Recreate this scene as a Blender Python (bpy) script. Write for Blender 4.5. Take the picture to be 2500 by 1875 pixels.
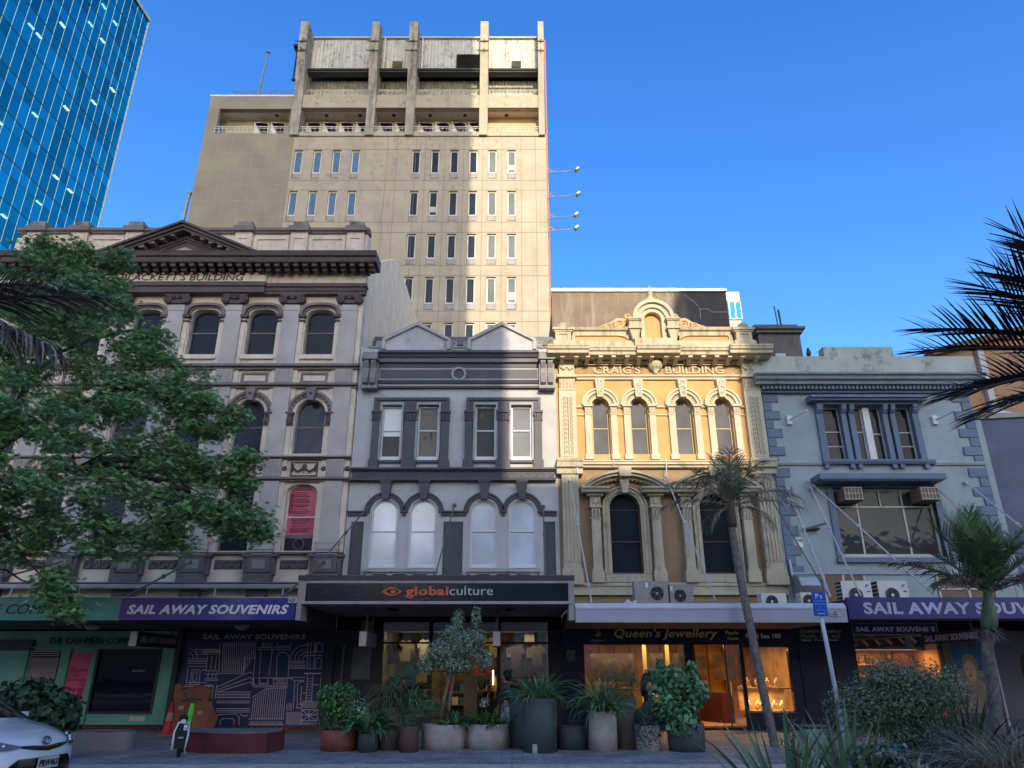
# Street of old shop fronts under a blue evening sky, built in metres.
# x runs along the street, y away from the viewer across the street, z up.
import bpy, math, random
from mathutils import Vector, Matrix
from mathutils.geometry import tessellate_polygon

for _o in list(bpy.data.objects):
    bpy.data.objects.remove(_o)
S = bpy.context.scene
COL = S.collection
R = math.radians
rnd = random.Random(11)

# ------------------------------------------------------------------ camera, sky, sun, exposure
cam = bpy.data.objects.new('camera', bpy.data.cameras.new('camera'))
COL.objects.link(cam)
cam.location = (0, 0, 1.65)
cam.rotation_euler = (R(90 + 21.5), 0, 0)
cam.data.sensor_width = 36
cam.data.lens = 25.387
cam.data.clip_start = 0.05
cam.data.clip_end = 4000
S.camera = cam
SUN_EL, SUN_AZ = 20.0, 8.0            # elevation; degrees towards +x from straight behind the viewer
w = bpy.data.worlds.new('World'); S.world = w; w.use_nodes = True
nt = w.node_tree
sky = nt.nodes.new('ShaderNodeTexSky'); sky.sky_type = 'NISHITA'; sky.sun_disc = False
sky.sun_elevation = R(SUN_EL); sky.sun_rotation = R(180 - SUN_AZ)
sky.air_density = 1.0; sky.dust_density = 1.6; sky.ozone_density = 3.0; sky.altitude = 100
bg = nt.nodes['Background']; bg.inputs[1].default_value = 0.15
hs = nt.nodes.new('ShaderNodeHueSaturation'); hs.inputs['Saturation'].default_value = 1.3; hs.inputs['Hue'].default_value = 0.512
nt.links.new(sky.outputs[0], hs.inputs['Color']); nt.links.new(hs.outputs[0], bg.inputs[0])
sl = bpy.data.lights.new('sun', 'SUN'); sl.energy = 2.0; sl.angle = R(0.25); sl.color = (1.0, 0.87, 0.68)
sun = bpy.data.objects.new('sun', sl); COL.objects.link(sun)
_c = math.cos(R(SUN_EL))
sun.rotation_euler = Vector((math.sin(R(SUN_AZ)) * _c, -math.cos(R(SUN_AZ)) * _c, math.sin(R(SUN_EL)))).to_track_quat('Z', 'Y').to_euler()
sun.location = (20, -60, 60)
S.view_settings.view_transform = 'Standard'; S.view_settings.look = 'None'
S.view_settings.gamma = 1; S.view_settings.exposure = 1.34
S.render.engine = 'CYCLES'
S.cycles.max_bounces = 6; S.cycles.diffuse_bounces = 4; S.cycles.glossy_bounces = 3
S.cycles.transparent_max_bounces = 12; S.cycles.transmission_bounces = 4
S.cycles.use_denoising = True
S.cycles.sample_clamp_indirect = 6

# ------------------------------------------------------------------ materials
MATS = {}
def mat(name, col, rough=0.8, var=0.12, scale=1.5, streak=0.0, scol=(0.05, 0.045, 0.04), bump=0.15, bscale=30,
        metal=0.0, spec=0.4, blotch=0.0, bcol=None, emit=None, es=0.0, sthr=0.55, sx=3.0, coat=0.0):
    if name in MATS: return MATS[name]
    col = (col[0]*1.06, col[1], col[2]*0.87)          # warm shift put into every base colour against the blue skylight
    m = bpy.data.materials.new(name); m.use_nodes = True
    n = m.node_tree.nodes; L = m.node_tree.links
    b = n['Principled BSDF']
    b.inputs['Roughness'].default_value = rough; b.inputs['Metallic'].default_value = metal
    b.inputs['Specular IOR Level'].default_value = spec
    if coat: b.inputs['Coat Weight'].default_value = coat; b.inputs['Coat Roughness'].default_value = 0.06
    g = n.new('ShaderNodeNewGeometry')
    no = n.new('ShaderNodeTexNoise'); no.inputs['Scale'].default_value = scale; no.inputs['Detail'].default_value = 6
    L.new(g.outputs['Position'], no.inputs['Vector'])
    mr = n.new('ShaderNodeMapRange'); mr.inputs[1].default_value = 0.3; mr.inputs[2].default_value = 0.7
    mr.inputs[3].default_value = 1 - var; mr.inputs[4].default_value = 1 + var
    L.new(no.outputs[0], mr.inputs[0])
    mx = n.new('ShaderNodeVectorMath'); mx.operation = 'SCALE'; mx.inputs[0].default_value = col[:3]
    L.new(mr.outputs[0], mx.inputs['Scale'])
    out = mx.outputs[0]
    def mixin(out, fac, c):
        q = n.new('ShaderNodeMix'); q.data_type = 'RGBA'
        L.new(fac, q.inputs[0]); L.new(out, q.inputs[6]); q.inputs[7].default_value = (*c, 1)
        return q.outputs[2]
    if streak:
        mp = n.new('ShaderNodeMapping'); mp.inputs['Scale'].default_value = (sx, sx, 0.22)
        L.new(g.outputs['Position'], mp.inputs[0])
        s2 = n.new('ShaderNodeTexNoise'); s2.inputs['Scale'].default_value = 1.0; s2.inputs['Detail'].default_value = 8
        s2.inputs['Roughness'].default_value = 0.7
        L.new(mp.outputs[0], s2.inputs['Vector'])
        r2 = n.new('ShaderNodeMapRange'); r2.inputs[1].default_value = sthr; r2.inputs[2].default_value = sthr + 0.2
        r2.inputs[3].default_value = 0; r2.inputs[4].default_value = streak
        L.new(s2.outputs[0], r2.inputs[0]); out = mixin(out, r2.outputs[0], scol)
    if blotch:
        s3 = n.new('ShaderNodeTexNoise'); s3.inputs['Scale'].default_value = scale * 2.3; s3.inputs['Detail'].default_value = 10
        s3.inputs['Roughness'].default_value = 0.75
        L.new(g.outputs['Position'], s3.inputs['Vector'])
        r3 = n.new('ShaderNodeMapRange'); r3.inputs[1].default_value = 0.55; r3.inputs[2].default_value = 0.72
        r3.inputs[3].default_value = 0; r3.inputs[4].default_value = blotch
        L.new(s3.outputs[0], r3.inputs[0]); out = mixin(out, r3.outputs[0], bcol or scol)
    L.new(out, b.inputs['Base Color'])
    if bump:
        nb = n.new('ShaderNodeTexNoise'); nb.inputs['Scale'].default_value = bscale; nb.inputs['Detail'].default_value = 4
        L.new(g.outputs['Position'], nb.inputs['Vector'])
        bp = n.new('ShaderNodeBump'); bp.inputs['Strength'].default_value = bump; bp.inputs['Distance'].default_value = 0.02
        L.new(nb.outputs[0], bp.inputs['Height']); L.new(bp.outputs[0], b.inputs['Normal'])
    if emit:
        b.inputs['Emission Color'].default_value = (*emit, 1); b.inputs['Emission Strength'].default_value = es
    MATS[name] = m
    return m

def leafmat(name, c1, c2, c3=None, rough=0.5, trans=0.25, spec=0.35):
    if name in MATS: return MATS[name]
    m = bpy.data.materials.new(name); m.use_nodes = True
    n = m.node_tree.nodes; L = m.node_tree.links; b = n['Principled BSDF']
    g = n.new('ShaderNodeNewGeometry'); cr = n.new('ShaderNodeValToRGB')
    cr.color_ramp.elements[0].color = (*c1, 1); cr.color_ramp.elements[1].color = (*(c3 or c2), 1)
    e = cr.color_ramp.elements.new(0.6); e.color = (*c2, 1)
    L.new(g.outputs['Random Per Island'], cr.inputs[0]); L.new(cr.outputs[0], b.inputs['Base Color'])
    b.inputs['Roughness'].default_value = rough; b.inputs['Specular IOR Level'].default_value = spec
    if trans:
        t = n.new('ShaderNodeBsdfTranslucent'); L.new(cr.outputs[0], t.inputs[0])
        mx = n.new('ShaderNodeMixShader'); mx.inputs[0].default_value = trans
        L.new(b.outputs[0], mx.inputs[1]); L.new(t.outputs[0], mx.inputs[2])
        L.new(mx.outputs[0], n['Material Output'].inputs[0])
    MATS[name] = m
    return m

def glassmat(name, base=(0.02, 0.025, 0.03), rough=0.03, spec=0.12, wob=0.25, wscale=1.6, var=0.3):
    """dark glazing seen from outside: clear reflections, slightly wavy"""
    if name in MATS: return MATS[name]
    m = bpy.data.materials.new(name); m.use_nodes = True
    n = m.node_tree.nodes; L = m.node_tree.links; b = n['Principled BSDF']
    g = n.new('ShaderNodeNewGeometry'); no = n.new('ShaderNodeTexNoise'); no.inputs['Scale'].default_value = wscale
    L.new(g.outputs['Position'], no.inputs['Vector'])
    bp = n.new('ShaderNodeBump'); bp.inputs['Strength'].default_value = wob; bp.inputs['Distance'].default_value = 0.03
    L.new(no.outputs[0], bp.inputs['Height']); L.new(bp.outputs[0], b.inputs['Normal'])
    n2 = n.new('ShaderNodeTexNoise'); n2.inputs['Scale'].default_value = 1.1; L.new(g.outputs['Position'], n2.inputs['Vector'])
    mr = n.new('ShaderNodeMapRange'); mr.inputs[3].default_value = 1 - var; mr.inputs[4].default_value = 1 + var
    L.new(n2.outputs[0], mr.inputs[0])
    mx = n.new('ShaderNodeVectorMath'); mx.operation = 'SCALE'; mx.inputs[0].default_value = base
    L.new(mr.outputs[0], mx.inputs['Scale']); L.new(mx.outputs[0], b.inputs['Base Color'])
    b.inputs['Roughness'].default_value = rough; b.inputs['Specular IOR Level'].default_value = spec
    MATS[name] = m
    return m

def clearglass(name, tint=(0.9, 0.93, 0.95), refl=(0.9, 0.95, 1), ior=1.45, extra=0.0):
    if name in MATS: return MATS[name]
    m = bpy.data.materials.new(name); m.use_nodes = True
    n = m.node_tree.nodes; L = m.node_tree.links
    n.remove(n['Principled BSDF'])
    t = n.new('ShaderNodeBsdfTransparent'); t.inputs[0].default_value = (*tint, 1)
    gl = n.new('ShaderNodeBsdfGlossy'); gl.inputs[0].default_value = (*refl, 1); gl.inputs['Roughness'].default_value = 0.02
    f = n.new('ShaderNodeFresnel'); f.inputs[0].default_value = ior
    ad = n.new('ShaderNodeMath'); ad.operation = 'ADD'; ad.use_clamp = True; ad.inputs[1].default_value = extra
    L.new(f.outputs[0], ad.inputs[0])
    mx = n.new('ShaderNodeMixShader'); L.new(ad.outputs[0], mx.inputs[0]); L.new(t.outputs[0], mx.inputs[1]); L.new(gl.outputs[0], mx.inputs[2])
    L.new(mx.outputs[0], n['Material Output'].inputs[0])
    MATS[name] = m
    return m

def emitmat(name, col, s):
    return mat(name, col, var=0, bump=0, emit=col, es=s)

# ------------------------------------------------------------------ mesh builder
class MB:
    def __init__(s): s.v = []; s.f = []; s.m = []; s.mi = 0
    def _a(s, vs, fs):
        o = len(s.v); s.v += vs; s.f += [tuple(i + o for i in f) for f in fs]; s.m += [s.mi] * len(fs); return s
    def box(s, x0, x1, y0, y1, z0, z1):
        vs = [(x, y, z) for x in (x0, x1) for y in (y0, y1) for z in (z0, z1)]
        return s._a(vs, [(0, 1, 3, 2), (4, 6, 7, 5), (0, 4, 5, 1), (2, 3, 7, 6), (0, 2, 6, 4), (1, 5, 7, 3)])
    def ext(s, outer, y0, y1, holes=(), back=True):
        """(x, z) outline with holes, extruded from y0 (front) to y1"""
        loops = [list(outer)] + [list(h) for h in holes]
        flat = [p for l in loops for p in l]
        tris = tessellate_polygon([[Vector((p[0], p[1], 0)) for p in l] for l in loops])
        n = len(flat)
        vs = [(p[0], y0, p[1]) for p in flat] + [(p[0], y1, p[1]) for p in flat]
        fs = []
        for t in tris:
            a, b, c = [flat[i] for i in t]
            ar = (b[0]-a[0])*(c[1]-a[1]) - (b[1]-a[1])*(c[0]-a[0])
            if abs(ar) < 1e-10: continue
            t = tuple(t) if ar > 0 else tuple(reversed(t))
            fs.append(t)
            if back: fs.append(tuple(i + n for i in reversed(t)))
        o = 0
        for k, l in enumerate(loops):
            ar = sum(l[i-1][0]*l[i][1] - l[i][0]*l[i-1][1] for i in range(len(l)))
            for i in range(len(l)):
                a, b = o + i, o + (i + 1) % len(l)
                if (ar > 0) == (k == 0): fs.append((b, a, a + n, b + n))
                else: fs.append((a, b, b + n, a + n))
            o += len(l)
        return s._a(vs, fs)
    def prof(s, pts, x0, x1):
        """(y, z) profile swept along x with end caps"""
        n = len(pts)
        vs = [(x0, p[0], p[1]) for p in pts] + [(x1, p[0], p[1]) for p in pts]
        fs = [(i, (i + 1) % n, n + (i + 1) % n, n + i) for i in range(n)]
        tr = tessellate_polygon([[Vector((p[0], p[1], 0)) for p in pts]])
        fs += [tuple(t) for t in tr] + [tuple(i + n for i in reversed(t)) for t in tr]
        return s._a(vs, fs)
    def tube(s, pts, r, n=8, cap=True, fy=1.0):
        pts = [Vector(p) for p in pts]; rs = r if isinstance(r, (list, tuple)) else [r] * len(pts)
        vs = []; fs = []; up = None
        for i, p in enumerate(pts):
            d = (pts[min(i + 1, len(pts) - 1)] - pts[max(i - 1, 0)])
            if d.length < 1e-9: d = Vector((0, 0, 1))
            d.normalize()
            if up is None: up = Vector((0, 0, 1)) if abs(d.z) < 0.9 else Vector((1, 0, 0))
            a = d.cross(up); a.normalize(); b = a.cross(d); up = b
            for k in range(n):
                t = 2 * math.pi * k / n
                q = (a * math.cos(t) + b * math.sin(t)) * rs[i]
                q.y *= fy
                vs.append(tuple(p + q))
        for i in range(len(pts) - 1):
            for k in range(n):
                fs.append((i*n + k, i*n + (k+1) % n, (i+1)*n + (k+1) % n, (i+1)*n + k))
        if cap: fs.append(tuple(reversed(range(n)))); fs.append(tuple(range((len(pts)-1)*n, len(pts)*n)))
        return s._a(vs, fs)
    def lathe(s, cx, cy, pr, n=20, ax='z'):
        """(r, h) profile turned about a vertical axis, or about y when ax='y' (h is then y, cy is z)"""
        vs = []; fs = []
        for r, h in pr:
            for k in range(n):
                t = 2 * math.pi * k / n
                if ax == 'z': vs.append((cx + r*math.cos(t), cy + r*math.sin(t), h))
                else: vs.append((cx + r*math.cos(t), h, cy + r*math.sin(t)))
        for i in range(len(pr) - 1):
            for k in range(n):
                fs.append((i*n + k, i*n + (k+1) % n, (i+1)*n + (k+1) % n, (i+1)*n + k))
        fs.append(tuple(reversed(range(n)))); fs.append(tuple(range((len(pr)-1)*n, len(pr)*n)))
        return s._a(vs, fs)
    def ring(s, cx, cz, r0, r1, y0, y1, a0=0, a1=180, n=20, sz=1.0):
        """arch band in the facade plane"""
        A = [R(a0 + (a1 - a0) * i / n) for i in range(n + 1)]
        o = [(cx + r1*math.cos(a), cz + sz*r1*math.sin(a)) for a in A]
        i_ = [(cx + r0*math.cos(a), cz + sz*r0*math.sin(a)) for a in A]
        if a1 - a0 >= 360:
            return s.ext(o[:-1], y0, y1, [i_[:-1]])
        return s.ext(o + i_[::-1], y0, y1)
    def spiral(s, cx, cz, y, r, turns=1.6, t=0.02, flip=1, start=0, n=26, fy=0.8):
        pts = []; rs = []
        for i in range(n + 1):
            u = i / n; a = R(start) + flip * turns * 2 * math.pi * u; q = r * (1 - 0.86 * u)
            pts.append((cx + q*math.cos(a), y, cz + q*math.sin(a))); rs.append(t * (1 - 0.4*u))
        return s.tube(pts, rs, 6, fy=fy)
    def quad(s, a, b, c, d): return s._a([tuple(a), tuple(b), tuple(c), tuple(d)], [(0, 1, 2, 3)])
    def mesh(s, name, mats, smooth=False):
        me = bpy.data.meshes.new(name); me.from_pydata(s.v, [], s.f)
        for m in (mats if isinstance(mats, (list, tuple)) else [mats]): me.materials.append(m)
        if any(s.m): me.polygons.foreach_set('material_index', s.m)
        if smooth: me.polygons.foreach_set('use_smooth', [True] * len(me.polygons))
        me.update()
        return me

WT = {}                                   # world offset of every object (nothing that parents is rotated while building)
def link(o, parent=None, local=False, loc=(0, 0, 0)):
    COL.objects.link(o); loc = Vector(loc)
    if parent is not None:
        o.parent = parent
        if local: o.location = loc; WT[o.name] = WT[parent.name] + loc
        else:
            o.matrix_parent_inverse = Matrix.Translation(-WT[parent.name]); o.location = loc; WT[o.name] = loc
    else: o.location = loc; WT[o.name] = loc
    return o
def obj(name, mb, mats, parent=None, local=False, loc=(0, 0, 0), smooth=False, label=None):
    me = mb if isinstance(mb, bpy.types.Mesh) else mb.mesh(name, mats, smooth)
    o = link(bpy.data.objects.new(name, me), parent, local, loc)
    if label: o['label'] = label
    return o
def tag(o, label, cat, group=None):
    o['label'] = label; o['category'] = cat
    if group: o['group'] = group
    return o
def thing(name, label, cat, loc=(0, 0, 0), group=None):
    return tag(link(bpy.data.objects.new(name, None), None, False, loc), label, cat, group)
def struct(name, mb, mats):
    o = obj(name, mb, mats); o['kind'] = 'structure'; return o
def bevel(o, w, seg=2):
    b = o.modifiers.new('bevel', 'BEVEL'); b.width = w; b.segments = seg; b.limit_method = 'ANGLE'; return o

_TC = {}
def textmesh(s, x0, x1, z0, z1, y, depth=0.02, bold=0.0, shear=0.0, serif=False):
    """lettering fitted into x0..x1, z0..z1 on the plane y (front at y - depth)"""
    def glyphs(off, spc):
        cu = bpy.data.curves.new('t', 'FONT'); cu.body = s; cu.size = 1; cu.offset = off; cu.shear = shear; cu.extrude = 0.05
        cu.resolution_u = 3; cu.space_character = spc
        ob = bpy.data.objects.new('t', cu); COL.objects.link(ob)
        me = bpy.data.meshes.new_from_object(ob)
        bpy.data.objects.remove(ob); bpy.data.curves.remove(cu)
        c = [v.co for v in me.vertices]; bb = (max(v.x for v in c) - min(v.x for v in c))*(max(v.y for v in c) - min(v.y for v in c))
        return me, sum(p_.area for p_ in me.polygons if abs(p_.normal.z) > .9)/max(bb, 1e-6)
    done = False
    for off in (bold, bold*.6, 0.0):                 # some outlines do not fill when thickened: try thinner and other spacings
        for spc in (1 + 2*bold, 1.0, 1.07, 1.12):
            me, ra = glyphs(off, spc)
            if ra > .34: done = True; break
        if done: break
    if bold > 0 and off < bold*.9:
        V0 = [v.co.copy() for v in me.vertices]; F0 = [tuple(p_.vertices) for p_ in me.polygons]; vv = []; ff = []; q_ = bold - off
        for k_, (dx, dy) in enumerate(((0, 0), (q_, 0), (-q_, 0), (0, q_*.7), (0, -q_*.7))):
            ff += [tuple(i + len(vv) for i in f) for f in F0]; vv += [(c.x + dx, c.y + dy, c.z*(1 - .06*k_)) for c in V0]
        me = bpy.data.meshes.new('t'); me.from_pydata(vv, [], ff)
    vs = [v.co.copy() for v in me.vertices]
    ax, bx = min(v.x for v in vs), max(v.x for v in vs); az, bz = min(v.y for v in vs), max(v.y for v in vs)
    for v in me.vertices:
        c = v.co
        v.co = (x0 + (c.x - ax)/(bx - ax)*(x1 - x0), y - depth/2 - c.z/0.05*depth/2, z0 + (c.y - az)/(bz - az)*(z1 - z0))
    return me
def text(s, x0, x1, z0, z1, y, m, parent, name='lettering', **k):
    me = textmesh(s, x0, x1, z0, z1, y, **k); me.materials.clear(); me.materials.append(m)
    return obj(name, me, m, parent)

def arch(xc, hw, z0, zs, rise, n=14, sq=None):
    """opening outline: jambs up to zs, then an arch of the given rise (elliptic)"""
    pts = [(xc - hw, z0), (xc + hw, z0)]
    if rise <= 0: return pts + [(xc + hw, zs), (xc - hw, zs)]
    e = sq or 2.0
    for i in range(n + 1):
        a = math.pi * i / n; c, s_ = math.cos(a), math.sin(a)
        pts.append((xc + hw * math.copysign(abs(c) ** (2/e), c), zs + rise * abs(s_) ** (2/e)))
    return pts
def window(parent, xc, hw, z0, zs, rise, y, t, fm, gm, rails=(), bars=(), sq=None, fd=0.07, name='window', gm2=None, split=None):
    """window part (its frame, with rails and bars) with the pane as a sub-part"""
    f = MB(); f.ext(arch(xc, hw, z0, zs, rise, sq=sq), y, y + fd, [arch(xc, hw - t, z0 + t*1.2, zs, rise - t if rise > 0 else 0, sq=sq) if rise > 0 else
          [(xc - hw + t, z0 + t*1.2), (xc + hw - t, z0 + t*1.2), (xc + hw - t, zs - t), (xc - hw + t, zs - t)]])
    for z in rails: f.box(xc - hw + t, xc + hw - t, y + 0.01, y + fd - 0.01, z - t*0.4, z + t*0.4)
    for x in bars: f.box(x - t*0.4, x + t*0.4, y + 0.013, y + fd - 0.013, z0 + t*1.2, zs + (rise*0.9 if rise > 0 else -t))
    w_ = obj(name, f, fm, parent)
    g = MB(); e = 0.004
    top = rise - t*0.5 if rise > 0 else 0
    g.ext(arch(xc, hw - t*0.5, z0 + t*0.5, zs - (0 if rise > 0 else t*0.5), top, sq=sq), y + fd*0.55, y + fd*0.55 + 0.012)
    mats = [gm]
    obj('pane', g, mats, w_)
    return w_
# ------------------------------------------------------------------ shared materials
M_stone = mat('warm_stucco', (0.70, 0.60, 0.515), streak=0.5, scol=(0.33, 0.28, 0.24), sthr=0.56, blotch=0.25, bcol=(0.40, 0.35, 0.31))
M_pil = mat('lavender_stucco', (0.45, 0.415, 0.40), streak=0.4, scol=(0.27, 0.24, 0.24), sthr=0.56, blotch=0.15, bcol=(0.33, 0.30, 0.31), bump=0.2)
M_trim = mat('maroon_trim', (0.095, 0.066, 0.068), rough=0.65, var=0.2, streak=0.25, scol=(0.17, 0.14, 0.13))
M_trim2 = mat('pale_maroon_trim', (0.20, 0.165, 0.165), rough=0.7, var=0.2)
M_oldstone = mat('weathered_stone', (0.27, 0.24, 0.21), streak=0.5, scol=(0.08, 0.07, 0.06), blotch=0.5, bcol=(0.40, 0.37, 0.32))
M_darkbase = mat('dark_plinth', (0.13, 0.115, 0.12), var=0.2, streak=0.3, scol=(0.06, 0.05, 0.05))
M_glass = glassmat('dark_glass')
M_glass_cur = glassmat('curtained_glass', (0.045, 0.05, 0.065), wob=0.5, wscale=3)
M_pink = glassmat('pink_poster_glass', (0.62, 0.14, 0.19), rough=0.25, spec=0.3)
M_white = mat('white_paint', (0.62, 0.64, 0.68), rough=0.5, var=0.08)
M_black = mat('black_paint', (0.012, 0.012, 0.018), rough=0.4, var=0.2)
M_metal = mat('galvanised_steel', (0.45, 0.46, 0.48), rough=0.4, metal=0.7, var=0.15)
F = 23.0                                  # facade line

# ------------------------------------------------------------------ setting
gm = bpy.data.materials.new('paving'); gm.use_nodes = True
n = gm.node_tree.nodes; L = gm.node_tree.links; b = n['Principled BSDF']
g = n.new('ShaderNodeNewGeometry'); br = n.new('ShaderNodeTexBrick'); br.inputs['Scale'].default_value = 1.0
br.inputs['Color1'].default_value = (0.235, 0.22, 0.21, 1); br.inputs['Color2'].default_value = (0.35, 0.33, 0.315, 1)
br.inputs['Mortar'].default_value = (0.09, 0.095, 0.11, 1); br.inputs['Mortar Size'].default_value = 0.012
br.inputs['Brick Width'].default_value = 0.42; br.inputs['Row Height'].default_value = 0.21
L.new(g.outputs['Position'], br.inputs['Vector'])
no = n.new('ShaderNodeTexNoise'); no.inputs['Scale'].default_value = 1.3; no.inputs['Detail'].default_value = 9
L.new(g.outputs['Position'], no.inputs['Vector'])
mx = n.new('ShaderNodeMix'); mx.data_type = 'RGBA'; mx.blend_type = 'MULTIPLY'; mx.inputs[0].default_value = 0.8
cr = n.new('ShaderNodeValToRGB'); cr.color_ramp.elements[0].position = 0.3; cr.color_ramp.elements[0].color = (0.45, 0.45, 0.45, 1)
cr.color_ramp.elements[1].position = 0.65
L.new(no.outputs[0], cr.inputs[0]); L.new(br.outputs[0], mx.inputs[6]); L.new(cr.outputs[0], mx.inputs[7])
L.new(mx.outputs[2], b.inputs['Base Color']); b.inputs['Roughness'].default_value = 0.62
bp = n.new('ShaderNodeBump'); bp.inputs['Strength'].default_value = 0.4; bp.inputs['Distance'].default_value = 0.01
L.new(br.outputs['Fac'], bp.inputs['Height']); bp.invert = True; L.new(bp.outputs[0], b.inputs['Normal'])
M_asph = mat('asphalt', (0.05, 0.052, 0.058), rough=0.85, var=0.25, scale=3, bump=0.4, bscale=90)
M_kerb = mat('bluestone_kerb', (0.38, 0.365, 0.36), rough=0.7, var=0.2, scale=4)
struct('ground', MB().box(-600, 600, -300, 900, -2.0, -0.25), M_asph)
struct('road', MB().box(-80, 80, -2.5, 14.6, -0.25, -0.115), M_asph)
k = MB()
for i in range(-40, 40):
    k.box(i*1.0 + 0.005, i*1.0 + 0.995, 14.6, 15.02, -0.25, 0.004)
struct('kerb', k, M_kerb)
struct('footpath', MB().box(-80, 80, 15.02, 25.5, -0.25, 0.0), gm)
struct('near_footpath', MB().box(-80, 80, -8, -2.5, -0.25, 0.0), gm)

# ------------------------------------------------------------------ classical three storey building, left
B = thing('heritage_building', 'tall stucco building with lavender pilasters, maroon cornice and pediment reading BLACKETT\'S BUILDING', 'building', (-11.8, 24, 0))
XL, XR = -18.4, -5.3
PC = [-5.77 - 2.043*i for i in range(7)]
WC = [(PC[i] + PC[i+1])/2 for i in range(6)]
holes = []
for x in WC:
    holes.append(arch(x, 0.50, 5.05, 6.98, 0.24))
    holes.append(arch(x, 0.50, 8.24, 9.64, 0.50))
    holes.append(arch(x, 0.52, 11.80, 13.16, 0.42, sq=2.8))
obj('facade_wall', MB().ext([(XL, 2.7), (XR, 2.7), (XR, 16.55), (XL, 16.55)], F, F + 0.32, holes), M_stone, B)
M_cream = mat('pale_party_wall', (0.90, 0.72, 0.53), streak=0.15, scol=(0.6, 0.5, 0.38), sx=2.0, sthr=0.6, bump=0)
sw = MB(); pr = [(F + 0.33, 0), (38, 0), (38, 19.95), (29.2, 19.4), (24.8, 16.6), (F + 0.33, 16.4)]
sw.prof(pr, XR - 0.4, XR - 0.02); obj('side_wall', sw, M_cream, B)
obj('roof', MB().box(XL, XR - 0.4, F + 0.33, 33, 12.2, 12.5), M_darkbase, B)
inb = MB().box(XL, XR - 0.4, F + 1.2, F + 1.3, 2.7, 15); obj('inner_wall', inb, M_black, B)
# pilasters, fluted blocks, capitals
def at_centres(name, me, m, xs, **k):
    me = me.mesh(name, m, k.get('smooth', False)) if isinstance(me, MB) else me
    return [obj(name, me, m, B, loc=(x, 0, 0)) for x in xs]
p = MB()
p.box(-0.29, 0.29, F-0.15, F, 5.36, 7.28); p.box(-0.29, 0.29, F-0.15, F, 8.11, 10.53); p.box(-0.29, 0.29, F-0.15, F, 11.39, 13.46)
p.mi = 1
for z0, z1 in ((7.41, 8.02), (10.69, 11.21)):
    p.box(-0.29, 0.29, F-0.15, F, z0, z1)
    for i in range(7): p.box(-0.26 + i*0.078, -0.225 + i*0.078, F-0.185, F-0.15, z0 + 0.03, z1 - 0.03)
p.mi = 0
p.box(-0.31, 0.31, F-0.17, F, 13.46, 13.52); p.box(-0.28, 0.28, F-0.16, F, 13.52, 13.68)
p.box(-0.33, 0.33, F-0.19, F, 4.95, 5.10)
p.box(-0.36, 0.36, F-0.22, F, 5.10, 5.19); p.box(-0.33, 0.33, F-0.20, F, 5.19, 5.28); p.box(-0.36, 0.36, F-0.21, F, 5.28, 5.36)
at_centres('pilaster', p, [M_pil, mat('fluted_stucco', (0.42, 0.385, 0.37))], PC)
strip = MB()
for z0, z1 in ((5.36, 7.28), (8.11, 10.53), (11.39, 13.9)): strip.box(-0.45, 0.45, F-0.06, F-0.001, z0, z1)
strip.box(-0.45, 0.45, F-0.06, F-0.001, 7.41, 8.02); strip.box(-0.45, 0.45, F-0.06, F-0.001, 10.69, 11.21)
at_centres('pilaster_backing', strip, M_stone, PC)
pd = MB(); pd.box(-0.48, 0.48, F-0.22, F-0.0, 4.33, 4.87); pd.box(-0.36, 0.36, F-0.28, F-0.22, 4.4, 4.87); pd.box(-0.55, 0.55, F-0.30, F, 4.87, 4.95)
pd.box(-0.42, 0.42, F-0.32, F, 4.10, 4.36); pd.mi = 1; pd.box(-0.2, 0.2, F-0.3, F-0.28, 4.5, 4.78)
at_centres('pedestal', pd, [M_darkbase, mat('stone_panel', (0.25, 0.23, 0.22))], PC)
c = MB(); c.box(-0.40, 0.40, F-0.24, F, 14.0, 14.09)
for s_ in (-1, 1):
    c.lathe(s_*0.33, 13.86, [(0.15, F-0.27), (0.15, F-0.1)], 16, 'y')
    c.spiral(s_*0.33, 13.86, F-0.28, 0.13, 1.8, 0.02, -s_, 90)
    c.tube([(s_*0.46, F-0.24, 14.04), (s_*0.3, F-0.24, 14.02), (0.05*s_, F-0.24, 13.9)], 0.03)
c.box(-0.3, 0.3, F-0.2, F, 13.72, 13.86); c.lathe(0, 13.93, [(0.05, F-0.27), (0.05, F-0.2)], 10, 'y')
at_centres('ionic_capital', c, M_trim, PC)
# string courses
def course(name, z0, z1, d, m, x0=XL-0.05, x1=XR+0.03, steps=2):
    mb = MB()
    for i in range(steps):
        a = z0 + (z1-z0)*i/steps; b_ = z0 + (z1-z0)*(i+1)/steps
        mb.box(x0, x1, F - d*(i+1)/steps - 0.01, F + 0.002, a, b_)
    return obj(name, mb, m, B)
course('string_course', 7.28, 7.41, 0.20, M_trim2); course('string_course', 8.02, 8.11, 0.22, M_trim2)
course('string_course', 10.53, 10.69, 0.20, M_trim2); course('string_course', 11.21, 11.39, 0.22, M_trim2)
course('string_course', 4.95, 5.02, 0.18, M_darkbase)
course('string_course', 4.02, 4.10, 0.34, M_darkbase)
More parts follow.
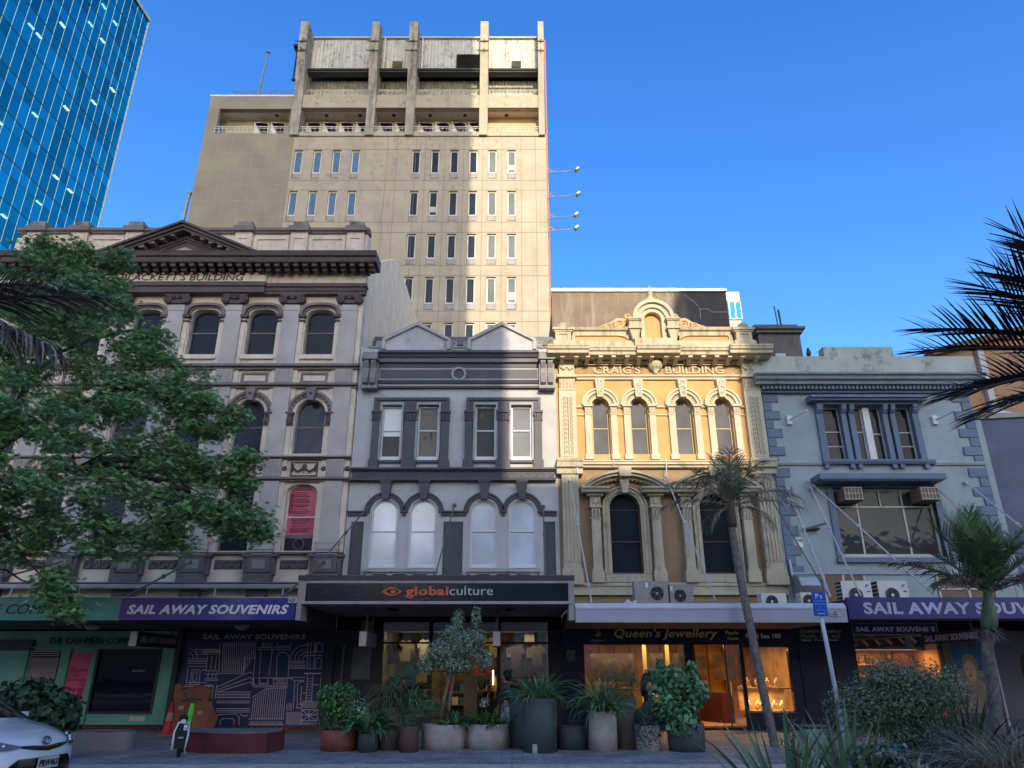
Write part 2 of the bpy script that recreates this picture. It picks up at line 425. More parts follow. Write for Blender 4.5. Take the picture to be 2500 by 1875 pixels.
# panels between the storeys
pn = MB()
pn.ext([(-0.46, 10.74), (0.46, 10.74), (0.46, 11.12), (-0.46, 11.12)], F-0.05, F+0.001, [[(-0.38, 10.81), (0.38, 10.81), (0.38, 11.05), (-0.38, 11.05)]])
at_centres('raised_panel', pn, M_trim2, WC)
ga = MB(); ga.ext([(-0.44, 7.48), (0.44, 7.48), (0.44, 7.95), (-0.44, 7.95)], F-0.04, F+0.001, [[(-0.41, 7.51), (0.41, 7.51), (0.41, 7.92), (-0.41, 7.92)]])
for s_ in (-1, 1):
    ga.tube([(s_*0.38, F-0.04, 7.86), (s_*0.33, F-0.05, 7.72), (s_*0.2, F-0.06, 7.62), (s_*0.08, F-0.05, 7.7), (0, F-0.05, 7.84)], [0.02, 0.03, 0.045, 0.03, 0.02], 6)
    ga.tube([(s_*0.38, F-0.04, 7.88), (s_*0.38, F-0.04, 7.62)], 0.02, 6)
ga.lathe(0, 7.82, [(0.06, F-0.08), (0.08, F)], 8, 'y'); ga.tube([(0, F-0.05, 7.78), (0, F-0.05, 7.56)], [0.05, 0.01], 6)
at_centres('garland_panel', ga, M_trim, WC)
ro = MB().lathe(0, 7.72, [(0.02, F-0.12), (0.06, F-0.12), (0.085, F-0.06), (0.085, F-0.05)], 14, 'y')
at_centres('rosette', ro, M_trim, [x + s_*0.39 for x in PC for s_ in (-1, 1)])
cp = MB(); cp.box(-0.43, 0.43, F-0.02, F+0.001, 4.52, 4.80)
for i in (-1, 0, 1): cp.ring(i*0.27, 4.66, 0.085, 0.125, F-0.06, F-0.02, 0, 360, 16)
at_centres('circle_panel', cp, M_darkbase, WC)
# windows
for i, x in enumerate(WC):
    gl = M_pink if i == 0 else M_glass
    w_ = window(B, x, 0.50, 5.05, 6.98, 0.24, F + 0.2, 0.06, M_trim2 if i else M_stone, gl, rails=(6.18,))
    if i == 0:
        d_ = MB(); d_.box(x-0.44, x+0.44, F+0.195, F+0.23, 5.12, 5.5); obj('vent_panel', d_, M_black, w_)
        e_ = MB(); e_.ring(x+0.02, 5.32, 0.15, 0.18, F+0.15, F+0.2, 0, 360, 20); obj('vent_ring', e_, M_darkbase, w_)
        e_ = MB(); e_.box(x-0.44, x+0.44, F+0.16, F+0.20, 5.5, 5.6); obj('vent_rail', e_, M_trim2, w_)
        e_ = MB(); r9 = random.Random(4); zz = 5.7
        while zz < 7.1: q = r9.uniform(.05, .25); e_.box(x-0.38+q*.5, x+0.38-q, F+0.222, F+0.226, zz, zz+.025); zz += r9.uniform(.05, .09)
        e_.box(x-.43, x-.3, F+.221, F+.225, 6.3, 6.95); obj('poster_print', e_, mat('dark_pink_print', (0.32, 0.05, 0.09), var=.4), w_)
    window(B, x, 0.50, 8.24, 9.64, 0.50, F + 0.2, 0.055, M_trim2, M_glass_cur, rails=(9.2,))
    window(B, x, 0.52, 11.80, 13.16, 0.42, F + 0.2, 0.055, M_trim2, M_glass, rails=(12.72,), sq=2.8)
a1 = MB(); a1.ring(0, 9.64, 0.52, 0.60, F-0.03, F+0.001); a1.mi = 1; a1.ring(0, 9.64, 0.60, 0.70, F-0.08, F); a1.mi = 1; a1.ring(0, 9.64, 0.70, 0.79, F-0.13, F+0.001)
a1.mi = 2
for i in range(13):
    t = R(10 + i*160/12); a1.lathe(0.65*math.cos(t), 9.64 + 0.65*math.sin(t), [(0.02, F-0.11), (0.035, F-0.08)], 6, 'y')
at_centres('arch_moulding', a1, [M_stone, M_trim2, M_trim], WC)
ks = MB(); ks.ext([(-0.10, 10.05), (0.10, 10.05), (0.17, 10.50), (-0.17, 10.50)], F-0.24, F); ks.lathe(0, 10.32, [(0.03, F-0.3), (0.08, F-0.24)], 8, 'y')
at_centres('keystone', ks, M_trim2, WC)
ic = MB()
for s_ in (1,):
    x = 0.0; ic.box(x-0.14, x+0.14, F-0.16, F, 9.58, 9.66); ic.box(x-0.11, x+0.11, F-0.12, F, 9.26, 9.58); ic.box(x-0.12, x+0.12, F-0.13, F, 9.2, 9.24)
    for q in (-1, 1):
        ic.spiral(x + q*0.07, 9.52, F-0.14, 0.05, 1.2, 0.014, q, 90, 10); ic.tube([(x+q*0.06, F-0.13, 9.27), (x+q*0.08, F-0.15, 9.4)], [0.03, 0.015], 5)
at_centres('arch_capital', ic, M_trim, [x_ + q_*0.66 for x_ in WC for q_ in (-1, 1)])
hm = MB()
hm.mi = 0
o_ = arch(0, 0.70, 13.28, 13.36, 0.44, sq=2.9); i_ = arch(0, 0.545, 13.27, 13.30, 0.34, sq=2.9)
def band(mb, hw0, hw1, zs, r0, r1, y0, y1, sq=2.9, n_=14):
    a = arch(0, hw1, zs, zs, r1, n_, sq)[2:]; b_ = arch(0, hw0, zs, zs, r0, n_, sq)[2:]
    return mb.ext(a + b_[::-1], y0, y1)
band(hm, 0.53, 0.62, 13.3, 0.32, 0.38, F-0.06, F+0.001); band(hm, 0.62, 0.72, 13.3, 0.38, 0.47, F-0.16, F)
hm.mi = 1
for s_ in (-1, 1): hm.box(s_*0.63-0.13, s_*0.63+0.13, F-0.17, F, 13.2, 13.3); hm.box(s_*0.63-0.11, s_*0.63+0.11, F-0.12, F, 13.06, 13.1)
at_centres('hood_mould', hm, [M_trim2, M_trim], WC)
sl_ = MB(); sl_.box(-0.62, 0.62, F-0.10, F, 11.62, 11.78); sl_.box(-0.6, 0.6, F-0.06, F, 8.14, 8.22); sl_.box(-0.6, 0.6, F-0.16, F+0.2, 4.97, 5.05)
at_centres('window_sill', sl_, M_stone, WC)
# entablature
e_ = MB(); e_.box(XL-0.06, XR+0.06, F-0.20, F-0.001, 14.09, 14.2); e_.box(XL-0.08, XR+0.08, F-0.24, F-0.001, 14.2, 14.34); e_.box(XL-0.12, XR+0.12, F-0.30, F-0.001, 14.34, 14.42); e_.box(XL-0.1, XR+0.1, F-0.26, F-0.001, 14.42, 14.5)
obj('architrave', e_, M_trim, B)
obj('frieze', MB().box(XL-0.03, XR+0.03, F-0.17, F-0.001, 14.5, 14.92), M_stone, B)
cx0, cx1 = -15.0, -8.82
e_ = MB(); e_.box(cx0, cx1, F-0.3, F-0.17, 14.5, 14.9); obj('name_panel', e_, M_stone, B)
e_ = MB(); e_.box(cx0, cx1, F-0.32, F-0.2, 14.1, 14.34); e_.box(cx0-0.04, cx1+0.04, F-0.38, F-0.2, 14.34, 14.5)
obj('architrave', e_, M_trim, B)
text("BLACKETT'S BUILDING", -14.02, -9.62, 14.575, 14.835, F-0.3, M_trim, B, depth=0.03, shear=0.16, bold=-0.004)
e_ = MB(); e_.prof([(F, 14.92), (F-0.24, 14.92), (F-0.27, 15.0), (F-0.36, 15.02), (F-0.38, 15.1), (F, 15.1)], XL-0.15, XR+0.15)
obj('bed_moulding', e_, M_trim, B)
e_ = MB(); e_.prof([(F, 15.30), (F-0.80, 15.30), (F-0.82, 15.36), (F-0.84, 15.46), (F-0.92, 15.50), (F-0.96, 15.62), (F-0.98, 15.66), (F, 15.70)], XL-0.6, XR+0.5)
CZ = 15.05 - 15.30
for i, v in enumerate(e_.v): e_.v[i] = (v[0], v[1], v[2] + CZ)
e_.box(XL-0.1, XR+0.1, F-0.36, F, 15.0, 15.06)
obj('cornice', e_, M_trim, B)
mo = MB(); mo.box(-0.085, 0.085, F-0.72, F-0.3, 14.93, 15.05); mo.mi = 0; mo.box(-0.085, 0.085, F-0.55, F-0.3, 14.84, 14.93); mo.box(-0.11, 0.11, F-0.76, F-0.3, 15.03, 15.052)
mom = mo.mesh('bracket', M_trim)
x = XR + 0.3
while x > XL - 0.4:
    obj('bracket', mom, M_trim, B, loc=(x, 0, 0)); x -= 0.335
# pediment
px0, px1, pxc, pz0, pz1 = -14.9, -8.86, -11.88, 15.36, 16.70
py = F - 0.95
e_ = MB(); e_.ext([(px0+0.5, 15.3), (px1-0.5, 15.3), (pxc, 16.3)], F-0.35, F+0.2); obj('tympanum', e_, M_trim, B)
e_ = MB(); e_.ext([(pxc-1.0, 15.5), (pxc+1.0, 15.5), (pxc, 15.88)], F-0.42, F-0.34); obj('tympanum_panel', e_, mat('carved_cream', (0.42, 0.37, 0.30), blotch=0.8, bcol=(0.15, 0.11, 0.1), scale=6), B)
def rake(s_):
    sl = (pz1 - pz0)/(pxc - px0)
    e = MB()
    for (d, za, zb) in ((0.95, -0.09, 0.0), (0.86, -0.20, -0.09), (0.78, -0.30, -0.2), (0.45, -0.48, -0.30), (0.40, -0.56, -0.48)):
        X0 = px0 if s_ < 0 else px1
        pts = [(X0, pz0 + za), (X0, pz0 + zb), (pxc, pz1 + zb), (pxc, pz1 + za)]
        e.ext(pts, F - d, F + 0.1)
    return obj('raking_cornice', e, M_trim, B)
rake(-1); rake(1)
m2 = MB(); m2.box(-0.09, 0.09, F-0.74, F-0.42, -0.12, 0.0); m2m = m2.mesh('pediment_bracket', M_trim2)
for s_ in (-1, 1):
    for i in range(1, 8):
        t = i/8.2; obj('pediment_bracket', m2m, M_trim2, B, loc=(pxc + s_*(1-t)*2.75, 0, 15.5 - 0.40 + t*1.34 + 0.05))
# parapet
py0 = F - 0.15
e_ = MB(); e_.ext([(XL+0.25, 15.3), (XR-0.02, 15.3), (XR-0.02, 16.62), (XL+0.25, 16.62)], py0 + 0.02, F + 0.05)
obj('parapet', e_, M_stone, B)
e_ = MB()
xs = [-17.55, -15.95, -13.93, -9.88, -7.84, -5.76]
for a, b_ in zip(xs[:-1], xs[1:]):
    if b_ - a > 3: continue
    e_ = MB(); e_.ext([(a+0.38, 15.6), (b_-0.38, 15.6), (b_-0.38, 16.5), (a+0.38, 16.5)], py0-0.03, py0+0.021, [[(a+0.5, 15.72), (b_-0.5, 15.72), (b_-0.5, 16.38), (a+0.5, 16.38)]]); obj('parapet_panel', e_, M_stone, B)
e_ = MB(); e_.prof([(F+0.1, 16.62), (py0-0.06, 16.62), (py0-0.08, 16.68), (py0-0.14, 16.70), (py0-0.16, 16.8), (F+0.1, 16.82)], XL+0.15, XR+0.05)
obj('coping', e_, M_trim2, B)
pi_ = MB(); pi_.box(-0.31, 0.31, py0-0.12, py0+0.02, 15.3, 16.66); pi_.mi = 1; pi_.box(-0.38, 0.38, py0-0.26, py0+0.1, 16.64, 16.84); pi_.mi = 0
pi_.ext([(-0.24, 15.75), (0.24, 15.75), (0.24, 16.45), (-0.24, 16.45)], py0-0.16, py0-0.12, [[(-0.16, 15.85), (0.16, 15.85), (0.16, 16.35), (-0.16, 16.35)]])
pi_.mi = 2; pi_.box(-0.27, 0.27, py0-0.14, F+0.3, 16.84, 17.08)
at_centres('parapet_pier', pi_, [M_stone, M_trim2, M_oldstone], xs)
# gutter pipe above the canopy, lower wall brackets
e_ = MB(); e_.tube([(XL-0.5, F-0.45, 3.93), (XR+0.02, F-0.45, 3.93)], 0.05); e_.box(XL-0.5, XR, F-0.5, F, 3.96, 4.02)
for x in PC: e_.tube([(x+0.9, F-0.45, 3.92), (x+0.95, F-0.6, 3.5)], 0.025)
obj('gutter', e_, mat('grey_pipe', (0.30, 0.30, 0.31), rough=0.5), B)
e_ = MB(); e_.box(-0.3, 0.3, F-0.2, F, 3.45, 3.9); e_.lathe(0, 3.68, [(0.07, F-0.26), (0.12, F-0.2)], 12, 'y')
at_centres('console', e_, M_darkbase, PC)
# ------------------------------------------------------------------ grey building with twin gables
G = thing('gabled_building', 'narrow grey stucco building with charcoal trim, two small gables and arched windows', 'building', (-1.9, 24, 0))
M_gw = mat('grey_stucco', (0.47, 0.465, 0.485), var=0.1, blotch=0.3, bcol=(0.34, 0.33, 0.35), bump=0.3, streak=0.4, scol=(0.28, 0.27, 0.28), sthr=0.56)
M_ch = mat('charcoal_paint', (0.058, 0.055, 0.070), rough=0.55, var=0.15, spec=0.5)
M_gl = mat('light_grey_trim', (0.34, 0.33, 0.35), rough=0.6)
GX0, GX1 = -5.27, 1.5
W2 = [(-4.025, .335), (-2.80, .35), (-0.885, .345), (0.315, .345)]     # upper windows centre, half width
W1 = [-4.06, -2.83, -0.895, 0.325]
holes = [[(x-h-0.03, 8.06), (x+h+0.03, 8.06), (x+h+0.03, 9.97), (x-h-0.03, 9.97)] for x, h in W2]
holes += [arch(x, 0.42, 4.52, 6.28, 0.42) for x in W1]
par = [(GX0, 2.7), (GX1, 2.7), (GX1, 12.08), (0.78, 12.08), (0.78, 12.34), (-0.35, 12.95), (-1.42, 12.34), (-1.42, 12.08), (-2.22, 12.08), (-2.22, 12.34), (-3.34, 12.95), (-4.46, 12.34), (-4.46, 12.08), (GX0, 12.08)]
obj('facade_wall', MB().ext(par, F, F + 0.3, holes), M_gw, G)
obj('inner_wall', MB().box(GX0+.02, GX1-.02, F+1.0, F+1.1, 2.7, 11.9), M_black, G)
obj('roof', MB().box(GX0, GX1, F+0.3, 32, 11.0, 11.3), M_darkbase, G)
e_ = MB()
for xc in (-3.34, -0.35):
    a = 1.14
    e_.ext([(xc-a, 12.30), (xc-a-0.05, 12.39), (xc, 13.04), (xc+a+0.05, 12.39), (xc+a, 12.30), (xc, 12.92)], F-0.10, F+0.34)
    for s_ in (-1, 1): e_.box(xc+s_*a-0.06, xc+s_*a+0.06, F-0.09, F+0.32, 12.0, 12.36)
obj('gable_coping', e_, mat('pale_grey_coping', (0.42, 0.40, 0.40), streak=0.4, scol=(0.12, 0.12, 0.11)), G)
sc = MB(); sc.spiral(0, 12.2, F-0.03, 0.13, 1.7, 0.035, 1, -90, 22); sc.tube([(0, F-0.03, 12.07), (-0.28, F-0.03, 12.08), (-0.38, F-0.03, 12.10)], [0.035, 0.03, 0.02], 6)
sc.ext([(-0.1, 12.08), (0.1, 12.08), (0.1, 12.25), (-0.1, 12.25)], F-0.02, F+0.2)
scm = sc.mesh('scroll', M_gl); sc2 = MB(); sc2.v = [(-v[0], v[1], v[2]) for v in sc.v]; sc2.f = sc.f; sc2.m = sc.m; scm2 = sc2.mesh('scroll', M_gl)
for x, me in ((-4.66, scm), (-2.03, scm2), (-1.6, scm), (0.96, scm2)): obj('scroll', me, M_gl, G, loc=(x, 0, 0))
# main cornice
e_ = MB(); e_.prof([(F, 11.56), (F-0.36, 11.56), (F-0.40, 11.66), (F-0.46, 11.70), (F-0.46, 11.78), (F, 11.80)], -4.57, 0.92)
e_.box(-4.57, 0.92, F-0.12, F-0.001, 11.27, 11.44); e_.mi = 1
e_.prof([(F, 11.44), (F-0.22, 11.44), (F-0.30, 11.54), (F-0.30, 11.56), (F, 11.56)], -4.57, 0.92)
e_.mi = 1; e_.box(-4.60, 0.95, F-0.10, F-0.001, 10.80, 11.27)
e_.mi = 0; e_.box(-4.52, 0.87, F-0.105, F-0.10, 10.87, 11.20)
e_.mi = 0; e_.prof([(F, 10.66), (F-0.18, 10.66), (F-0.2, 10.72), (F-0.16, 10.80), (F, 10.80)], -4.57, 0.92)
e_.mi = 1; e_.box(-4.57, 0.92, F-0.14, F-0.001, 10.58, 10.66); e_.mi = 0; e_.box(-4.57, 0.92, F-0.12, F-0.001, 10.53, 10.58)
obj('cornice', e_, [M_ch, M_gl], G)
e_ = MB(); e_.ring(-1.82, 11.03, 0.18, 0.255, F-0.16, F-0.09, 0, 360, 28); obj('ring_ornament', e_, M_gl, G)
cn = MB(); cn.box(-0.26, 0.26, F-0.3, F, 10.5, 11.42)
for s_ in (-1, 1):
    cn.prof([(F-0.3, 10.55), (F-0.42, 10.62), (F-0.45, 10.78), (F-0.37, 10.98), (F-0.38, 11.15), (F-0.48, 11.34), (F-0.48, 11.42), (F-0.3, 11.42)], s_*0.12-0.085, s_*0.12+0.085)
cn.box(-0.28, 0.28, F-0.55, F, 11.42, 11.52); cn.prof([(F, 11.52), (F-0.52, 11.52), (F-0.52, 11.66), (F-0.40, 11.74), (F, 11.74)], -0.26, 0.26)
cn.box(-0.27, 0.27, F-0.34, F, 10.44, 10.54)
cnm = cn.mesh('console', mat('grey_console', (0.20, 0.195, 0.205), rough=0.5))
for x in (-4.83, 1.18): obj('console', cnm, None, G, loc=(x, 0, 0))
# upper windows
for xa, xb in ((-4.65, -2.10), (-1.54, 0.96)):
    e_ = MB()
    ws = [(x, h) for x, h in W2 if xa < x < xb]
    def notched(a, b_, z0, z1, g):
        o = [(a, z0)]
        for x, h in ws: o += [(x-h-g, z0), (x-h-g, 9.99), (x+h+g, 9.99), (x+h+g, z0)]
        return o + [(b_, z0), (b_, z1), (a, z1)]
    e_.ext(notched(xa+.06, xb-.06, 9.692, 10.10, .075), F-0.10, F-0.001)
    e_.ext([(xa, 9.69), (xa+.10, 9.69), (xa+.10, 10.08), (xb-.10, 10.08), (xb-.10, 9.69), (xb, 9.69), (xb, 10.17), (xa, 10.17)], F-0.15, F-0.101)
    xm = (ws[0][0]+ws[1][0])/2; e_.box(xm-.015, xm+.015, F-.12, F-.1, 9.7, 10.08)
    obj('window_surround', e_, M_ch, G)
    e_ = MB()
    for x, h in ws: e_.ext([(x-h-0.06, 8.0), (x-h-0.0, 8.0), (x-h, 9.92), (x+h, 9.92), (x+h, 8.0), (x+h+0.06, 8.0), (x+h+0.06, 10.0), (x-h-0.06, 10.0)], F-0.125, F+0.05)
    obj('window_lining', e_, M_gl, G)
cap = MB(); cap.box(-0.5, 0.5, F-0.22, F, 9.62, 9.69); cap.box(-0.42, 0.42, F-0.17, F, 9.40, 9.62); cap.box(-0.46, 0.46, F-0.18, F, 9.36, 9.40)
for q in (-0.4, -0.13, 0.13, 0.4): cap.tube([(q*0.8, F-0.17, 9.42), (q, F-0.22, 9.56)], [0.05, 0.03], 5)
for q in (-0.42, 0.42): cap.lathe(q, 9.58, [(0.06, F-0.24), (0.06, F-0.16)], 8, 'y')
pm = MB(); pm.box(-0.38, 0.38, F-0.14, F, 8.0, 9.37); pm.box(-0.5, 0.5, F-0.18, F, 7.71, 7.98); pm.box(-0.46, 0.46, F-0.17, F, 7.98, 8.02)
for x, s_ in ((-4.53, .33), (-3.39, .48), (-2.23, .33), (-1.44, .33), (-.30, .48), (.87, .33)):
    for nm, src in (('capital', cap), ('pilaster', pm)):
        q = MB(); q.v = [(v[0]*s_, v[1], v[2]) for v in src.v]; q.f = src.f; q.m = src.m
        obj(nm, q, M_ch, G, loc=(x, 0, 0))
M_frost = glassmat('frosted_glass', (0.20, 0.20, 0.20), rough=0.7, spec=0.2, var=0.35)
M_cream_glass = glassmat('blind_glass', (0.52, 0.54, 0.55), rough=0.12, spec=0.5, var=0.15)
M_mir = glassmat('olive_glass', (0.10, 0.095, 0.08), wob=0.7)
M_lowblind = glassmat('lowered_blind_glass', (0.58, 0.60, 0.60), rough=0.15, spec=0.6, var=0.5, wscale=.8)
for (x, h), g1 in zip(W2, (M_cream_glass, M_mir, M_mir, M_frost)):
    w_ = window(G, x, h, 8.09, 9.90, 0, F + 0.05, 0.055, M_white, g1, rails=(9.05,), fd=0.09)
    e_ = MB(); e_.box(x-h-0.02, x+h+0.02, F-0.05, F+0.06, 8.0, 8.09); obj('sill', e_, M_white, w_)
    e_ = MB(); e_.box(x-h-0.02, x+h+0.02, F-0.10, F, 7.92, 8.0); obj('apron', e_, M_ch, w_)
    if x < -4: obj('lower_pane', MB().box(x-h+0.05, x+h-0.05, F+0.085, F+0.098, 8.15, 8.86), M_glass, w_)
# scroll band
e_ = MB(); e_.prof([(F, 7.60), (F-0.16, 7.60), (F-0.2, 7.66), (F-0.24, 7.66), (F-0.24, 7.72), (F, 7.74)], -5.23, 1.40); e_.box(-5.20, 1.37, F-0.12, F-0.001, 7.40, 7.60)
e_.prof([(F, 7.30), (F-0.22, 7.30), (F-0.22, 7.36), (F-0.14, 7.40), (F, 7.40)], -5.25, 1.42)
obj('scroll_band', e_, M_ch, G)
e_ = MB(); M_ch2 = mat('charcoal_relief', (0.095, 0.095, 0.12), rough=0.5)
x = -5.08; k_ = 0
while x < 1.3:
    e_.spiral(x, 7.50, F-0.125, 0.075, 1.3, 0.016, 1 if k_ % 2 else -1, 200, 12); e_.tube([(x+0.07, F-0.125, 7.47), (x+0.14, F-0.125, 7.56), (x+0.2, F-0.125, 7.53)], 0.014, 5); x += 0.235; k_ += 1
obj('scroll_relief', e_, M_ch2, G)
# lower arched windows
for x in W1:
    w_ = window(G, x, 0.42, 4.55, 6.28, 0.42, F + 0.03, 0.05, M_white, M_lowblind, rails=(5.70,), fd=0.09)
    e_ = MB(); e_.box(x-0.42, x+0.42, F-0.0, F+0.04, 4.56, 4.68); obj('sill', e_, M_white, w_)
    e_ = MB(); e_.ring(x, 6.28, 0.425, 0.475, F-0.03, F+0.001, n=22); e_.box(x-0.475, x-0.425, F-0.03, F+.001, 4.5, 6.28); e_.box(x+0.425, x+0.475, F-0.03, F+.001, 4.5, 6.28)
    obj('arch_lining', e_, mat('pale_lining', (0.5, 0.47, 0.46)), G)
    e_ = MB(); e_.ring(x, 6.28, 0.50, 0.60, F-0.07, F+0.001, n=22); e_.ring(x, 6.28, 0.60, 0.66, F-0.11, F+0.001, n=22)
    obj('arch_moulding', e_, M_ch, G)
    e_ = MB(); e_.ext([(x-0.10, 6.70), (x+0.10, 6.70), (x+0.185, 7.30), (x-0.185, 7.30)], F-0.17, F); e_.box(x-0.2, x+0.2, F-0.2, F, 7.24, 7.30); obj('keystone', e_, M_ch, G)
e_ = MB()
for a, b_ in ((-5.24, -4.62), (-2.27, -1.46), (0.89, 1.42), (-3.50, -3.39), (-0.33, -0.22)):
    e_.prof([(F, 6.18), (F-0.07, 6.18), (F-0.08, 6.28), (F-0.12, 6.29), (F-0.12, 6.33), (F, 6.34)], a, b_)
obj('impost_string', e_, M_ch, G)
for a, b_ in ((-5.10, -4.71), (-2.17, -1.55), (1.0, 1.37)):
    e_ = MB(); e_.ext([(a, 4.36), (b_, 4.36), (b_, 6.0), (a, 6.0)], F-0.035, F+0.001, [[(a+0.04, 4.42), (b_-0.04, 4.42), (b_-0.04, 5.94), (a+0.04, 5.94)]]); e_.box(a+0.03, b_-0.03, F-0.008, F+0.002, 4.40, 5.96)
    obj('dark_panel', e_, M_ch, G)
for a, b_ in ((-4.62, -2.30), (-1.42, 0.88)):
    e_ = MB(); e_.box(a, b_, F-0.2, F+0.05, 4.42, 4.52); e_.box(a+0.04, b_-0.04, F-0.12, F, 4.36, 4.42)
    for q in range(4): e_.box(a+0.12+q*0.62, a+0.32+q*0.62, F-0.14, F, 4.26, 4.36)
    obj('window_sill', e_, mat('stained_sill', (0.36, 0.36, 0.37), streak=0.6, scol=(0.1, 0.11, 0.11), sx=9), G)
# roof terrace fascia behind the gables
obj('terrace_back', MB().box(-5.1, 1.6, 26.2, 26.4, 11.3, 13.3), M_black, G)  # black sheet, the dark of the recess put into its colour
e_ = MB(); e_.box(-5.25, 1.62, 25.0, 25.3, 13.08, 13.44); e_.box(-5.2, -5.1, 25.0, 26.4, 11.3, 13.1); e_.box(1.45, 1.6, 25.0, 26.4, 11.3, 13.1)
obj('terrace_fascia', e_, mat('dark_grey_fascia', (0.10, 0.10, 0.115), rough=0.5), G)
pl = MB()
for i in range(26):
    a = rnd.uniform(0, 6.28); l = rnd.uniform(.15, .38); dx, dy = math.cos(a)*l*.6, math.sin(a)*l*.4
    pl._a([(1.22, F+0.1, 12.1), (1.25, F+0.1, 12.1), (1.24+dx*.6, F+.1+dy*.6, 12.1+l*.8), (1.22+dx*.57, F+.1+dy*.6, 12.1+l*.8), (1.23+dx*1.1, F+.1+dy, 12.1+l)], [(0, 1, 2, 3), (3, 2, 4)])
tag(obj('weed', pl, leafmat('weed_leaf', (0.12, 0.2, 0.03), (0.3, 0.28, 0.05))), 'small green weed growing in the parapet gap beside the ochre building', 'plant', 'weeds on the parapet')
pl = MB()
for i in range(14):
    a = rnd.uniform(0, 6.28); l = rnd.uniform(.1, .25); dx, dy = math.cos(a)*l*.5, math.sin(a)*l*.4
    pl._a([(-1.47, F+0.1, 12.2), (-1.44, F+0.1, 12.2), (-1.45+dx, F+.1+dy, 12.2+l)], [(0, 1, 2)])
tag(obj('weed', pl, leafmat('weed_leaf', None, None)), 'tiny green weed in the valley between the two grey gables', 'plant', 'weeds on the parapet')

# ------------------------------------------------------------------ ochre building with arched pediment
C = thing('ornate_building', 'sunlit ochre and cream ornate building with arched niche on top and raised letters CRAIG\'S BUILDING', 'building', (5, 24, 0))
M_cr = mat('cream_stucco', (0.54, 0.48, 0.36), var=0.1, streak=0.3, scol=(0.36, 0.31, 0.23), sthr=0.6, sx=5, bump=0.25)
M_cr2 = mat('stained_cream', (0.50, 0.435, 0.315), streak=0.75, scol=(0.16, 0.13, 0.09), sthr=0.5, sx=7, blotch=0.3, bcol=(0.3, 0.26, 0.17))
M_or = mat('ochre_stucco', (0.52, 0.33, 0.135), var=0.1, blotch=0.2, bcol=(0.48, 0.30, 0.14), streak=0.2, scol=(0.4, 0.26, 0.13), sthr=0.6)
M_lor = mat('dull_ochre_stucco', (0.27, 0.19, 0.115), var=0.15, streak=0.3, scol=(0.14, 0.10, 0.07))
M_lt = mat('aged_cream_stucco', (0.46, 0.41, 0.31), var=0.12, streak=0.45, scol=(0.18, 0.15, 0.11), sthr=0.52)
CX0, CX1 = 1.5, 8.46
UW = [2.98, 4.28, 5.79, 7.11]; LW = [3.61, 6.49]
holes = [arch(x, 0.29, 8.22, 9.90, 0.29) for x in UW]
obj('upper_wall', MB().ext([(CX0, 7.74), (CX1, 7.74), (CX1, 12.4), (CX0, 12.4)], F, F+0.3, holes), M_or, C)
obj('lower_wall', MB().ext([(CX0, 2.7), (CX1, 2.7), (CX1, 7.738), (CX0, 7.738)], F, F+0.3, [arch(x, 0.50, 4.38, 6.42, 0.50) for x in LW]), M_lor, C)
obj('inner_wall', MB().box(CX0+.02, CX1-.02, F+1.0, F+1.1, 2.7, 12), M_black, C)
obj('roof', MB().box(CX0, CX1, F+0.3, 29.9, 11.9, 12.1), M_darkbase, C)
def C_(name, mb, m, **k): return obj(name, mb, m, C, **k)
M_gd = glassmat('dusty_glass', (0.13, 0.13, 0.13), rough=0.7, spec=0.15, var=0.45, wscale=5)
M_lin = mat('sash_cream', (0.55, 0.42, 0.26), rough=0.6)
for x in UW:
    window(C, x, 0.285, 8.22, 9.90, 0.285, F+0.18, 0.04, M_lin, M_gd, rails=(9.16,))
    e_ = MB(); e_.ring(x, 9.90, 0.30, 0.37, F-0.05, F+.001, n=18); e_.ring(x, 9.90, 0.37, 0.46, F-0.02, F+.001, n=18); e_.ring(x, 9.90, 0.46, 0.56, F-0.11, F+.001, n=18); e_.ring(x, 9.90, 0.56, 0.63, F-0.16, F+.001, n=18)
    for i in range(15):
        t = R(6 + i*12); e_.tube([(x+0.385*math.cos(t), F-0.03, 9.90+0.385*math.sin(t)), (x+0.45*math.cos(t+.1), F-0.05, 9.90+0.45*math.sin(t+.1))], 0.02, 5)
    C_('arch_moulding', e_, M_cr)
    e_ = MB(); e_.ext([(x-0.10, 10.17), (x+0.10, 10.17), (x+0.17, 10.84), (x-0.17, 10.84)], F-0.22, F); w_ = C_('keystone', e_, M_cr)
    e_ = MB()
    for i in range(34):
        zz = rnd.uniform(10.22, 10.78); hw = 0.06 + (zz-10.17)*0.09; xx = x + rnd.uniform(-hw, hw); a = rnd.uniform(0, 3.14)
        e_.tube([(xx, F-0.222, zz), (xx+0.03*math.cos(a), F-0.222, zz+0.03*math.sin(a))], 0.009, 4)
    obj('vermiculation', e_, mat('shadow_brown', (0.16, 0.12, 0.07)), w_)
cl = MB(); cl.box(-0.105, 0.105, F-0.12, F, 8.2, 9.58); cl.box(-0.14, 0.14, F-0.14, F, 8.02, 8.2)
cl.box(-0.125, 0.125, F-0.14, F, 9.56, 9.60); cl.box(-0.11, 0.11, F-0.13, F, 9.6, 9.84); cl.box(-0.15, 0.15, F-0.2, F, 9.84, 9.92)
for q in (-1, 0, 1): cl.tube([(q*0.07, F-0.13, 9.62), (q*0.09, F-0.17, 9.78)], [0.035, 0.02], 5)
clm = cl.mesh('column', M_cr)
for x in UW:
    for s_ in (-1, 1): C_('column', clm, None, loc=(x + s_*0.43, 0, 0))
e_ = MB()
edges = [2.15] + [x + s_*0.56 for x in UW for s_ in (-1, 1)] + [7.86]
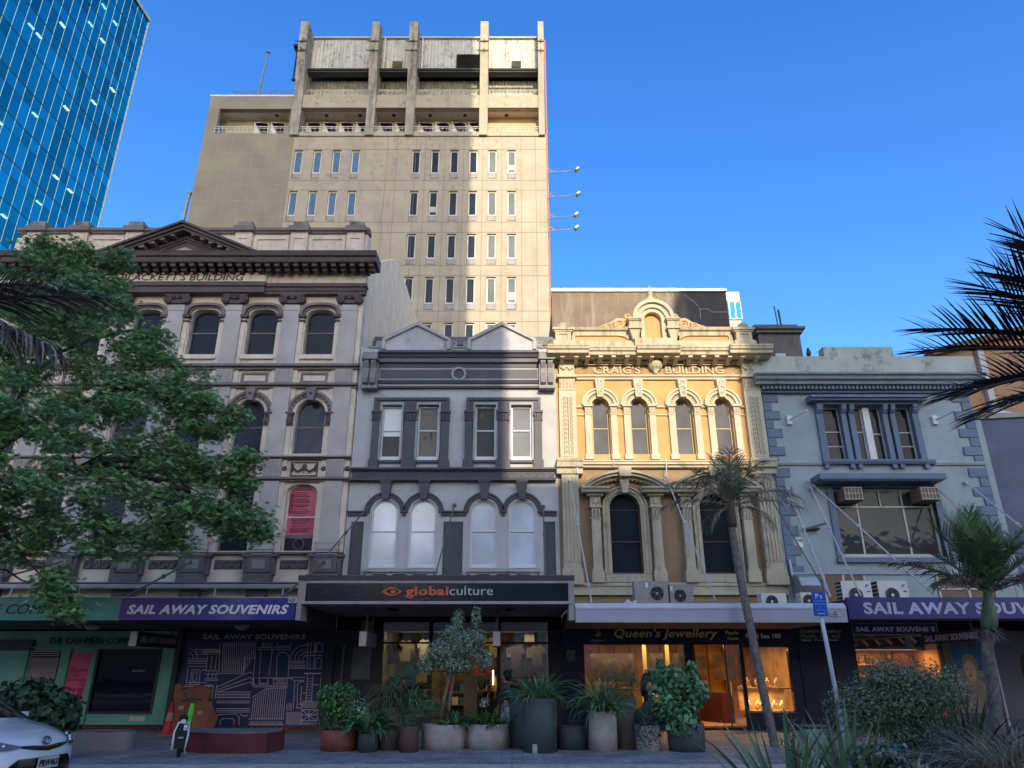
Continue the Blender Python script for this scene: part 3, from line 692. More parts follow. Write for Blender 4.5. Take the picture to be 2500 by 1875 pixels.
for i in range(0, len(edges), 2):
    if edges[i+1] - edges[i] > 0.02:
        e_.box(edges[i], edges[i+1], F-0.07, F-.001, 9.84, 9.91); e_.box(edges[i], edges[i+1], F-0.05, F-.001, 9.56, 9.60)
C_('impost_string', e_, M_cr)
# big pilasters
bp_ = MB(); bp_.box(-0.285, 0.285, F-0.18, F, 8.02, 10.42); bp_.box(-0.2, 0.2, F-0.2, F-0.18, 8.1, 10.3)
for z0, z1, hw, d in ((10.42, 10.47, .29, .21), (10.47, 10.86, .27, .20), (10.86, 10.96, .34, .30), (10.96, 11.46, .26, .19)): bp_.box(-hw, hw, F-d, F, z0, z1)
for q in range(5):
    for zz in (10.5, 10.66): bp_.tube([(-0.22+q*0.11, F-0.2, zz), (-0.22+q*0.11, F-0.25, zz+0.12)], [0.045, 0.025], 5)
for s_ in (-1, 1): bp_.tube([(s_*0.24, F-0.2, 11.4), (s_*0.2, F-0.22, 11.24), (s_*0.1, F-0.23, 11.16), (0, F-0.2, 11.28)], [0.02, 0.035, 0.04, 0.02], 6)
bp_.mi = 1
z_ = 8.24
while z_ < 10.25:
    for s_ in (-1, 1): bp_.spiral(s_*0.09, z_, F-0.205, 0.075, 1.1, 0.013, s_, 240, 9, 0.6)
    bp_.tube([(0, F-0.203, z_-0.08), (0, F-0.203, z_+0.06)], 0.012, 4)
    z_ += 0.155
bpm = bp_.mesh('pilaster', [M_cr, mat('carved_shadow', (0.20, 0.165, 0.11))])
for x in (1.87, 8.13): C_('pilaster', bpm, None, loc=(x, 0, 0))
# letter frieze, mouldings
e_ = MB(); e_.box(2.15, 7.86, F-0.05, F-.001, 11.02, 11.36); C_('name_frieze', e_, mat('brown_ochre', (0.36, 0.235, 0.12), var=0.25, scale=5, bump=0.4))
e_ = MB(); e_.prof([(F, 10.85), (F-0.08, 10.85), (F-0.09, 10.91), (F-0.15, 10.94), (F-0.15, 11.0), (F, 11.02)], 2.15, 7.86); e_.box(2.15, 7.86, F-0.12, F-.001, 11.36, 11.46); C_('frieze_moulding', e_, M_cr)
M_let = mat('letter_cream', (0.58, 0.48, 0.32), streak=0.2)
text("CRAIG'S", 2.80, 4.40, 11.06, 11.33, F-0.05, M_let, C, depth=0.05, bold=0.012); text("BUILDING", 5.27, 7.26, 11.06, 11.33, F-0.05, M_let, C, depth=0.05, bold=0.012)
e_ = MB(); e_.lathe(4.92, F-0.12, [(0.05, 11.02), (0.08, 11.08), (0.06, 11.1), (0.2, 11.22), (0.26, 11.36), (0.28, 11.42), (0.24, 11.47)], 18)
for i in range(7): e_.tube([(4.92+0.18*math.cos(R(180+i*30)), F-0.12+0.18*math.sin(R(180+i*30)), 11.2), (4.92+0.27*math.cos(R(180+i*30)), F-0.12+.27*math.sin(R(180+i*30)), 11.4)], 0.022, 5)
C_('urn_corbel', e_, M_cr, smooth=True)
# cornice in five breaks
def cpro(d): return [(F, 11.50), (F-d+0.26, 11.50), (F-d+0.22, 11.54), (F-d+0.10, 11.55), (F-d+0.10, 11.66), (F-d+0.04, 11.68), (F-d+0.02, 11.76), (F-d, 11.78), (F-d, 11.83), (F, 11.88)]
for a, b_, d, cc in ((1.20, 2.6, 0.86, 0), (2.6, 4.22, 0.70, 1), (4.22, 5.68, 0.86, 0), (5.68, 7.36, 0.70, 1), (7.36, 8.80, 0.86, 0)):
    e_ = MB(); e_.prof(cpro(d), a, b_); e_.box(a+0.2, b_-0.2 if not cc else b_, F-0.25, F-.001, 11.42, 11.50); C_('cornice', e_, M_cr2)
bk = MB(); bk.box(-0.07, 0.07, F-0.60, F-0.15, 11.455, 11.52); bk.prof([(F-0.12, 11.34), (F-0.3, 11.37), (F-0.45, 11.42), (F-0.52, 11.455), (F-0.12, 11.455)], -0.06, 0.06)
bkm = bk.mesh('bracket', M_cr)
for xz in (135, 260, 360, 475, 590, 710, 820, 930, 1055, 1150, 1270, 1385, 1505, 1620, 1735, 1865):
    C_('bracket', bkm, None, loc=(1.19 + xz/1950*7.46, 0, 0))
C_('soffit_band', MB().box(1.55, 8.42, F-0.14, F-.002, 11.36, 11.42), M_cr)
# parapet
e_ = MB(); e_.box(1.58, 8.44, F-0.34, F-0.0, 11.86, 12.19); e_.box(4.22, 5.66, F-0.50, F-0.34, 11.86, 12.22)
C_('parapet_plinth', e_, M_cr2)
C_('parapet_panel', MB().box(2.1, 7.7, F-0.16, F+0.1, 12.19, 12.5), M_or)
for a, b_, s_ in ((2.08, 4.2, 1), (5.7, 7.66, -1)):
    e_ = MB(); e_.prof([(F+0.15, 12.44), (F-0.22, 12.44), (F-0.22, 12.60), (F-0.30, 12.62), (F-0.34, 12.72), (F+0.15, 12.74)], a, b_)
    e_.box(a, a+0.12, F-0.22, F-0.15, 12.19, 12.44); e_.box(b_-0.12, b_, F-0.22, F-0.15, 12.19, 12.44)
    q = b_ if s_ > 0 else a
    e_.ext([(q, 12.44), (q - s_*0.5, 12.44), (q - s_*0.3, 12.40), (q - s_*0.12, 12.28), (q, 12.19)], F-0.22, F-0.16); C_('parapet_coping', e_, M_cr2)
for xc in (1.77, 8.02):
    e_ = MB(); e_.box(xc-0.27, xc+0.27, F-0.36, F+0.1, 12.19, 12.50)
    e_.ext([(xc-0.27, 12.19), (xc+0.27, 12.19), (xc+0.27, 12.5), (xc-0.27, 12.5)], F-0.40, F-0.36, [[(xc-0.15, 12.24), (xc+0.15, 12.24), (xc+0.15, 12.42), (xc-0.15, 12.42)]])
    e_.box(xc-0.37, xc+0.37, F-0.48, F+0.15, 12.56, 12.64); e_.box(xc-0.32, xc+0.32, F-0.43, F+0.12, 12.50, 12.56); e_.box(xc-0.34, xc+0.34, F-0.40, F+0.1, 11.88, 12.19)
    w_ = C_('parapet_pier', e_, M_cr2)
    e_ = MB(); e_.ring(xc, 12.64, 0.0005, 0.2, F-0.4, F-0.1, n=12)
    for i in range(7): e_.tube([(xc, F-0.4, 12.66), (xc+0.2*math.cos(R(10+i*27)), F-0.42, 12.64+0.2*math.sin(R(10+i*27)))], [0.02, 0.03], 5)
    obj('shell', e_, M_cr2, w_)
nx = 4.92
e_ = MB(); e_.ring(nx, 13.00, 0.44, 0.60, F-0.42, F+0.05, n=26, sz=1.0); e_.ring(nx, 13.0, 0.60, 0.72, F-0.52, F+0.1, n=26); e_.ring(nx, 13.0, 0.30, 0.44, F-0.34, F, n=22)
for s_ in (-1, 1): e_.box(nx+s_*0.37-0.07, nx+s_*0.37+0.07, F-0.34, F, 12.2, 13.0)
C_('pediment_arch', e_, M_cr)
C_('niche_back', MB().ext(arch(nx, 0.30, 12.2, 13.0, 0.30), F-0.14, F+0.02), M_or)
C_('pediment_infill', MB().ext(arch(nx, 0.62, 12.2, 13.0, 0.62), F-0.10, F+0.3), M_cr)
for s_ in (-1, 1):
    x = nx + s_*0.66
    e_ = MB(); e_.box(x-0.19, x+0.19, F-0.46, F, 12.66, 12.92); e_.box(x-0.25, x+0.25, F-0.54, F+0.05, 12.94, 13.0); e_.box(x-0.22, x+0.22, F-0.5, F+0.05, 12.90, 12.94)
    e_.box(x-0.24, x+0.24, F-0.54, F, 12.58, 12.66); e_.ext([(x-0.10, 12.18), (x+0.10, 12.18), (x+0.19, 12.58), (x-0.19, 12.58)], F-0.48, F); C_('pediment_pier', e_, M_cr2)
    M_sc = mat('scroll_ochre', (0.58, 0.42, 0.22), streak=0.25)
    e_ = MB()
    for dx, zz, r_ in ((1.12, 12.92, 0.20), (1.50, 12.84, 0.14), (1.78, 12.80, 0.08), (0.82, 13.22, 0.12)):
        e_.spiral(nx+s_*dx, zz, F-0.12, r_, 1.7, r_*0.24, s_, -60 if s_ > 0 else 240, 22, 1.2)
        e_.lathe(nx+s_*dx, zz, [(r_*0.98, F-0.10), (r_*0.98, F+0.05)], 18, 'y')
    e_.tube([(nx+s_*0.9, F-0.08, 13.1), (nx+s_*1.2, F-0.08, 13.12), (nx+s_*1.42, F-0.08, 12.98), (nx+s_*1.7, F-0.08, 12.88), (nx+s_*2.0, F-0.08, 12.76)], [0.05, 0.06, 0.05, 0.04, 0.02], 6)
    e_.box(nx+s_*1.4-0.5, nx+s_*1.4+0.5, F-0.06, F+0.03, 12.72, 12.8)
    C_('pediment_scroll', e_, M_sc)
e_ = MB(); e_.lathe(nx, F-0.2, [(0.17, 13.68), (0.12, 13.78), (0.15, 13.86), (0.12, 13.92), (0.07, 13.98), (0.10, 14.05), (0.12, 14.10), (0.06, 14.16), (0.08, 14.21), (0.03, 14.30), (0.01, 14.42)], 12)
for s_ in (-1, 1): e_.spiral(nx+s_*0.16, 13.8, F-0.25, 0.08, 1.1, 0.025, s_, 90, 10)
C_('finial', e_, M_cr, smooth=False)
# string course between the storeys
e_ = MB(); e_.prof([(F, 7.74), (F-0.16, 7.74), (F-0.18, 7.80), (F-0.26, 7.82), (F-0.26, 7.88), (F-0.30, 7.90), (F-0.30, 7.94), (F, 8.02)], 2.2, 7.82)
C_('string_course', e_, M_cr)
# lower pilasters (fluted)
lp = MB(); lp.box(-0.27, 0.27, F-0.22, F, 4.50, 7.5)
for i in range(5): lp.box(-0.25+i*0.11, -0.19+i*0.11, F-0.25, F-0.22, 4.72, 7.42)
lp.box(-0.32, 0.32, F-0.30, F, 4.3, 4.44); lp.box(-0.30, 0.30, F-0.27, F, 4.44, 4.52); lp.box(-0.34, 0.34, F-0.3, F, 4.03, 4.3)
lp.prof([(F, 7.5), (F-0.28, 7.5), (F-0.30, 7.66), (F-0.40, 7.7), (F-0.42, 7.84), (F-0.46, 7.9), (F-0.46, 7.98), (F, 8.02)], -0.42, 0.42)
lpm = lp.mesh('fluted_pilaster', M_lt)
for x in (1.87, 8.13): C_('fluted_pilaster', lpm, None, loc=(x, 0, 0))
for x in LW:
    w_ = window(C, x, 0.49, 4.40, 6.42, 0.49, F+0.16, 0.035, mat('brown_sash', (0.10, 0.07, 0.05)), M_glass, rails=(6.40, 5.39))
    e_ = MB()
    for r0, r1, d in ((0.49, 0.55, .06), (0.55, 0.61, .10), (0.61, 0.67, .07), (0.67, 0.73, .12)):
        e_.ring(x, 6.42, r0, r1-0.004, F-d, F+.001, n=24)
        for s_ in (-1, 1): e_.box(x+s_*(r0+r1)/2-(r1-r0)/2+.002, x+s_*(r0+r1)/2+(r1-r0)/2-.002, F-d, F+.001, 4.38, 6.42)
    C_('arch_surround', e_, M_lt)
    # segmental hood
    Rr = (1.39**2 + 0.52**2)/(2*0.52); zc = 7.02 - (Rr-0.52); an = math.degrees(math.asin(1.39/Rr))
    e_ = MB()
    for r0, r1, d in ((Rr-0.20, Rr-0.12, .22), (Rr-0.12, Rr-0.04, .40), (Rr-0.04, Rr+0.04, .50)): e_.ring(x, zc, r0, r1-0.003, F-d, F+.001, 90-an, 90+an, 22)
    for i in range(19):
        t = R(90-an+4+i*(2*an-8)/18); r_ = Rr-0.24; e_.tube([(x+r_*math.cos(t), F-0.16, zc+r_*math.sin(t)), (x+(r_+.06)*math.cos(t), F-0.16, zc+(r_+.06)*math.sin(t))], 0.035, 4)
    C_('segmental_hood', e_, M_lt)
    e_ = MB(); e_.ext([(x-0.09, 6.86), (x+0.09, 6.86), (x+0.15, 7.35), (x-0.15, 7.35)], F-0.34, F); e_.ext([(x-0.18, 7.35), (x+0.18, 7.35), (x+0.21, 7.68), (x-0.21, 7.68)], F-0.56, F); C_('keystone', e_, M_lt)
    e_ = MB(); e_.box(x-0.72, x+0.72, F-0.16, F+0.1, 4.12, 4.36); C_('window_sill', e_, M_lt)
    for s_ in (-1, 1):
        xc = x + s_*0.955
        e_ = MB(); e_.box(xc-0.14, xc+0.14, F-0.24, F, 4.52, 6.06); e_.box(xc-0.2, xc+0.2, F-0.30, F, 4.10, 4.42); e_.box(xc-0.18, xc+0.18, F-0.28, F, 4.42, 4.47); e_.box(xc-0.16, xc+0.16, F-0.26, F, 4.47, 4.53)
        e_.box(xc-0.17, xc+0.17, F-0.27, F, 6.04, 6.08); e_.box(xc-0.13, xc+0.13, F-0.24, F, 6.08, 6.40); e_.box(xc-0.19, xc+0.19, F-0.29, F, 6.40, 6.47)
        for q in (-1, 0, 1): e_.tube([(xc+q*0.09, F-0.24, 6.1), (xc+q*0.11, F-0.29, 6.34)], [0.05, 0.03], 5)
        C_('column', e_, M_lt)
        e_ = MB(); e_.box(xc-0.16, xc+0.16, F-0.24, F, 6.47, 6.76); e_.lathe(xc, 6.61, [(0.09, F-0.27), (0.11, F-0.24)], 14, 'y')
        e_.box(xc-0.26, xc+0.26, F-0.30, F, 6.76, 6.86)
        for q in range(6): e_.box(xc-0.25+q*0.09, xc-0.20+q*0.09, F-0.34, F-0.30, 6.77, 6.85)
        e_.prof([(F, 6.86), (F-0.46, 6.86), (F-0.5, 6.93), (F-0.56, 6.97), (F-0.56, 7.02), (F, 7.04)], xc-0.44, xc+0.44)
        C_('entablature_block', e_, M_lt)
e_ = MB(); e_.box(CX0, CX1, F-0.14, F-.002, 3.74, 4.0); e_.box(CX0, CX1, F-0.18, F-.002, 4.0, 4.10); C_('base_course', e_, M_lt)
e_ = MB(); e_.tube([(2.10, F-0.34, 8.0), (2.10, F-0.34, 7.5)], 0.02, 6); e_.tube([(3.3, F-0.32, 7.76), (3.3, F-0.32, 8.3)], 0.012, 6); e_.tube([(5.0, F-0.3, 8.0), (4.95, F-0.4, 7.2), (5.03, F-0.3, 7.0), (5.1, F-0.3, 7.3)], 0.012, 5); C_('loose_cable', e_, M_white)

# ------------------------------------------------------------------ pale blue green building
U = thing('quoined_building', 'pale blue green stucco building with slate blue quoins, stepped parapet and two window groups', 'building', (12, 24, 0))
M_bg = mat('blue_green_stucco', (0.30, 0.365, 0.40), var=0.1, streak=0.5, scol=(0.24, 0.27, 0.26), sthr=0.55, blotch=0.3, bcol=(0.26, 0.30, 0.30))
M_bl = mat('slate_blue_paint', (0.12, 0.165, 0.25), var=0.14, rough=0.6)
UX0, UX1 = 8.47, 15.5
h1 = [(10.36, 8.02), (13.46, 8.02), (13.46, 9.90), (10.36, 9.90)]; h2 = [(10.36, 4.9), (13.58, 4.9), (13.58, 7.10), (10.36, 7.10)]
obj('facade_wall', MB().ext([(UX0, 2.7), (UX1, 2.7), (UX1, 10.5), (UX0, 10.5)], F, F+0.3, [h1, h2]), M_bg, U)
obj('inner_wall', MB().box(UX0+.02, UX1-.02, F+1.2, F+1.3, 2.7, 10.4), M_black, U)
obj('roof', MB().box(UX0, UX1, F+0.3, 33, 10.3, 10.5), M_darkbase, U)
M_par = mat('grey_green_parapet', (0.40, 0.44, 0.41), streak=0.4, scol=(0.20, 0.22, 0.19), sthr=0.55, blotch=0.15, bcol=(0.25, 0.27, 0.24))
obj('parapet', MB().ext([(8.15, 10.98), (15.85, 10.98), (15.85, 11.64), (13.14, 11.64), (13.14, 12.0), (10.74, 12.0), (10.74, 11.64), (8.15, 11.64)], F-0.24, F+0.15), M_par, U)
e_ = MB(); e_.prof([(F, 10.56), (F-0.40, 10.56), (F-0.42, 10.66), (F-0.52, 10.70), (F-0.54, 10.80), (F-0.62, 10.84), (F-0.62, 10.90), (F-0.2, 10.98), (F, 10.98)], 8.2, 15.9); obj('cornice', e_, mat('blue_grey_cornice', (0.22, 0.26, 0.29), streak=0.5, scol=(0.05, 0.06, 0.06)), U)
e_ = MB(); e_.box(8.4, 15.6, F-0.16, F-.001, 10.34, 10.56); obj('dentil_bed', e_, M_bl, U)
dt = MB().box(-0.045, 0.045, F-0.30, F-0.16, 10.42, 10.55).mesh('dentil', M_bl)
for i in range(52): obj('dentil', dt, None, U, loc=(8.5 + i*0.137, 0, 0))
q1 = MB()
def quoins(side, z_top, z_bot, lw, sw_, xe):
    z = z_top; k_ = 0; e = MB()
    while z > z_bot:
        wd = lw if k_ % 2 == 0 else sw_
        if side < 0: e.box(xe, xe+wd, F-0.05, F+.001, z-0.292, z)
        else: e.box(xe-wd, xe, F-0.05, F+.001, z-0.292, z)
        obj('quoin', e, M_bl, U); e = MB(); z -= 0.312; k_ += 1
quoins(-1, 10.34, 7.95, 0.42+.1, 0.27, UX0+0.02); quoins(1, 10.34, 7.95, 0.60, 0.30, UX1)
quoins(-1, 7.74, 4.4, 0.50, 0.28, UX0+0.1); quoins(1, 7.74, 4.4, 0.60, 0.30, UX1)
e_ = MB(); e_.prof([(F, 7.84), (F-0.06, 7.84), (F-0.09, 7.90), (F-0.09, 7.95), (F, 7.98)], UX0, 10.18); e_.prof([(F, 7.84), (F-0.06, 7.84), (F-0.09, 7.90), (F-0.09, 7.95), (F, 7.98)], 13.8, UX1); obj('string_course', e_, M_bg, U)
# upper window group
M_rope = mat('rope_grey', (0.08, 0.09, 0.1)); e_ = MB()
e_.prof([(F, 9.98), (F-0.40, 9.98), (F-0.42, 10.04), (F-0.5, 10.06), (F-0.5, 10.14), (F, 10.18)], 9.95, 13.85); e_.box(10.2, 13.62, F-0.22, F-.001, 9.90, 9.98); obj('window_hood', e_, M_bl, U)
for a, b_ in ((10.2, 10.42), (11.03, 11.2), (11.29, 11.47), (12.42, 12.58), (12.68, 12.84), (13.42, 13.62)):
    e_ = MB(); e_.box(a, b_, F-0.1, F+0.2, 8.0, 9.9); e_.prof([(F-0.1, 9.6), (F-0.14, 9.62), (F-0.22, 9.72), (F-0.26, 9.9), (F-0.1, 9.9)], a+0.01, b_-0.01); obj('mullion_post', e_, M_bl, U)
for x in (11.245, 12.63):
    e_ = MB(); e_.box(x-0.05, x+0.05, F+0.02, F+0.2, 8.0, 9.9)
    for i in range(22): e_.tube([(x-0.03, F+0.0, 8.05+i*0.075), (x+0.03, F+0.0, 8.12+i*0.075)], 0.02, 5)
    obj('rope_moulding', e_, M_rope, U)
M_sash = mat('cream_sash', (0.48, 0.45, 0.42), rough=0.6, streak=0.3)
for xc, hw, rl in ((10.74, .31, (9.02, 8.52)), (11.64, .175, (9.02,)), (12.24, .19, (8.95,)), (13.13, .29, (9.0, 8.52))):
    window(U, xc, hw, 8.03, 9.88, 0, F+0.12, 0.05, M_sash, M_glass, rails=rl)
obj('white_mullion', MB().box(11.82, 12.03, F+0.02, F+0.16, 8.02, 9.86), M_white, U)
e_ = MB(); e_.prof([(F+.1, 7.86), (F-0.16, 7.86), (F-0.2, 7.94), (F-0.2, 8.0), (F+.1, 8.02)], 10.16, 13.82); obj('window_sill', e_, M_bl, U)
for x in (10.28, 11.12, 11.37, 12.5, 12.74, 13.55): obj('sill_bracket', MB().box(x-0.07, x+0.07, F-0.14, F, 7.72, 7.86), M_bl, U)
# lower window group
e_ = MB(); e_.box(9.72, 13.72, F-0.72, F, 7.22, 7.40); e_.box(9.78, 13.66, F-0.66, F, 7.18, 7.22); obj('flat_awning', e_, M_bl, U)
e_ = MB(); e_.box(10.16, 10.36, F-0.08, F+0.1, 4.9, 7.16); e_.box(13.58, 13.78, F-0.08, F+0.1, 4.9, 7.16); e_.box(10.36, 13.58, F-0.06, F+0.1, 7.08, 7.17); obj('window_surround', e_, M_bl, U)
M_sash2 = mat('weathered_white_sash', (0.50, 0.48, 0.46), streak=0.4)
window(U, 11.97, 1.60, 4.92, 7.08, 0, F+0.14, 0.07, M_sash2, glassmat('office_glass', (0.05, 0.055, 0.05), wob=0.3), rails=(6.50,), bars=(11.14, 12.62), name='window_group')
for a, b_ in ((11.88, 11.92),): obj('transom_bar', MB().box(a, b_, F+0.13, F+0.2, 6.5, 7.02), M_sash2, U)
e_ = MB(); e_.box(10.14, 13.86, F-0.14, F+0.1, 4.72, 4.86); obj('window_sill', e_, M_bl, U)
M_ru = mat('rusty_metal', (0.20, 0.13, 0.09), blotch=0.5, bcol=(0.08, 0.04, 0.03))
for xc, lb in ((10.78, 'rusty window air conditioner in the left transom of the blue green building'), (13.2, 'rusty window air conditioner in the right transom of the blue green building')):
    t = thing('window_air_conditioner', lb, 'air conditioner', (xc, F-0.1, 6.58), 'rusty window air conditioners')
    obj('casing', MB().box(-0.30, 0.30, -0.42, 0.2, 0, 0.42), M_ru, t, True)
    g_ = MB()
    for i in range(6): g_.box(-0.27+i*0.105, -0.255+i*0.105, -0.45, -0.42, 0.02, 0.40)
    for i in range(3): g_.box(-0.28, 0.28, -0.46, -0.435, 0.02+i*0.18, 0.04+i*0.18)
    obj('grille', g_, M_sash2, t, True)
e_ = MB(); e_.box(8.6, UX1, F-0.06, F-.001, 4.36, 4.42); obj('ledge', e_, M_bg, U)
M_board = mat('brown_board', (0.20, 0.13, 0.085), var=0.2)
e_ = MB(); e_.box(9.0, 10.9, F-0.02, F+.001, 3.4, 4.34); e_.mi = 1
for x in (9.0, 9.6, 10.2, 10.85): e_.box(x, x+0.07, F-0.05, F, 3.4, 4.34)
obj('boarded_window', e_, [M_board, M_sash], U)
e_ = MB(); e_.box(13.1, 14.9, F-0.02, F+.001, 3.4, 4.34); e_.mi = 1
for x in (13.1, 14.0, 14.83): e_.box(x, x+0.07, F-0.05, F, 3.4, 4.34)
e_.box(13.1, 14.9, F-0.05, F, 3.9, 3.95)
obj('boarded_window', e_, [M_board, M_sash], U)

# ------------------------------------------------------------------ slate blue neighbour and ochre wall behind it (right edge)
V = thing('slate_building', 'slate blue stucco building cut by the right edge with grey coping', 'building', (18.5, 24, 0))
M_sl = mat('slate_stucco', (0.10, 0.125, 0.19), var=0.15, blotch=0.25, bcol=(0.15, 0.17, 0.23))
obj('facade_wall', MB().ext([(15.72, 0), (22, 0), (22, 9.75), (15.72, 9.42)], F+0.02, F+0.3, [[(17.45, 5.3), (18.7, 5.3), (18.7, 7.15), (17.45, 7.15)]]), M_sl, V)
e_ = MB(); e_.box(15.5, 15.72, F-0.02, F+0.3, 0, 9.42); obj('corner_strip', e_, M_bg, V)
e_ = MB(); e_.ext([(15.5, 9.42), (22, 9.75), (22, 9.95), (15.5, 9.58)], F-0.08, F+0.4); obj('coping', e_, mat('grey_coping', (0.3, 0.3, 0.28), streak=0.5), V)
window(V, 18.07, 0.6, 5.3, 7.15, 0, F+0.08, 0.1, M_white, M_glass, rails=(6.2,))
obj('window_hood', MB().box(17.25, 18.9, F-0.12, F+0.1, 7.16, 7.3), M_white, V)
O = thing('tan_building', 'plain tan wall with hipped tile roof rising behind the slate blue building', 'building', (24, 30, 0))
obj('wall', MB().ext([(17.4, 6), (34, 6), (34, 18), (17.4, 13.5)], 27, 38), mat('tan_render', (0.36, 0.21, 0.12), var=0.08), O)
e_ = MB(); e_.ext([(17.0, 13.40), (34, 18.05), (34, 18.3), (16.9, 13.62)], 26.6, 38)
obj('roof', e_, mat('brown_tiles', (0.15, 0.10, 0.07)), O)
e_ = MB(); e_.box(18.9, 19.15, 26.8, 26.99, 10.6, 14.0); obj('roof_trim', e_, M_gw, O)
e_ = MB(); e_._a([(16.6, 23.6, 9.6), (18.6, 23.6, 9.6), (18.6, 25.6, 9.6), (16.6, 25.6, 9.6), (17.6, 24.6, 10.35)], [(0, 1, 4), (1, 2, 4), (2, 3, 4), (3, 0, 4)])
tag(obj('roof_lantern', e_, M_white), 'small white pyramid roof lantern above the slate blue wall', 'skylight')
# ------------------------------------------------------------------ concrete office tower behind
T = thing('office_tower', 'beige concrete office tower with projecting fins, open balconies and narrow windows', 'building', (-10, 46, 0))
TY = 42.0
M_tc = mat('beige_concrete', (0.395, 0.35, 0.285), var=0.1, streak=0.6, scol=(0.20, 0.175, 0.14), sthr=0.56, sx=1.3, blotch=0.35, bcol=(0.29, 0.255, 0.20), scale=0.8, bump=0.2, bscale=8)
M_tl = mat('olive_panel_stone', (0.255, 0.235, 0.185), var=0.16, streak=0.25, scol=(0.29, 0.26, 0.19), sx=0.7, sthr=0.5, scale=0.5)
M_fin = mat('stained_fin_concrete', (0.36, 0.335, 0.29), var=0.2, streak=0.85, scol=(0.09, 0.085, 0.08), sthr=0.47, sx=2.5, scale=1.5)
M_joint = mat('dark_joint', (0.20, 0.17, 0.13))  # dark joint lines between the wall panels
M_cor = mat('corrugated_iron', (0.50, 0.51, 0.50), rough=0.5, var=0.1, streak=0.7, scol=(0.15, 0.14, 0.12), sx=5, sthr=0.52)
M_dk = mat('dark_steel', (0.03, 0.03, 0.03), rough=0.6)
M_tg = glassmat('tower_glass', (0.02, 0.03, 0.045), wob=0.05)
M_tgb = glassmat('tower_sky_glass', (0.10, 0.17, 0.27), wob=0.05)
def T_(name, mb, m, **k): return obj(name, mb, m, T, **k)
def grime(m, z0, z1, amt, sx_=2.2, lo=.50, col=(0.07, 0.065, 0.055)):
    """ragged dark run-off marks, thickest towards the top of the wall"""
    n = m.node_tree.nodes; L = m.node_tree.links; b = n['Principled BSDF']; src = b.inputs['Base Color'].links[0].from_socket
    g = n.new('ShaderNodeNewGeometry'); sp = n.new('ShaderNodeSeparateXYZ'); L.new(g.outputs['Position'], sp.inputs[0])
    mk = n.new('ShaderNodeMapRange'); mk.inputs[1].default_value = z0; mk.inputs[2].default_value = z1; mk.inputs[4].default_value = amt; L.new(sp.outputs[2], mk.inputs[0])
    mp = n.new('ShaderNodeMapping'); mp.inputs['Scale'].default_value = (sx_*.45, sx_*.45, .14); L.new(g.outputs['Position'], mp.inputs[0])
    a = n.new('ShaderNodeTexNoise'); a.inputs['Scale'].default_value = 1; a.inputs['Detail'].default_value = 3; L.new(mp.outputs[0], a.inputs['Vector'])
    c = n.new('ShaderNodeTexNoise'); c.inputs['Scale'].default_value = 2.6; c.inputs['Detail'].default_value = 9; c.inputs['Roughness'].default_value = .8; L.new(g.outputs['Position'], c.inputs['Vector'])
    s1 = n.new('ShaderNodeMapRange'); s1.inputs[1].default_value = .44; s1.inputs[2].default_value = .54; L.new(a.outputs[0], s1.inputs[0])
    s2 = n.new('ShaderNodeMapRange'); s2.inputs[1].default_value = lo; s2.inputs[2].default_value = lo+.09; L.new(c.outputs[0], s2.inputs[0])
    m1 = n.new('ShaderNodeMath'); m1.operation = 'MULTIPLY'; L.new(s1.outputs[0], m1.inputs[0]); L.new(s2.outputs[0], m1.inputs[1])
    m2 = n.new('ShaderNodeMath'); m2.operation = 'MULTIPLY'; L.new(m1.outputs[0], m2.inputs[0]); L.new(mk.outputs[0], m2.inputs[1])
    q = n.new('ShaderNodeMix'); q.data_type = 'RGBA'; L.new(m2.outputs[0], q.inputs[0]); L.new(src, q.inputs[6]); q.inputs[7].default_value = (*col, 1); L.new(q.outputs[2], b.inputs['Base Color'])
grime(M_tc, 30, 35, .5, 3.5, .52); grime(M_fin, 38, 46, .8, 4, .48); grime(M_cor, 41, 43, .6, 5, .5, (.12, .11, .09)); grime(M_oldstone, 15, 16.9, .8, 8, .45)
grime(M_par, 9, 11.2, .6, 5, .5, (.1, .11, .09)); grime(M_bg, 4, 10.5, .35, 4, .52, (.12, .14, .14)); grime(M_gw, 8, 12.4, .4, 5, .52, (.12, .12, .13)); grime(M_stone, 4, 9, .35, 4, .52, (.14, .12, .1)); grime(M_cr, 8, 12, .35, 5, .52, (.2, .16, .1)); grime(M_lt, 3, 5, .5, 5, .5, (.12, .1, .07))
WX = [-6.84 + 1.362*i for i in range(6)]; WXL = [-15.26 + 1.365*i for i in range(4)]
WZ = [(33.80, 36.22), (30.25, 32.70), (26.83, 29.19), (23.43, 25.84), (20.0, 22.46), (16.6, 19.05)]
hs = []
for z0, z1 in WZ:
    for x in WX: hs.append([(x-.3, z0), (x+.3, z0), (x+.3, z1), (x-.3, z1)])
for z0, z1 in WZ[:3]:
    for x in WXL: hs.append([(x-.3, z0), (x+.3, z0), (x+.3, z1), (x-.3, z1)])
T_('main_wall', MB().ext([(-15.72, 8), (2.45, 8), (2.45, 37.6), (-15.72, 37.6)], TY, TY+0.4, hs), M_tc)
T_('left_wall', MB().ext([(-22.3, 8), (-15.73, 8), (-15.73, 41.2), (-22.3, 41.2)], TY, TY+0.4, [[(-21.5, 37.7), (-16.25, 37.7), (-16.25, 39.95), (-21.5, 39.95)]]), M_tl)
T_('side_wall', MB().box(2.05, 2.44, TY+0.4, 60, 8, 47), M_tc); T_('side_wall', MB().box(-22.28, -21.9, TY+3.4, 60, 8, 41.1), M_tl)
T_('core', MB().box(-21.9, 2.05, TY+0.9, 60, 8, 37.3), M_dk)
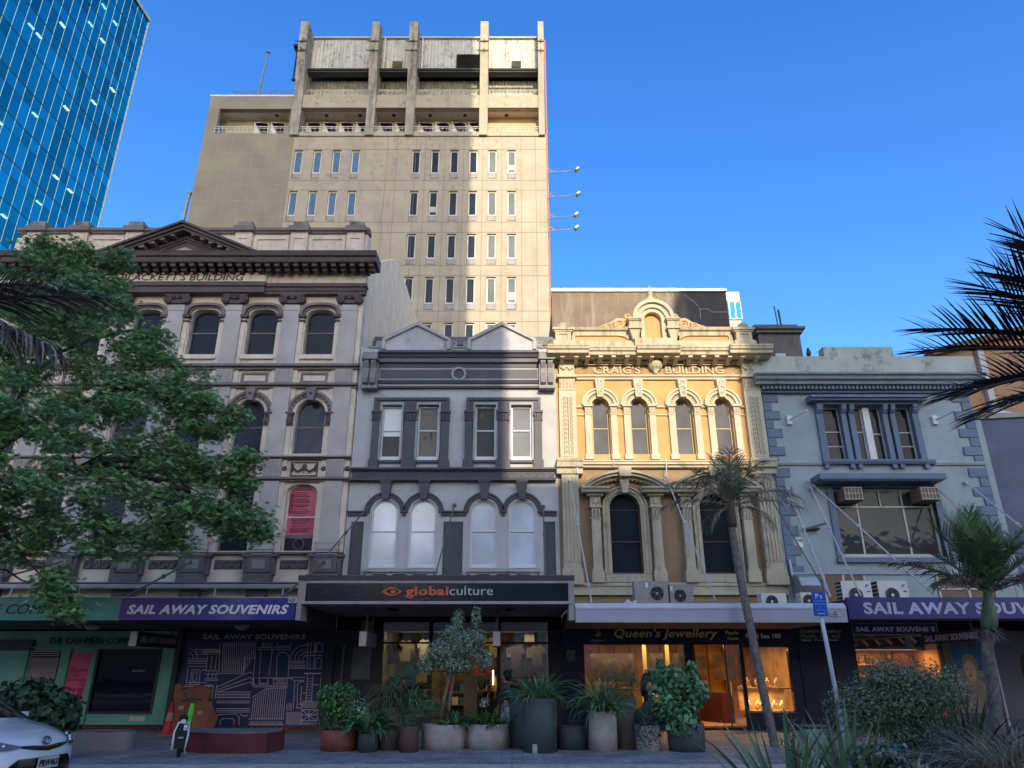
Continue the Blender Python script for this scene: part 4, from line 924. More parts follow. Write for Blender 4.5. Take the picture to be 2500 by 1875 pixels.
T_('balcony_floor', MB().box(-22.28, 2.43, TY+0.42, TY+3.4, 37.3, 37.6), M_tc)
T_('balcony_back_wall', MB().box(-21.9, -1.8, TY+1.3, TY+3.5, 37.6, 41.0), mat('balcony_render', (0.42, 0.39, 0.35))); T_('balcony_back_wall', MB().box(-1.8, 2.1, TY+1.0, TY+3.5, 37.6, 41.0), mat('warm_render', (0.46, 0.36, 0.24)))
T_('balcony_soffit', MB().box(-22.2, 2.40, TY+0.1, TY+3.6, 39.98, 41.05), mat('soffit_grey', (0.62, 0.58, 0.54)))
T_('side_wall', MB().box(-22.28, -22.0, TY+0.4, TY+1.2, 37.6, 41.1), M_tl)
for a, b_ in ((-15.6, -10.1), (-10.1, -7.4), (-7.4, -2.0), (-2.0, 2.3)):
    T_('fascia_beam', MB().box(a+0.001, b_, TY-0.15, TY+0.3, 39.93, 41.12), M_tc)
    T_('balcony_kerb', MB().box(a+0.001, b_, TY-0.08, TY+0.2, 37.42, 37.72), M_tc)
# wall joints
e_ = MB()
for z in (37.38, 36.27, 33.58, 32.76, 30.12, 29.3, 26.7, 25.92, 23.3, 22.54, 19.9): e_.box(-15.7, 2.44, TY-0.003, TY+.01, z-0.022, z+0.022)
for x in WX + [1.0, -7.55 - .0, -8.9, -9.6]: e_.box(x+0.66, x+0.69, TY-0.002, TY+.01, 16, 37.4)
T_('panel_joints', e_, M_joint)
e_ = MB(); zr = 37.3; k_ = 0
while zr > 20:
    h_ = (2.25, 1.25)[k_ % 3 == 2]
    e_.box(-22.3, -15.75, TY-0.003, TY+.01, zr-0.014, zr+0.014)
    x = -22.3 + (0.6 if k_ % 2 else 1.1)
    while x < -15.9: e_.box(x, x+0.022, TY-0.003, TY+.01, zr-1.35, zr); x += 1.05
    zr -= 1.35; k_ += 1
T_('panel_joints', e_, mat('pale_joint', (0.33, 0.30, 0.23)))
M_wf = mat('white_window_frame', (0.66, 0.66, 0.66), rough=0.5, var=0.15)
M_tg2 = glassmat('tower_blind_glass', (0.16, 0.18, 0.17), rough=0.1, wob=0.05)
def twin(x, z0, z1, gm):
    f = MB(); f.ext([(x-.29, z0+.48), (x+.29, z0+.48), (x+.29, z1-0.03), (x-.29, z1-.03)], TY+0.13, TY+0.22, [[(x-.22, z0+.56), (x+.22, z0+.56), (x+.22, z1-0.10), (x-.22, z1-0.10)]])
    w_ = obj('window', f, M_wf, T)
    obj('pane', MB().box(x-.23, x+.23, TY+0.18, TY+0.2, z0+.5, z1-.09), gm, w_)
    obj('spandrel', MB().box(x-.29, x+.29, TY+0.15, TY+0.25, z0+.02, z0+.46), mat('spandrel_grey', (0.33, 0.33, 0.36), streak=0.6, scol=(.1, .1, .1), sx=6), w_)
    obj('sill', MB().box(x-.31, x+.31, TY-0.04, TY+0.2, z0-0.03, z0+.02), M_fin, w_)
    if rnd.random() < 0.22: obj('blind', MB().box(x-.2, x+.2, TY+0.172, TY+0.178, z0+.8, z0+rnd.uniform(1.1, 1.5)), mat('blind_white', (0.5, 0.52, 0.5)), w_)
for r_, (z0, z1) in enumerate(WZ[:5]):
    for i, x in enumerate(WX): twin(x, z0, z1, M_tg2 if i > 3 else M_tg)
for z0, z1 in WZ[:3]:
    for x in WXL: twin(x, z0, z1, M_tgb)
# fins
for x0, x1 in ((-16.03, -15.42), (-10.63, -10.02), (-7.75, -7.13), (-2.38, -1.78), (1.95, 2.38)):
    e_ = MB()
    q = [(TY-0.22, 37.42), (TY-0.32, 41.1), (TY-0.9, 44.5), (TY-1.0, 47.45), (TY+0.4, 47.45), (TY+1.2, 44), (TY+1.2, 41.1), (TY+0.3, 37.42)]
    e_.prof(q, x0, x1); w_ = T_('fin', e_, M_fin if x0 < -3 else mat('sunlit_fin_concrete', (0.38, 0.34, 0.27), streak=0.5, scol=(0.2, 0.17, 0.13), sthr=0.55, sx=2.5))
    e_ = MB()
    for z in (44.6, 45.5): e_.tube([(x0-0.25, TY-0.98, z), (x1+0.02, TY-0.98, z)], 0.035, 5); e_.tube([((x0+x1)/2, TY-1.0, z-0.2), ((x0+x1)/2, TY-1.0, z+0.2)], 0.03, 5)
    obj('rod', e_, M_dk, w_)
# corrugated plant rooms
def corr(name, x0, x1, y, z0, z1):
    e = MB(); x = x0; pts = []
    while x < x1: pts.append((x, y)); pts.append((x+0.09, y-0.05)); pts.append((x+0.13, y-0.05)); pts.append((x+0.22, y)); x += 0.26
    for a, b_ in zip(pts[:-1], pts[1:]): e.quad((a[0], a[1], z0), (b_[0], b_[1], z0), (b_[0], b_[1], z1), (a[0], a[1], z1))
    e.box(x0, x1, y+0.03, y+0.3, z0, z1)
    return T_(name, e, M_cor)
corr('corrugated_wall', -15.9, 2.1, TY+1.5, 41.1, 44.0); corr('corrugated_wall', -15.9, 2.2, TY+0.5, 43.9, 47.2)
corr('corrugated_wall', -16.6, -15.9, TY+1.5, 41.1, 43.6)
T_('plant_roof', MB().box(-15.6, 2.35, TY+0.3, TY+12, 47.2, 47.34), mat('pale_flashing', (0.40, 0.42, 0.40), rough=0.4)); T_('plant_room', MB().box(-16.4, 2.04, TY+1.9, TY+12, 41.05, 47.2), M_dk)
T_('plant_room_cap', MB().box(-17.0, -15.9, TY+0.6, TY+3, 46.7, 46.9), M_dk)
e_ = MB(); e_.tube([(-16.8, TY+1, 43.7), (-16.8, TY+1, 46.7)], 0.06, 6); e_.tube([(-16.4, TY+1, 43.7), (-16.4, TY+1, 46.7)], 0.05, 6); e_.box(-16.9, -16.0, TY+.9, TY+1.1, 43.6, 43.75); T_('ladder_posts', e_, M_dk)
for a, b_ in ((-15.4, -10.65), (-10.0, -7.76), (-7.12, -2.4), (-1.77, 1.94)):
    e_ = MB(); e_.box(a, b_, TY-0.1, TY+0.5, 43.6, 43.74); e_.box(a, b_, TY-0.05, TY+0.5, 43.42, 43.52); T_('gantry_beam', e_, M_dk)
def louvre(x0, x1, z0, z1, y, dark=False):
    e = MB(); e.box(x0, x1, y-0.03, y, z0, z1); w_ = T_('louvre', e, M_dk if dark else M_wf)
    e = MB(); z = z0+0.04
    while z < z1-0.05: e.prof([(y-0.12, z), (y-0.03, z+0.08), (y-0.03, z+0.05)], x0+0.05, x1-0.05); z += 0.12
    obj('blades', e, mat('louvre_grey', (0.25, 0.25, 0.24)), w_)
louvre(-9.2, -8.3, 44.2, 44.95, TY+0.42); louvre(-4.25, -2.35, 44.0, 45.6, TY+0.40, True); louvre(-0.1, 0.75, 44.2, 44.9, TY+0.42)
louvre(-9.4, -8.5, 41.5, 42.6, TY+1.42); louvre(-7.0, -6.3, 41.5, 42.6, TY+1.42); louvre(-0.1, 0.75, 41.6, 42.6, TY+1.42)
e_ = MB()
for x in (-9.8, -6.9): e_.tube([(x, TY+0.3, 43.6), (x, TY+0.3, 47.1)], 0.06, 6)
T_('drainpipe', e_, M_wf)
# railings
def railing(x0, x1, y, z0, z1, m, step, lean=0):
    e = MB(); e.tube([(x0, y, z1), (x1, y, z1)], 0.035, 5); e.tube([(x0, y, z0+0.08), (x1, y, z0+0.08)], 0.025, 5); e.tube([(x0, y, z1-0.16), (x1, y, z1-0.16)], 0.02, 5)
    x = x0
    while x < x1: e.tube([(x, y, z0), (x+lean, y, z1)], 0.014, 4); x += step
    return T_('railing', e, m)
M_rb = mat('blue_grey_rail', (0.22, 0.27, 0.33), rough=0.5)
for a, b_ in ((-21.6, -16.2), (-15.5, -10.6), (-10.05, -7.7), (-7.15, -2.35), (-1.8, 2.0)):
    railing(a, b_, TY-0.03, 37.72, 38.28, M_wf, 0.3)
for a, b_ in ((-20.9, -15.9),): railing(a, b_, TY+0.3, 41.2, 41.85, M_rb, 0.42, 0.12)
for a, b_ in ((-15.3, -10.7), (-9.95, -7.8), (-7.05, -2.4), (-1.7, 1.9)): railing(a, b_, TY+0.1, 41.12, 41.8, M_wf, 0.34)
for a, b_ in ((-19.3, -16.3), (-15.4, -10.7), (-10.0, -7.8), (-7.0, -2.2)):
    x = a
    while x + 1.0 < b_ + 0.15:
        f = MB().ext([(x, 37.62), (x+1.12, 37.62), (x+1.12, 39.6), (x, 39.8)], TY+1.18, TY+1.29, [[(x+.08, 37.7), (x+1.04, 37.7), (x+1.04, 39.68), (x+.08, 39.68)]])
        w_ = T_('balcony_window', f, M_wf); obj('pane', MB().box(x+.07, x+1.05, TY+1.24, TY+1.26, 37.7, 39.7), M_tg, w_); x += 1.24
for x in (-17.5, -13.8, -11.3, -8.8, -6.1, -3.5, -0.4): T_('soffit_light', MB().lathe(x, TY+0.7, [(0.14, 39.92), (0.14, 39.975)], 10), M_dk)
e_ = MB(); e_.prof([(TY-0.02, 41.12), (TY+0.4, 41.12), (TY+0.4, 41.25), (TY-0.02, 41.25)], -22.4, -15.9); T_('coping', e_, M_wf)
e_ = MB(); e_.box(2.46, 2.56, TY-0.05, TY+0.1, 12, 46.6); T_('cable_tray', e_, mat('rust_red', (0.42, 0.17, 0.11), blotch=0.5, bcol=(0.5, 0.42, 0.33), scale=1))
fp = MB(); fp.tube([(-19.35, TY+1, 41.1), (-19.05, TY+1, 46.4)], [0.11, 0.06], 8); fp.lathe(-19.05, TY+1, [(0.15, 46.4), (0.15, 46.5), (0.05, 46.6)], 10)
tag(obj('flagpole', fp, mat('flagpole_grey', (0.2, 0.24, 0.3), rough=0.5)), 'bare flagpole standing on the lower left roof of the beige tower', 'flagpole')
fp = MB(); fp.tube([(-23.6, 43.5, 24), (-23.3, 43.5, 33.6)], 0.13, 8); fp.lathe(-23.3, 43.5, [(0.17, 33.5), (0.17, 33.7)], 8)
tag(obj('vent_pipe', fp, mat('pipe_teal_grey', (0.3, 0.38, 0.42), rough=0.5)), 'thin pale vent pipe rising behind the maroon pediment, left of the tower', 'pipe')
FLn = ['topmost of the four floodlights on the tower\'s right edge', 'second highest floodlight on the right edge of the tower', 'third floodlight from the top on the tower\'s right edge', 'lowest of the four floodlights on the tower\'s right edge']
for (z, L_), lb in zip(((33.9, 2.05), (31.85, 2.05), (30.15, 1.85), (29.1, 1.85)), FLn):
    t = thing('floodlight', lb, 'floodlight', (2.5, 41.5, z), 'floodlights on arms beside the tower')
    obj('arm', MB().tube([(0, 0, 0), (L_-0.2, 0, 0.12)], 0.03, 6), M_metal, t, True)
    obj('brace', MB().tube([(0, 0, 0.4), (0.35, 0, 0.02)], 0.03, 5), mat('red_bracket', (0.5, 0.16, 0.1)), t, True)
    e_ = MB(); e_.tube([(L_-0.2, 0, 0.1), (L_-0.05, 0, 0.2)], 0.05, 6); e_.v += []; o_ = len(e_.v)
    e_.box(L_-0.12, L_+0.16, -0.2, 0.2, 0.08, 0.22)
    for i in range(o_, len(e_.v)):
        v = Vector(e_.v[i]) - Vector((L_, 0, .15)); v.rotate(Matrix.Rotation(R(-42), 3, 'Y')); e_.v[i] = tuple(v + Vector((L_, 0, .2)))
    obj('lamp_head', e_, mat('floodlight_grey', (0.3, 0.31, 0.3), rough=0.3, metal=0.3), t, True)

# ------------------------------------------------------------------ blue glass tower, far left
K = thing('glass_tower', 'tall blue glass office tower with thin white mullions, upper left', 'building', (-54, 80, 0))
A_ = R(3.5); dx_, dy_ = math.sin(A_), math.cos(A_); kx, ky, KZ = -54.0, 80.0, 91.6
def kp(s, off=0.0): return (kx - s*dx_ + off*dy_, ky - s*dy_ - off*dx_)
def kbox(mb, s0, s1, o0, o1, z0, z1):
    P = [kp(s0, o0), kp(s1, o0), kp(s1, o1), kp(s0, o1)]
    mb._a([(p[0], p[1], z) for z in (z0, z1) for p in P], [(0, 1, 2, 3), (4, 7, 6, 5), (0, 4, 5, 1), (1, 5, 6, 2), (2, 6, 7, 3), (3, 7, 4, 0)]); return mb
kg = bpy.data.materials.new('blue_curtain_glass'); kg.use_nodes = True
n = kg.node_tree.nodes; L = kg.node_tree.links; n.remove(n['Principled BSDF'])
t_ = n.new('ShaderNodeBsdfTransparent'); t_.inputs[0].default_value = (0.22, 0.55, 0.55, 1)
gl_ = n.new('ShaderNodeBsdfGlossy'); gl_.inputs[0].default_value = (0.05, 0.70, 0.72, 1); gl_.inputs['Roughness'].default_value = 0.03
g = n.new('ShaderNodeNewGeometry')
no = n.new('ShaderNodeTexNoise'); no.inputs['Scale'].default_value = 0.25; L.new(g.outputs['Position'], no.inputs['Vector'])
bp = n.new('ShaderNodeBump'); bp.inputs['Strength'].default_value = 0.25; bp.inputs['Distance'].default_value = 0.05; L.new(no.outputs[0], bp.inputs['Height']); L.new(bp.outputs[0], gl_.inputs['Normal'])
mr = n.new('ShaderNodeMapRange'); mr.inputs[3].default_value = 0.40; mr.inputs[4].default_value = 0.80
L.new(g.outputs['Random Per Island'], mr.inputs[0])
mx = n.new('ShaderNodeMixShader'); L.new(mr.outputs[0], mx.inputs[0]); L.new(t_.outputs[0], mx.inputs[1]); L.new(gl_.outputs[0], mx.inputs[2]); L.new(mx.outputs[0], n['Material Output'].inputs[0])
e_ = MB(); NS = 30; ms = 1.36; fh = 4.7; NF = 19
for i in range(NS):
    for j in range(NF):
        z1 = KZ - 0.5 - j*fh
        for (a, b_) in ((0, 1.7), (1.7, fh)):
            P0, P1 = kp(i*ms), kp((i+1)*ms)
            e_.quad((P0[0], P0[1], z1-b_), (P1[0], P1[1], z1-b_), (P1[0], P1[1], z1-a), (P0[0], P0[1], z1-a))
obj('glazing', e_, kg, K)
M_kf = mat('blue_slab_edge', (0.015, 0.12, 0.24)); M_ceil = mat('office_ceiling', (0.03, 0.16, 0.26), var=0.1)
for j in range(NF):
    e_ = kbox(MB(), 0.3, NS*ms, -14, -0.15, KZ-0.5-j*fh-0.7, KZ-0.5-j*fh-0.05); obj('floor_slab', e_, M_ceil, K)
e_ = MB()
for j in range(NF+1):
    kbox(e_, 0, NS*ms, -0.02, 0.05, KZ-0.5-j*fh-0.035, KZ-0.5-j*fh+0.035)
    kbox(e_, 0, NS*ms, -0.02, 0.03, KZ-2.2-j*fh-0.02, KZ-2.2-j*fh+0.02)
obj('floor_lines', e_, M_kf, K)
obj('core_wall', kbox(MB(), 0.3, NS*ms, -14.5, -7, 0, KZ-1), mat('core_blue', (0.01, 0.06, 0.11)), K)
obj('end_wall', kbox(MB(), 0.02, 0.3, -14, -0.1, 0, KZ-0.5), M_ceil, K)
M_mul = mat('mullion_white', (0.26, 0.36, 0.44), rough=0.4)
for i in range(NS):
    obj('mullion', kbox(MB(), i*ms-0.016, i*ms+0.016, 0.0, 0.035, 0, KZ-0.4), M_mul, K)
obj('corner_fin', kbox(MB(), -0.22, -0.1, -0.1, 0.08, 0, KZ), mat('corner_cream', (0.30, 0.30, 0.32)), K)
obj('roof_edge', kbox(MB(), -0.3, NS*ms, -0.3, 0.2, KZ-0.5, KZ+0.1), M_mul, K)
M_strip = emitmat('office_strip_light', (1.0, 0.92, 0.62), 3.5)
r2 = random.Random(5)
ncl = 0
for j in range(NF):
    for i in range(1, 26):
        if (i*2 + j*3) % 9 == 0 or r2.random() < 0.06:
            zc_ = KZ-0.5-j*fh-0.72
            if ncl < 90: obj('strip_light', kbox(MB(), i*ms+.1, i*ms+.95, -1.35, -1.1, zc_-0.08, zc_), M_strip, K); ncl += 1
e_ = MB()
for q in range(40):
    i, j = r2.randrange(0, 22), r2.randrange(0, 16); z1 = KZ-0.5-j*fh-1.8
    kbox(e_, i*ms+0.15, i*ms+0.6, -0.7, -0.6, z1-2.6, z1)
obj('teal_glints', e_, mat('glint_teal', (0.35, 0.85, 0.75)), K)['kind'] = 'stuff'  # teal boxes behind single panes, glints put into their colour

# ------------------------------------------------------------------ other things on the skyline
H = thing('concrete_wall_building', 'blank stained brown concrete wall, shaded end coloured black, zigzag crack, behind the ochre building', 'building', (6, 30, 0))
cm = mat('stained_concrete', (0.21, 0.16, 0.115), var=0.2, streak=0.75, scol=(0.40, 0.34, 0.27), sthr=0.5, sx=2.5, blotch=0.3, bcol=(0.12, 0.09, 0.07), scale=1.2)
n = cm.node_tree.nodes; L = cm.node_tree.links; bb = n['Principled BSDF']; src = bb.inputs['Base Color'].links[0].from_socket
g = n.new('ShaderNodeNewGeometry'); sp = n.new('ShaderNodeSeparateXYZ'); L.new(g.outputs['Position'], sp.inputs[0])
nn = n.new('ShaderNodeTexNoise'); nn.inputs['Scale'].default_value = 0.9; nn.inputs['Detail'].default_value = 7
mp = n.new('ShaderNodeMapping'); mp.inputs['Scale'].default_value = (1.5, 1.5, 0.3); L.new(g.outputs['Position'], mp.inputs[0]); L.new(mp.outputs[0], nn.inputs['Vector'])
ma = n.new('ShaderNodeMath'); ma.operation = 'MULTIPLY_ADD'; ma.inputs[1].default_value = 2.5; L.new(nn.outputs[0], ma.inputs[0]); L.new(sp.outputs[0], ma.inputs[2])
mr = n.new('ShaderNodeMapRange'); mr.inputs[1].default_value = 8.2; mr.inputs[2].default_value = 9.6; mr.inputs[4].default_value = 0.85; L.new(ma.outputs[0], mr.inputs[0])
q = n.new('ShaderNodeMix'); q.data_type = 'RGBA'; L.new(mr.outputs[0], q.inputs[0]); L.new(src, q.inputs[6]); q.inputs[7].default_value = (0.035, 0.032, 0.033, 1); L.new(q.outputs[2], bb.inputs['Base Color'])  # near-black right end: stain, plus the shade past the shadow edge, as colour
obj('wall', MB().box(1.86, 10.05, 30, 30.6, 8, 18.12), cm, H)
obj('coping', MB().box(1.86, 10.08, 29.9, 30.7, 18.12, 18.26), mat('zinc_flashing', (0.7, 0.7, 0.68), rough=0.3, metal=0.3), H)
obj('rear_block', MB().box(1.9, 10.0, 30.6, 40, 8, 17.6), M_dk, H)
e_ = MB(); e_.tube([(8.05, 29.99, 18.0), (8.5, 29.99, 17.6), (8.75, 29.99, 17.2), (9.1, 29.99, 17.22), (9.3, 29.99, 17.05), (10.0, 29.99, 17.05)], 0.025, 5); e_.tube([(8.75, 29.99, 17.2), (8.72, 29.99, 16.7)], 0.02, 5); obj('crack_repair', e_, mat('pale_sealant', (0.3, 0.29, 0.29)), H)
Z_ = thing('far_office_block', 'distant white and blue glazed office block seen beside the black end of the concrete wall', 'building', (41, 125, 0))
zz = [(65.6, 67.2, 0), (64.9, 65.6, 1)]
obj('wall', MB().box(39.2, 42.4, 120, 130, 30, 65.4), mat('office_grey', (0.35, 0.35, 0.36)), Z_)
obj('roof_band', MB().box(38.0, 42.5, 119.6, 130, 65.5, 67.3), mat('bright_white_band', (0.9, 0.9, 0.9)), Z_)
M_bgz = glassmat('azure_glass', (0.01, 0.22, 0.42), rough=0.2, wob=0)
for z0, z1 in ((61.7, 65.3), (55.5, 59.9)):
    for i in range(4): w_ = obj('window', MB().ext([(38.2+i*1.1, z0), (39.3+i*1.1, z0), (39.3+i*1.1, z1), (38.2+i*1.1, z1)], 119.7, 119.95, [[(38.3+i*1.1, z0+.1), (39.2+i*1.1, z0+.1), (39.2+i*1.1, z1-.1), (38.3+i*1.1, z1-.1)]]), M_wf, Z_); obj('pane', MB().box(38.28+i*1.1, 39.22+i*1.1, 119.8, 119.85, z0+.08, z1-.08), M_bgz, w_)
Y_ = thing('chimney_block', 'dark weathered stack with moulded cap and antennas behind the blue green parapet', 'building', (12.2, 30, 0))
M_ds = mat('sooty_stucco', (0.10, 0.09, 0.09), var=0.3, streak=0.5, scol=(0.2, 0.18, 0.17))
e_ = MB(); e_.box(11.3, 13.2, 30, 31.5, 10, 15.95); e_.box(11.15, 13.3, 29.85, 31.6, 15.95, 16.1); e_.box(11.05, 13.4, 29.75, 31.6, 16.1, 16.22); e_.box(11.15, 13.15, 30, 31.5, 16.22, 16.42); obj('stack', e_, M_ds, Y_)
e_ = MB(); e_.box(11.95, 12.4, 29.96, 30.0, 13.4, 14.95); obj('white_panel', e_, mat('graffiti_panel', (0.40, 0.45, 0.55), blotch=0.9, bcol=(0.06, 0.08, 0.12), scale=3), Y_)
e_ = MB(); e_.tube([(12.7, 31, 16.4), (12.62, 31, 17.9)], 0.03, 5); e_.tube([(12.85, 31, 16.4), (12.8, 31, 17.7)], 0.05, 5); obj('antenna', e_, M_dk, Y_)
e_ = MB(); e_.box(10.6, 13.2, 33, 36, 10, 17.5); e_.box(10.5, 13.35, 32.8, 36, 17.5, 17.65); obj('rear_block', e_, M_ds, Y_)
e_ = MB(); e_.prof([(26, 12.0), (31, 12.0), (31, 15.2)], 10.0, 11.2); obj('side_slope', e_, M_gw, Y_)
for k_, (x, zt, lb) in enumerate(((-84.3, 82.0, 'tiny red and white tower crane top, left one of the pair beyond the parapet'), (-80.2, 82.0, 'tiny red and white tower crane top, right one of the pair beyond the parapet'))):
    e_ = MB(); m_ = [mat('crane_red', (0.6, 0.08, 0.06)), mat('crane_white', (0.7, 0.7, 0.7))]
    for i in range(12):
        z = 60 + i*1.9; e_.mi = i % 2
        for s_ in (-.8, .8): e_.tube([(x+s_, 150, z), (x+s_, 150, z+1.9)], 0.16, 4)
        e_.tube([(x-.8, 150, z), (x+.8, 150, z+1.9)], 0.14, 4); e_.tube([(x+.8, 150, z), (x-.8, 150, z+1.9)], 0.14, 4)
    t = thing('tower_crane', lb, 'crane', (x, 150, 60), 'tower cranes on the skyline'); obj('mast', e_, m_, t)

# ------------------------------------------------------------------ the other side of the street (throws the big shadow)
def block(name, label, pts, y0, y1, m, x0, x1, z0, z1, dx, dz, gmat):
    t = thing(name, label, 'building', ((x0+x1)/2, (y0+y1)/2, 0))
    obj('wall', MB().ext(pts, y0, y1), m, t)
    e = MB(); x = x0+1.2
    while x < x1-2:
        z = z0+4.5
        while z < z1-3: e.box(x, x+dx*0.55, y1, y1+0.03, z, z+dz*0.55); z += dz
        x += dx
    obj('windows', e, gmat, t)['kind'] = 'stuff'
    return t
M_op = mat('opposite_sandstone', (0.45, 0.36, 0.26), var=0.1); M_op2 = mat('opposite_white', (0.55, 0.54, 0.52), var=0.1)
TE = math.tan(R(SUN_EL)); OY = 60.0; lift_ = lambda z, y: z + (y + OY)/math.cos(R(SUN_AZ))*TE      # roof line that just shades height z at depth y
hA, hB, hC1, hC2, hC3 = lift_(48.8, 42), lift_(7.27, 23), lift_(7.9, 23), lift_(11.4, 23), lift_(20, 34)
block('opposite_tower', 'tall pale tower behind the viewer shading the left of the street', [(-9, 0), (11.45, 0), (11.45, hA), (-9, hA)], -80, -60, M_op2, -9, 11.4, 0, hA, 3.2, 3.6, M_glass)
block('opposite_shops', 'sandstone block behind the viewer between two towers', [(11.5, 0), (20.1, 0), (20.1, hB), (11.5, hB)], -74, -60, M_op, 11.5, 20, 0, hB, 2.2, 3.8, M_glass)
block('opposite_offices', 'sandstone tower with sloping shoulder behind the viewer shading the right of the street', [(20.17, 0), (37, 0), (37, hC3), (21.7, hC3), (21.7, hC2), (20.17, hC1)], -76, -60, M_op, 22, 37, 0, hC3, 2.6, 3.6, M_glass)
block('opposite_warehouse', 'brown block behind the viewer left of the pale tower', [(-72, 0), (-9.3, 0), (-9.3, 19), (-30, 19), (-30, 23), (-72, 23)], -90, -66, M_op, -72, -12, 0, 18, 2.8, 3.8, M_glass)
block('opposite_hotel', 'brown block behind the viewer right of the sandstone tower', [(37.3, 0), (80, 0), (80, 20), (37.3, 20)], -90, -66, M_op, 38, 80, 0, 19, 2.8, 3.8, M_glass)
# ------------------------------------------------------------------ canopies over the footpath
CY = 18.6
M_green = mat('mint_paint', (0.10, 0.28, 0.21), var=0.15, rough=0.5, blotch=0.2, bcol=(0.08, 0.26, 0.2))
M_sof = mat('dark_soffit', (0.05, 0.055, 0.06), rough=0.8)
M_letw = mat('white_lettering', (0.66, 0.64, 0.72), rough=0.5, var=0.05)
M_navy = mat('navy_sign', (0.012, 0.02, 0.13), rough=0.35, var=0.15)
# left canopy
t = thing('awning', 'long flat canopy with mint and purple fascia in front of the stucco building', 'awning', (-10, CY, 2.75))
obj('deck', MB().box(-17, -5.32, CY+0.05, F-0.005, 2.80, 3.2), M_sof, t)
obj('soffit', MB().box(-17, -5.32, CY+0.06, F-0.006, 2.765, 2.798), M_sof, t)
obj('edge_flashing', MB().box(-17, -5.33, CY-0.03, CY+0.1, 3.275, 3.30), M_gl, t)
obj('fascia', MB().box(-17, -9.64, CY, CY+0.05, 2.75, 3.272), M_green, t, label='mint green fascia board')
text("THE CASHMERE COMPANY", -15.3, -10.55, 2.90, 3.13, CY, mat('faded_maroon_letter', (0.10, 0.06, 0.05)), t, depth=0.012, shear=0.28, bold=-0.002)
gp = bpy.data.materials.new('purple_to_blue_banner'); gp.use_nodes = True
n = gp.node_tree.nodes; L = gp.node_tree.links; b = n['Principled BSDF']; g = n.new('ShaderNodeNewGeometry'); sp = n.new('ShaderNodeSeparateXYZ'); L.new(g.outputs['Position'], sp.inputs[0])
mr = n.new('ShaderNodeMapRange'); mr.inputs[1].default_value = -9.64; mr.inputs[2].default_value = -5.32; L.new(sp.outputs[0], mr.inputs[0])
cr = n.new('ShaderNodeValToRGB'); cr.color_ramp.elements[0].color = (0.12, 0.035, 0.17, 1); cr.color_ramp.elements[1].color = (0.01, 0.01, 0.16, 1)
e = cr.color_ramp.elements.new(0.5); e.color = (0.04, 0.03, 0.20, 1); e = cr.color_ramp.elements.new(0.66); e.color = (0.10, 0.07, 0.26, 1); e = cr.color_ramp.elements.new(0.8); e.color = (0.012, 0.012, 0.2, 1)
L.new(mr.outputs[0], cr.inputs[0]); L.new(cr.outputs[0], b.inputs['Base Color']); b.inputs['Roughness'].default_value = 0.3
sg = thing('banner_sign', 'purple to blue banner reading SAIL AWAY SOUVENIRS on the left canopy edge', 'sign', (-7.5, CY-0.02, 2.75))
obj('board', MB().box(-9.64, -5.34, CY-0.04, CY-0.003, 2.755, 3.27), gp, sg)
text("SAIL AWAY SOUVENIRS", -9.46, -5.50, 2.89, 3.11, CY-0.04, M_letw, sg, depth=0.01, bold=0.035, shear=0.22)
def plaque(txt, x, z, label):
    t = thing('number_plaque', label, 'plaque', (x, CY-0.05, z), 'street number plaques')
    obj('plate', MB().box(x-0.10, x+0.10, CY-0.055, CY-0.045, z-0.06, z+0.06), mat('plaque_pale', (0.5, 0.52, 0.5)), t)
    e = MB(); e.ring(x, z, 0.0005, 0.075, CY-0.062, CY-0.056, 0, 360, 20, sz=0.62); obj('oval', e, M_black, t)
    text(txt, x-0.045*len(txt)/2, x+0.045*len(txt)/2, z-0.028, z+0.028, CY-0.062, M_letw, t, depth=0.006, bold=0.01)
plaque('92', -5.42, 3.22, 'oval number plaque reading 92 at the corner of the purple banner')
plaque('100', 7.94, 2.91, 'oval number plaque reading 100 on the pale grey canopy edge')
def rod(a, b_, r, label, m=None, cat='tie rod', group='tie rods holding the canopies'):
    e = MB(); e.tube([a, b_], r, 6); a, b_ = Vector(a), Vector(b_); q = a.lerp(b_, 0.42); e.tube([q, q + (b_-a).normalized()*0.12], r*2.0, 6)
    e.lathe(a.x, a.z, [(0.06, a.y-0.04), (0.07, a.y+0.02)], 10, 'y')
    return tag(obj('tie_rod', e, m or M_rodd), label, cat, group)
M_rodd = mat('dark_rod', (0.12, 0.11, 0.12), rough=0.6); M_rodl = mat('pale_rod', (0.42, 0.42, 0.44), rough=0.5)
rod((-4.55, F-.02, 6.55), (-5.25, CY+0.3, 3.75), 0.022, 'dark tie rod crossing the left dark panel of the grey building')
rod((-1.85, F-.02, 6.52), (-1.98, CY+0.3, 3.75), 0.022, 'dark tie rod crossing the middle dark panel of the grey building')
rod((1.0, F-.02, 6.48), (0.85, CY+0.3, 3.75), 0.022, 'dark tie rod beside the right dark panel of the grey building')
rod((-5.8, F-.28, 4.70), (-5.95, CY+0.6, 3.3), 0.03, 'grey tie rod on the rightmost pedestal of the stucco building')
rod((-9.9, F-.28, 4.70), (-10.0, CY+0.6, 3.3), 0.03, 'grey tie rod rising from where mint fascia meets purple banner')
rod((-13.9, F-.28, 4.70), (-15.2, CY+0.6, 3.3), 0.03, 'grey tie rod under the tree above the mint fascia')
rod((1.86, F-.24, 7.30), (2.0, CY+0.3, 3.2), 0.022, 'pale tie rod down the left fluted pilaster of the ochre building', M_rodl)
rod((4.95, F-.3, 7.4), (5.15, CY+0.4, 3.25), 0.024, 'pale tie rod from between the two hoods of the ochre building', M_rodl)
rod((8.0, F-.3, 7.2), (8.05, CY+0.3, 3.2), 0.018, 'thin dark cable down the right fluted pilaster', M_rodd)
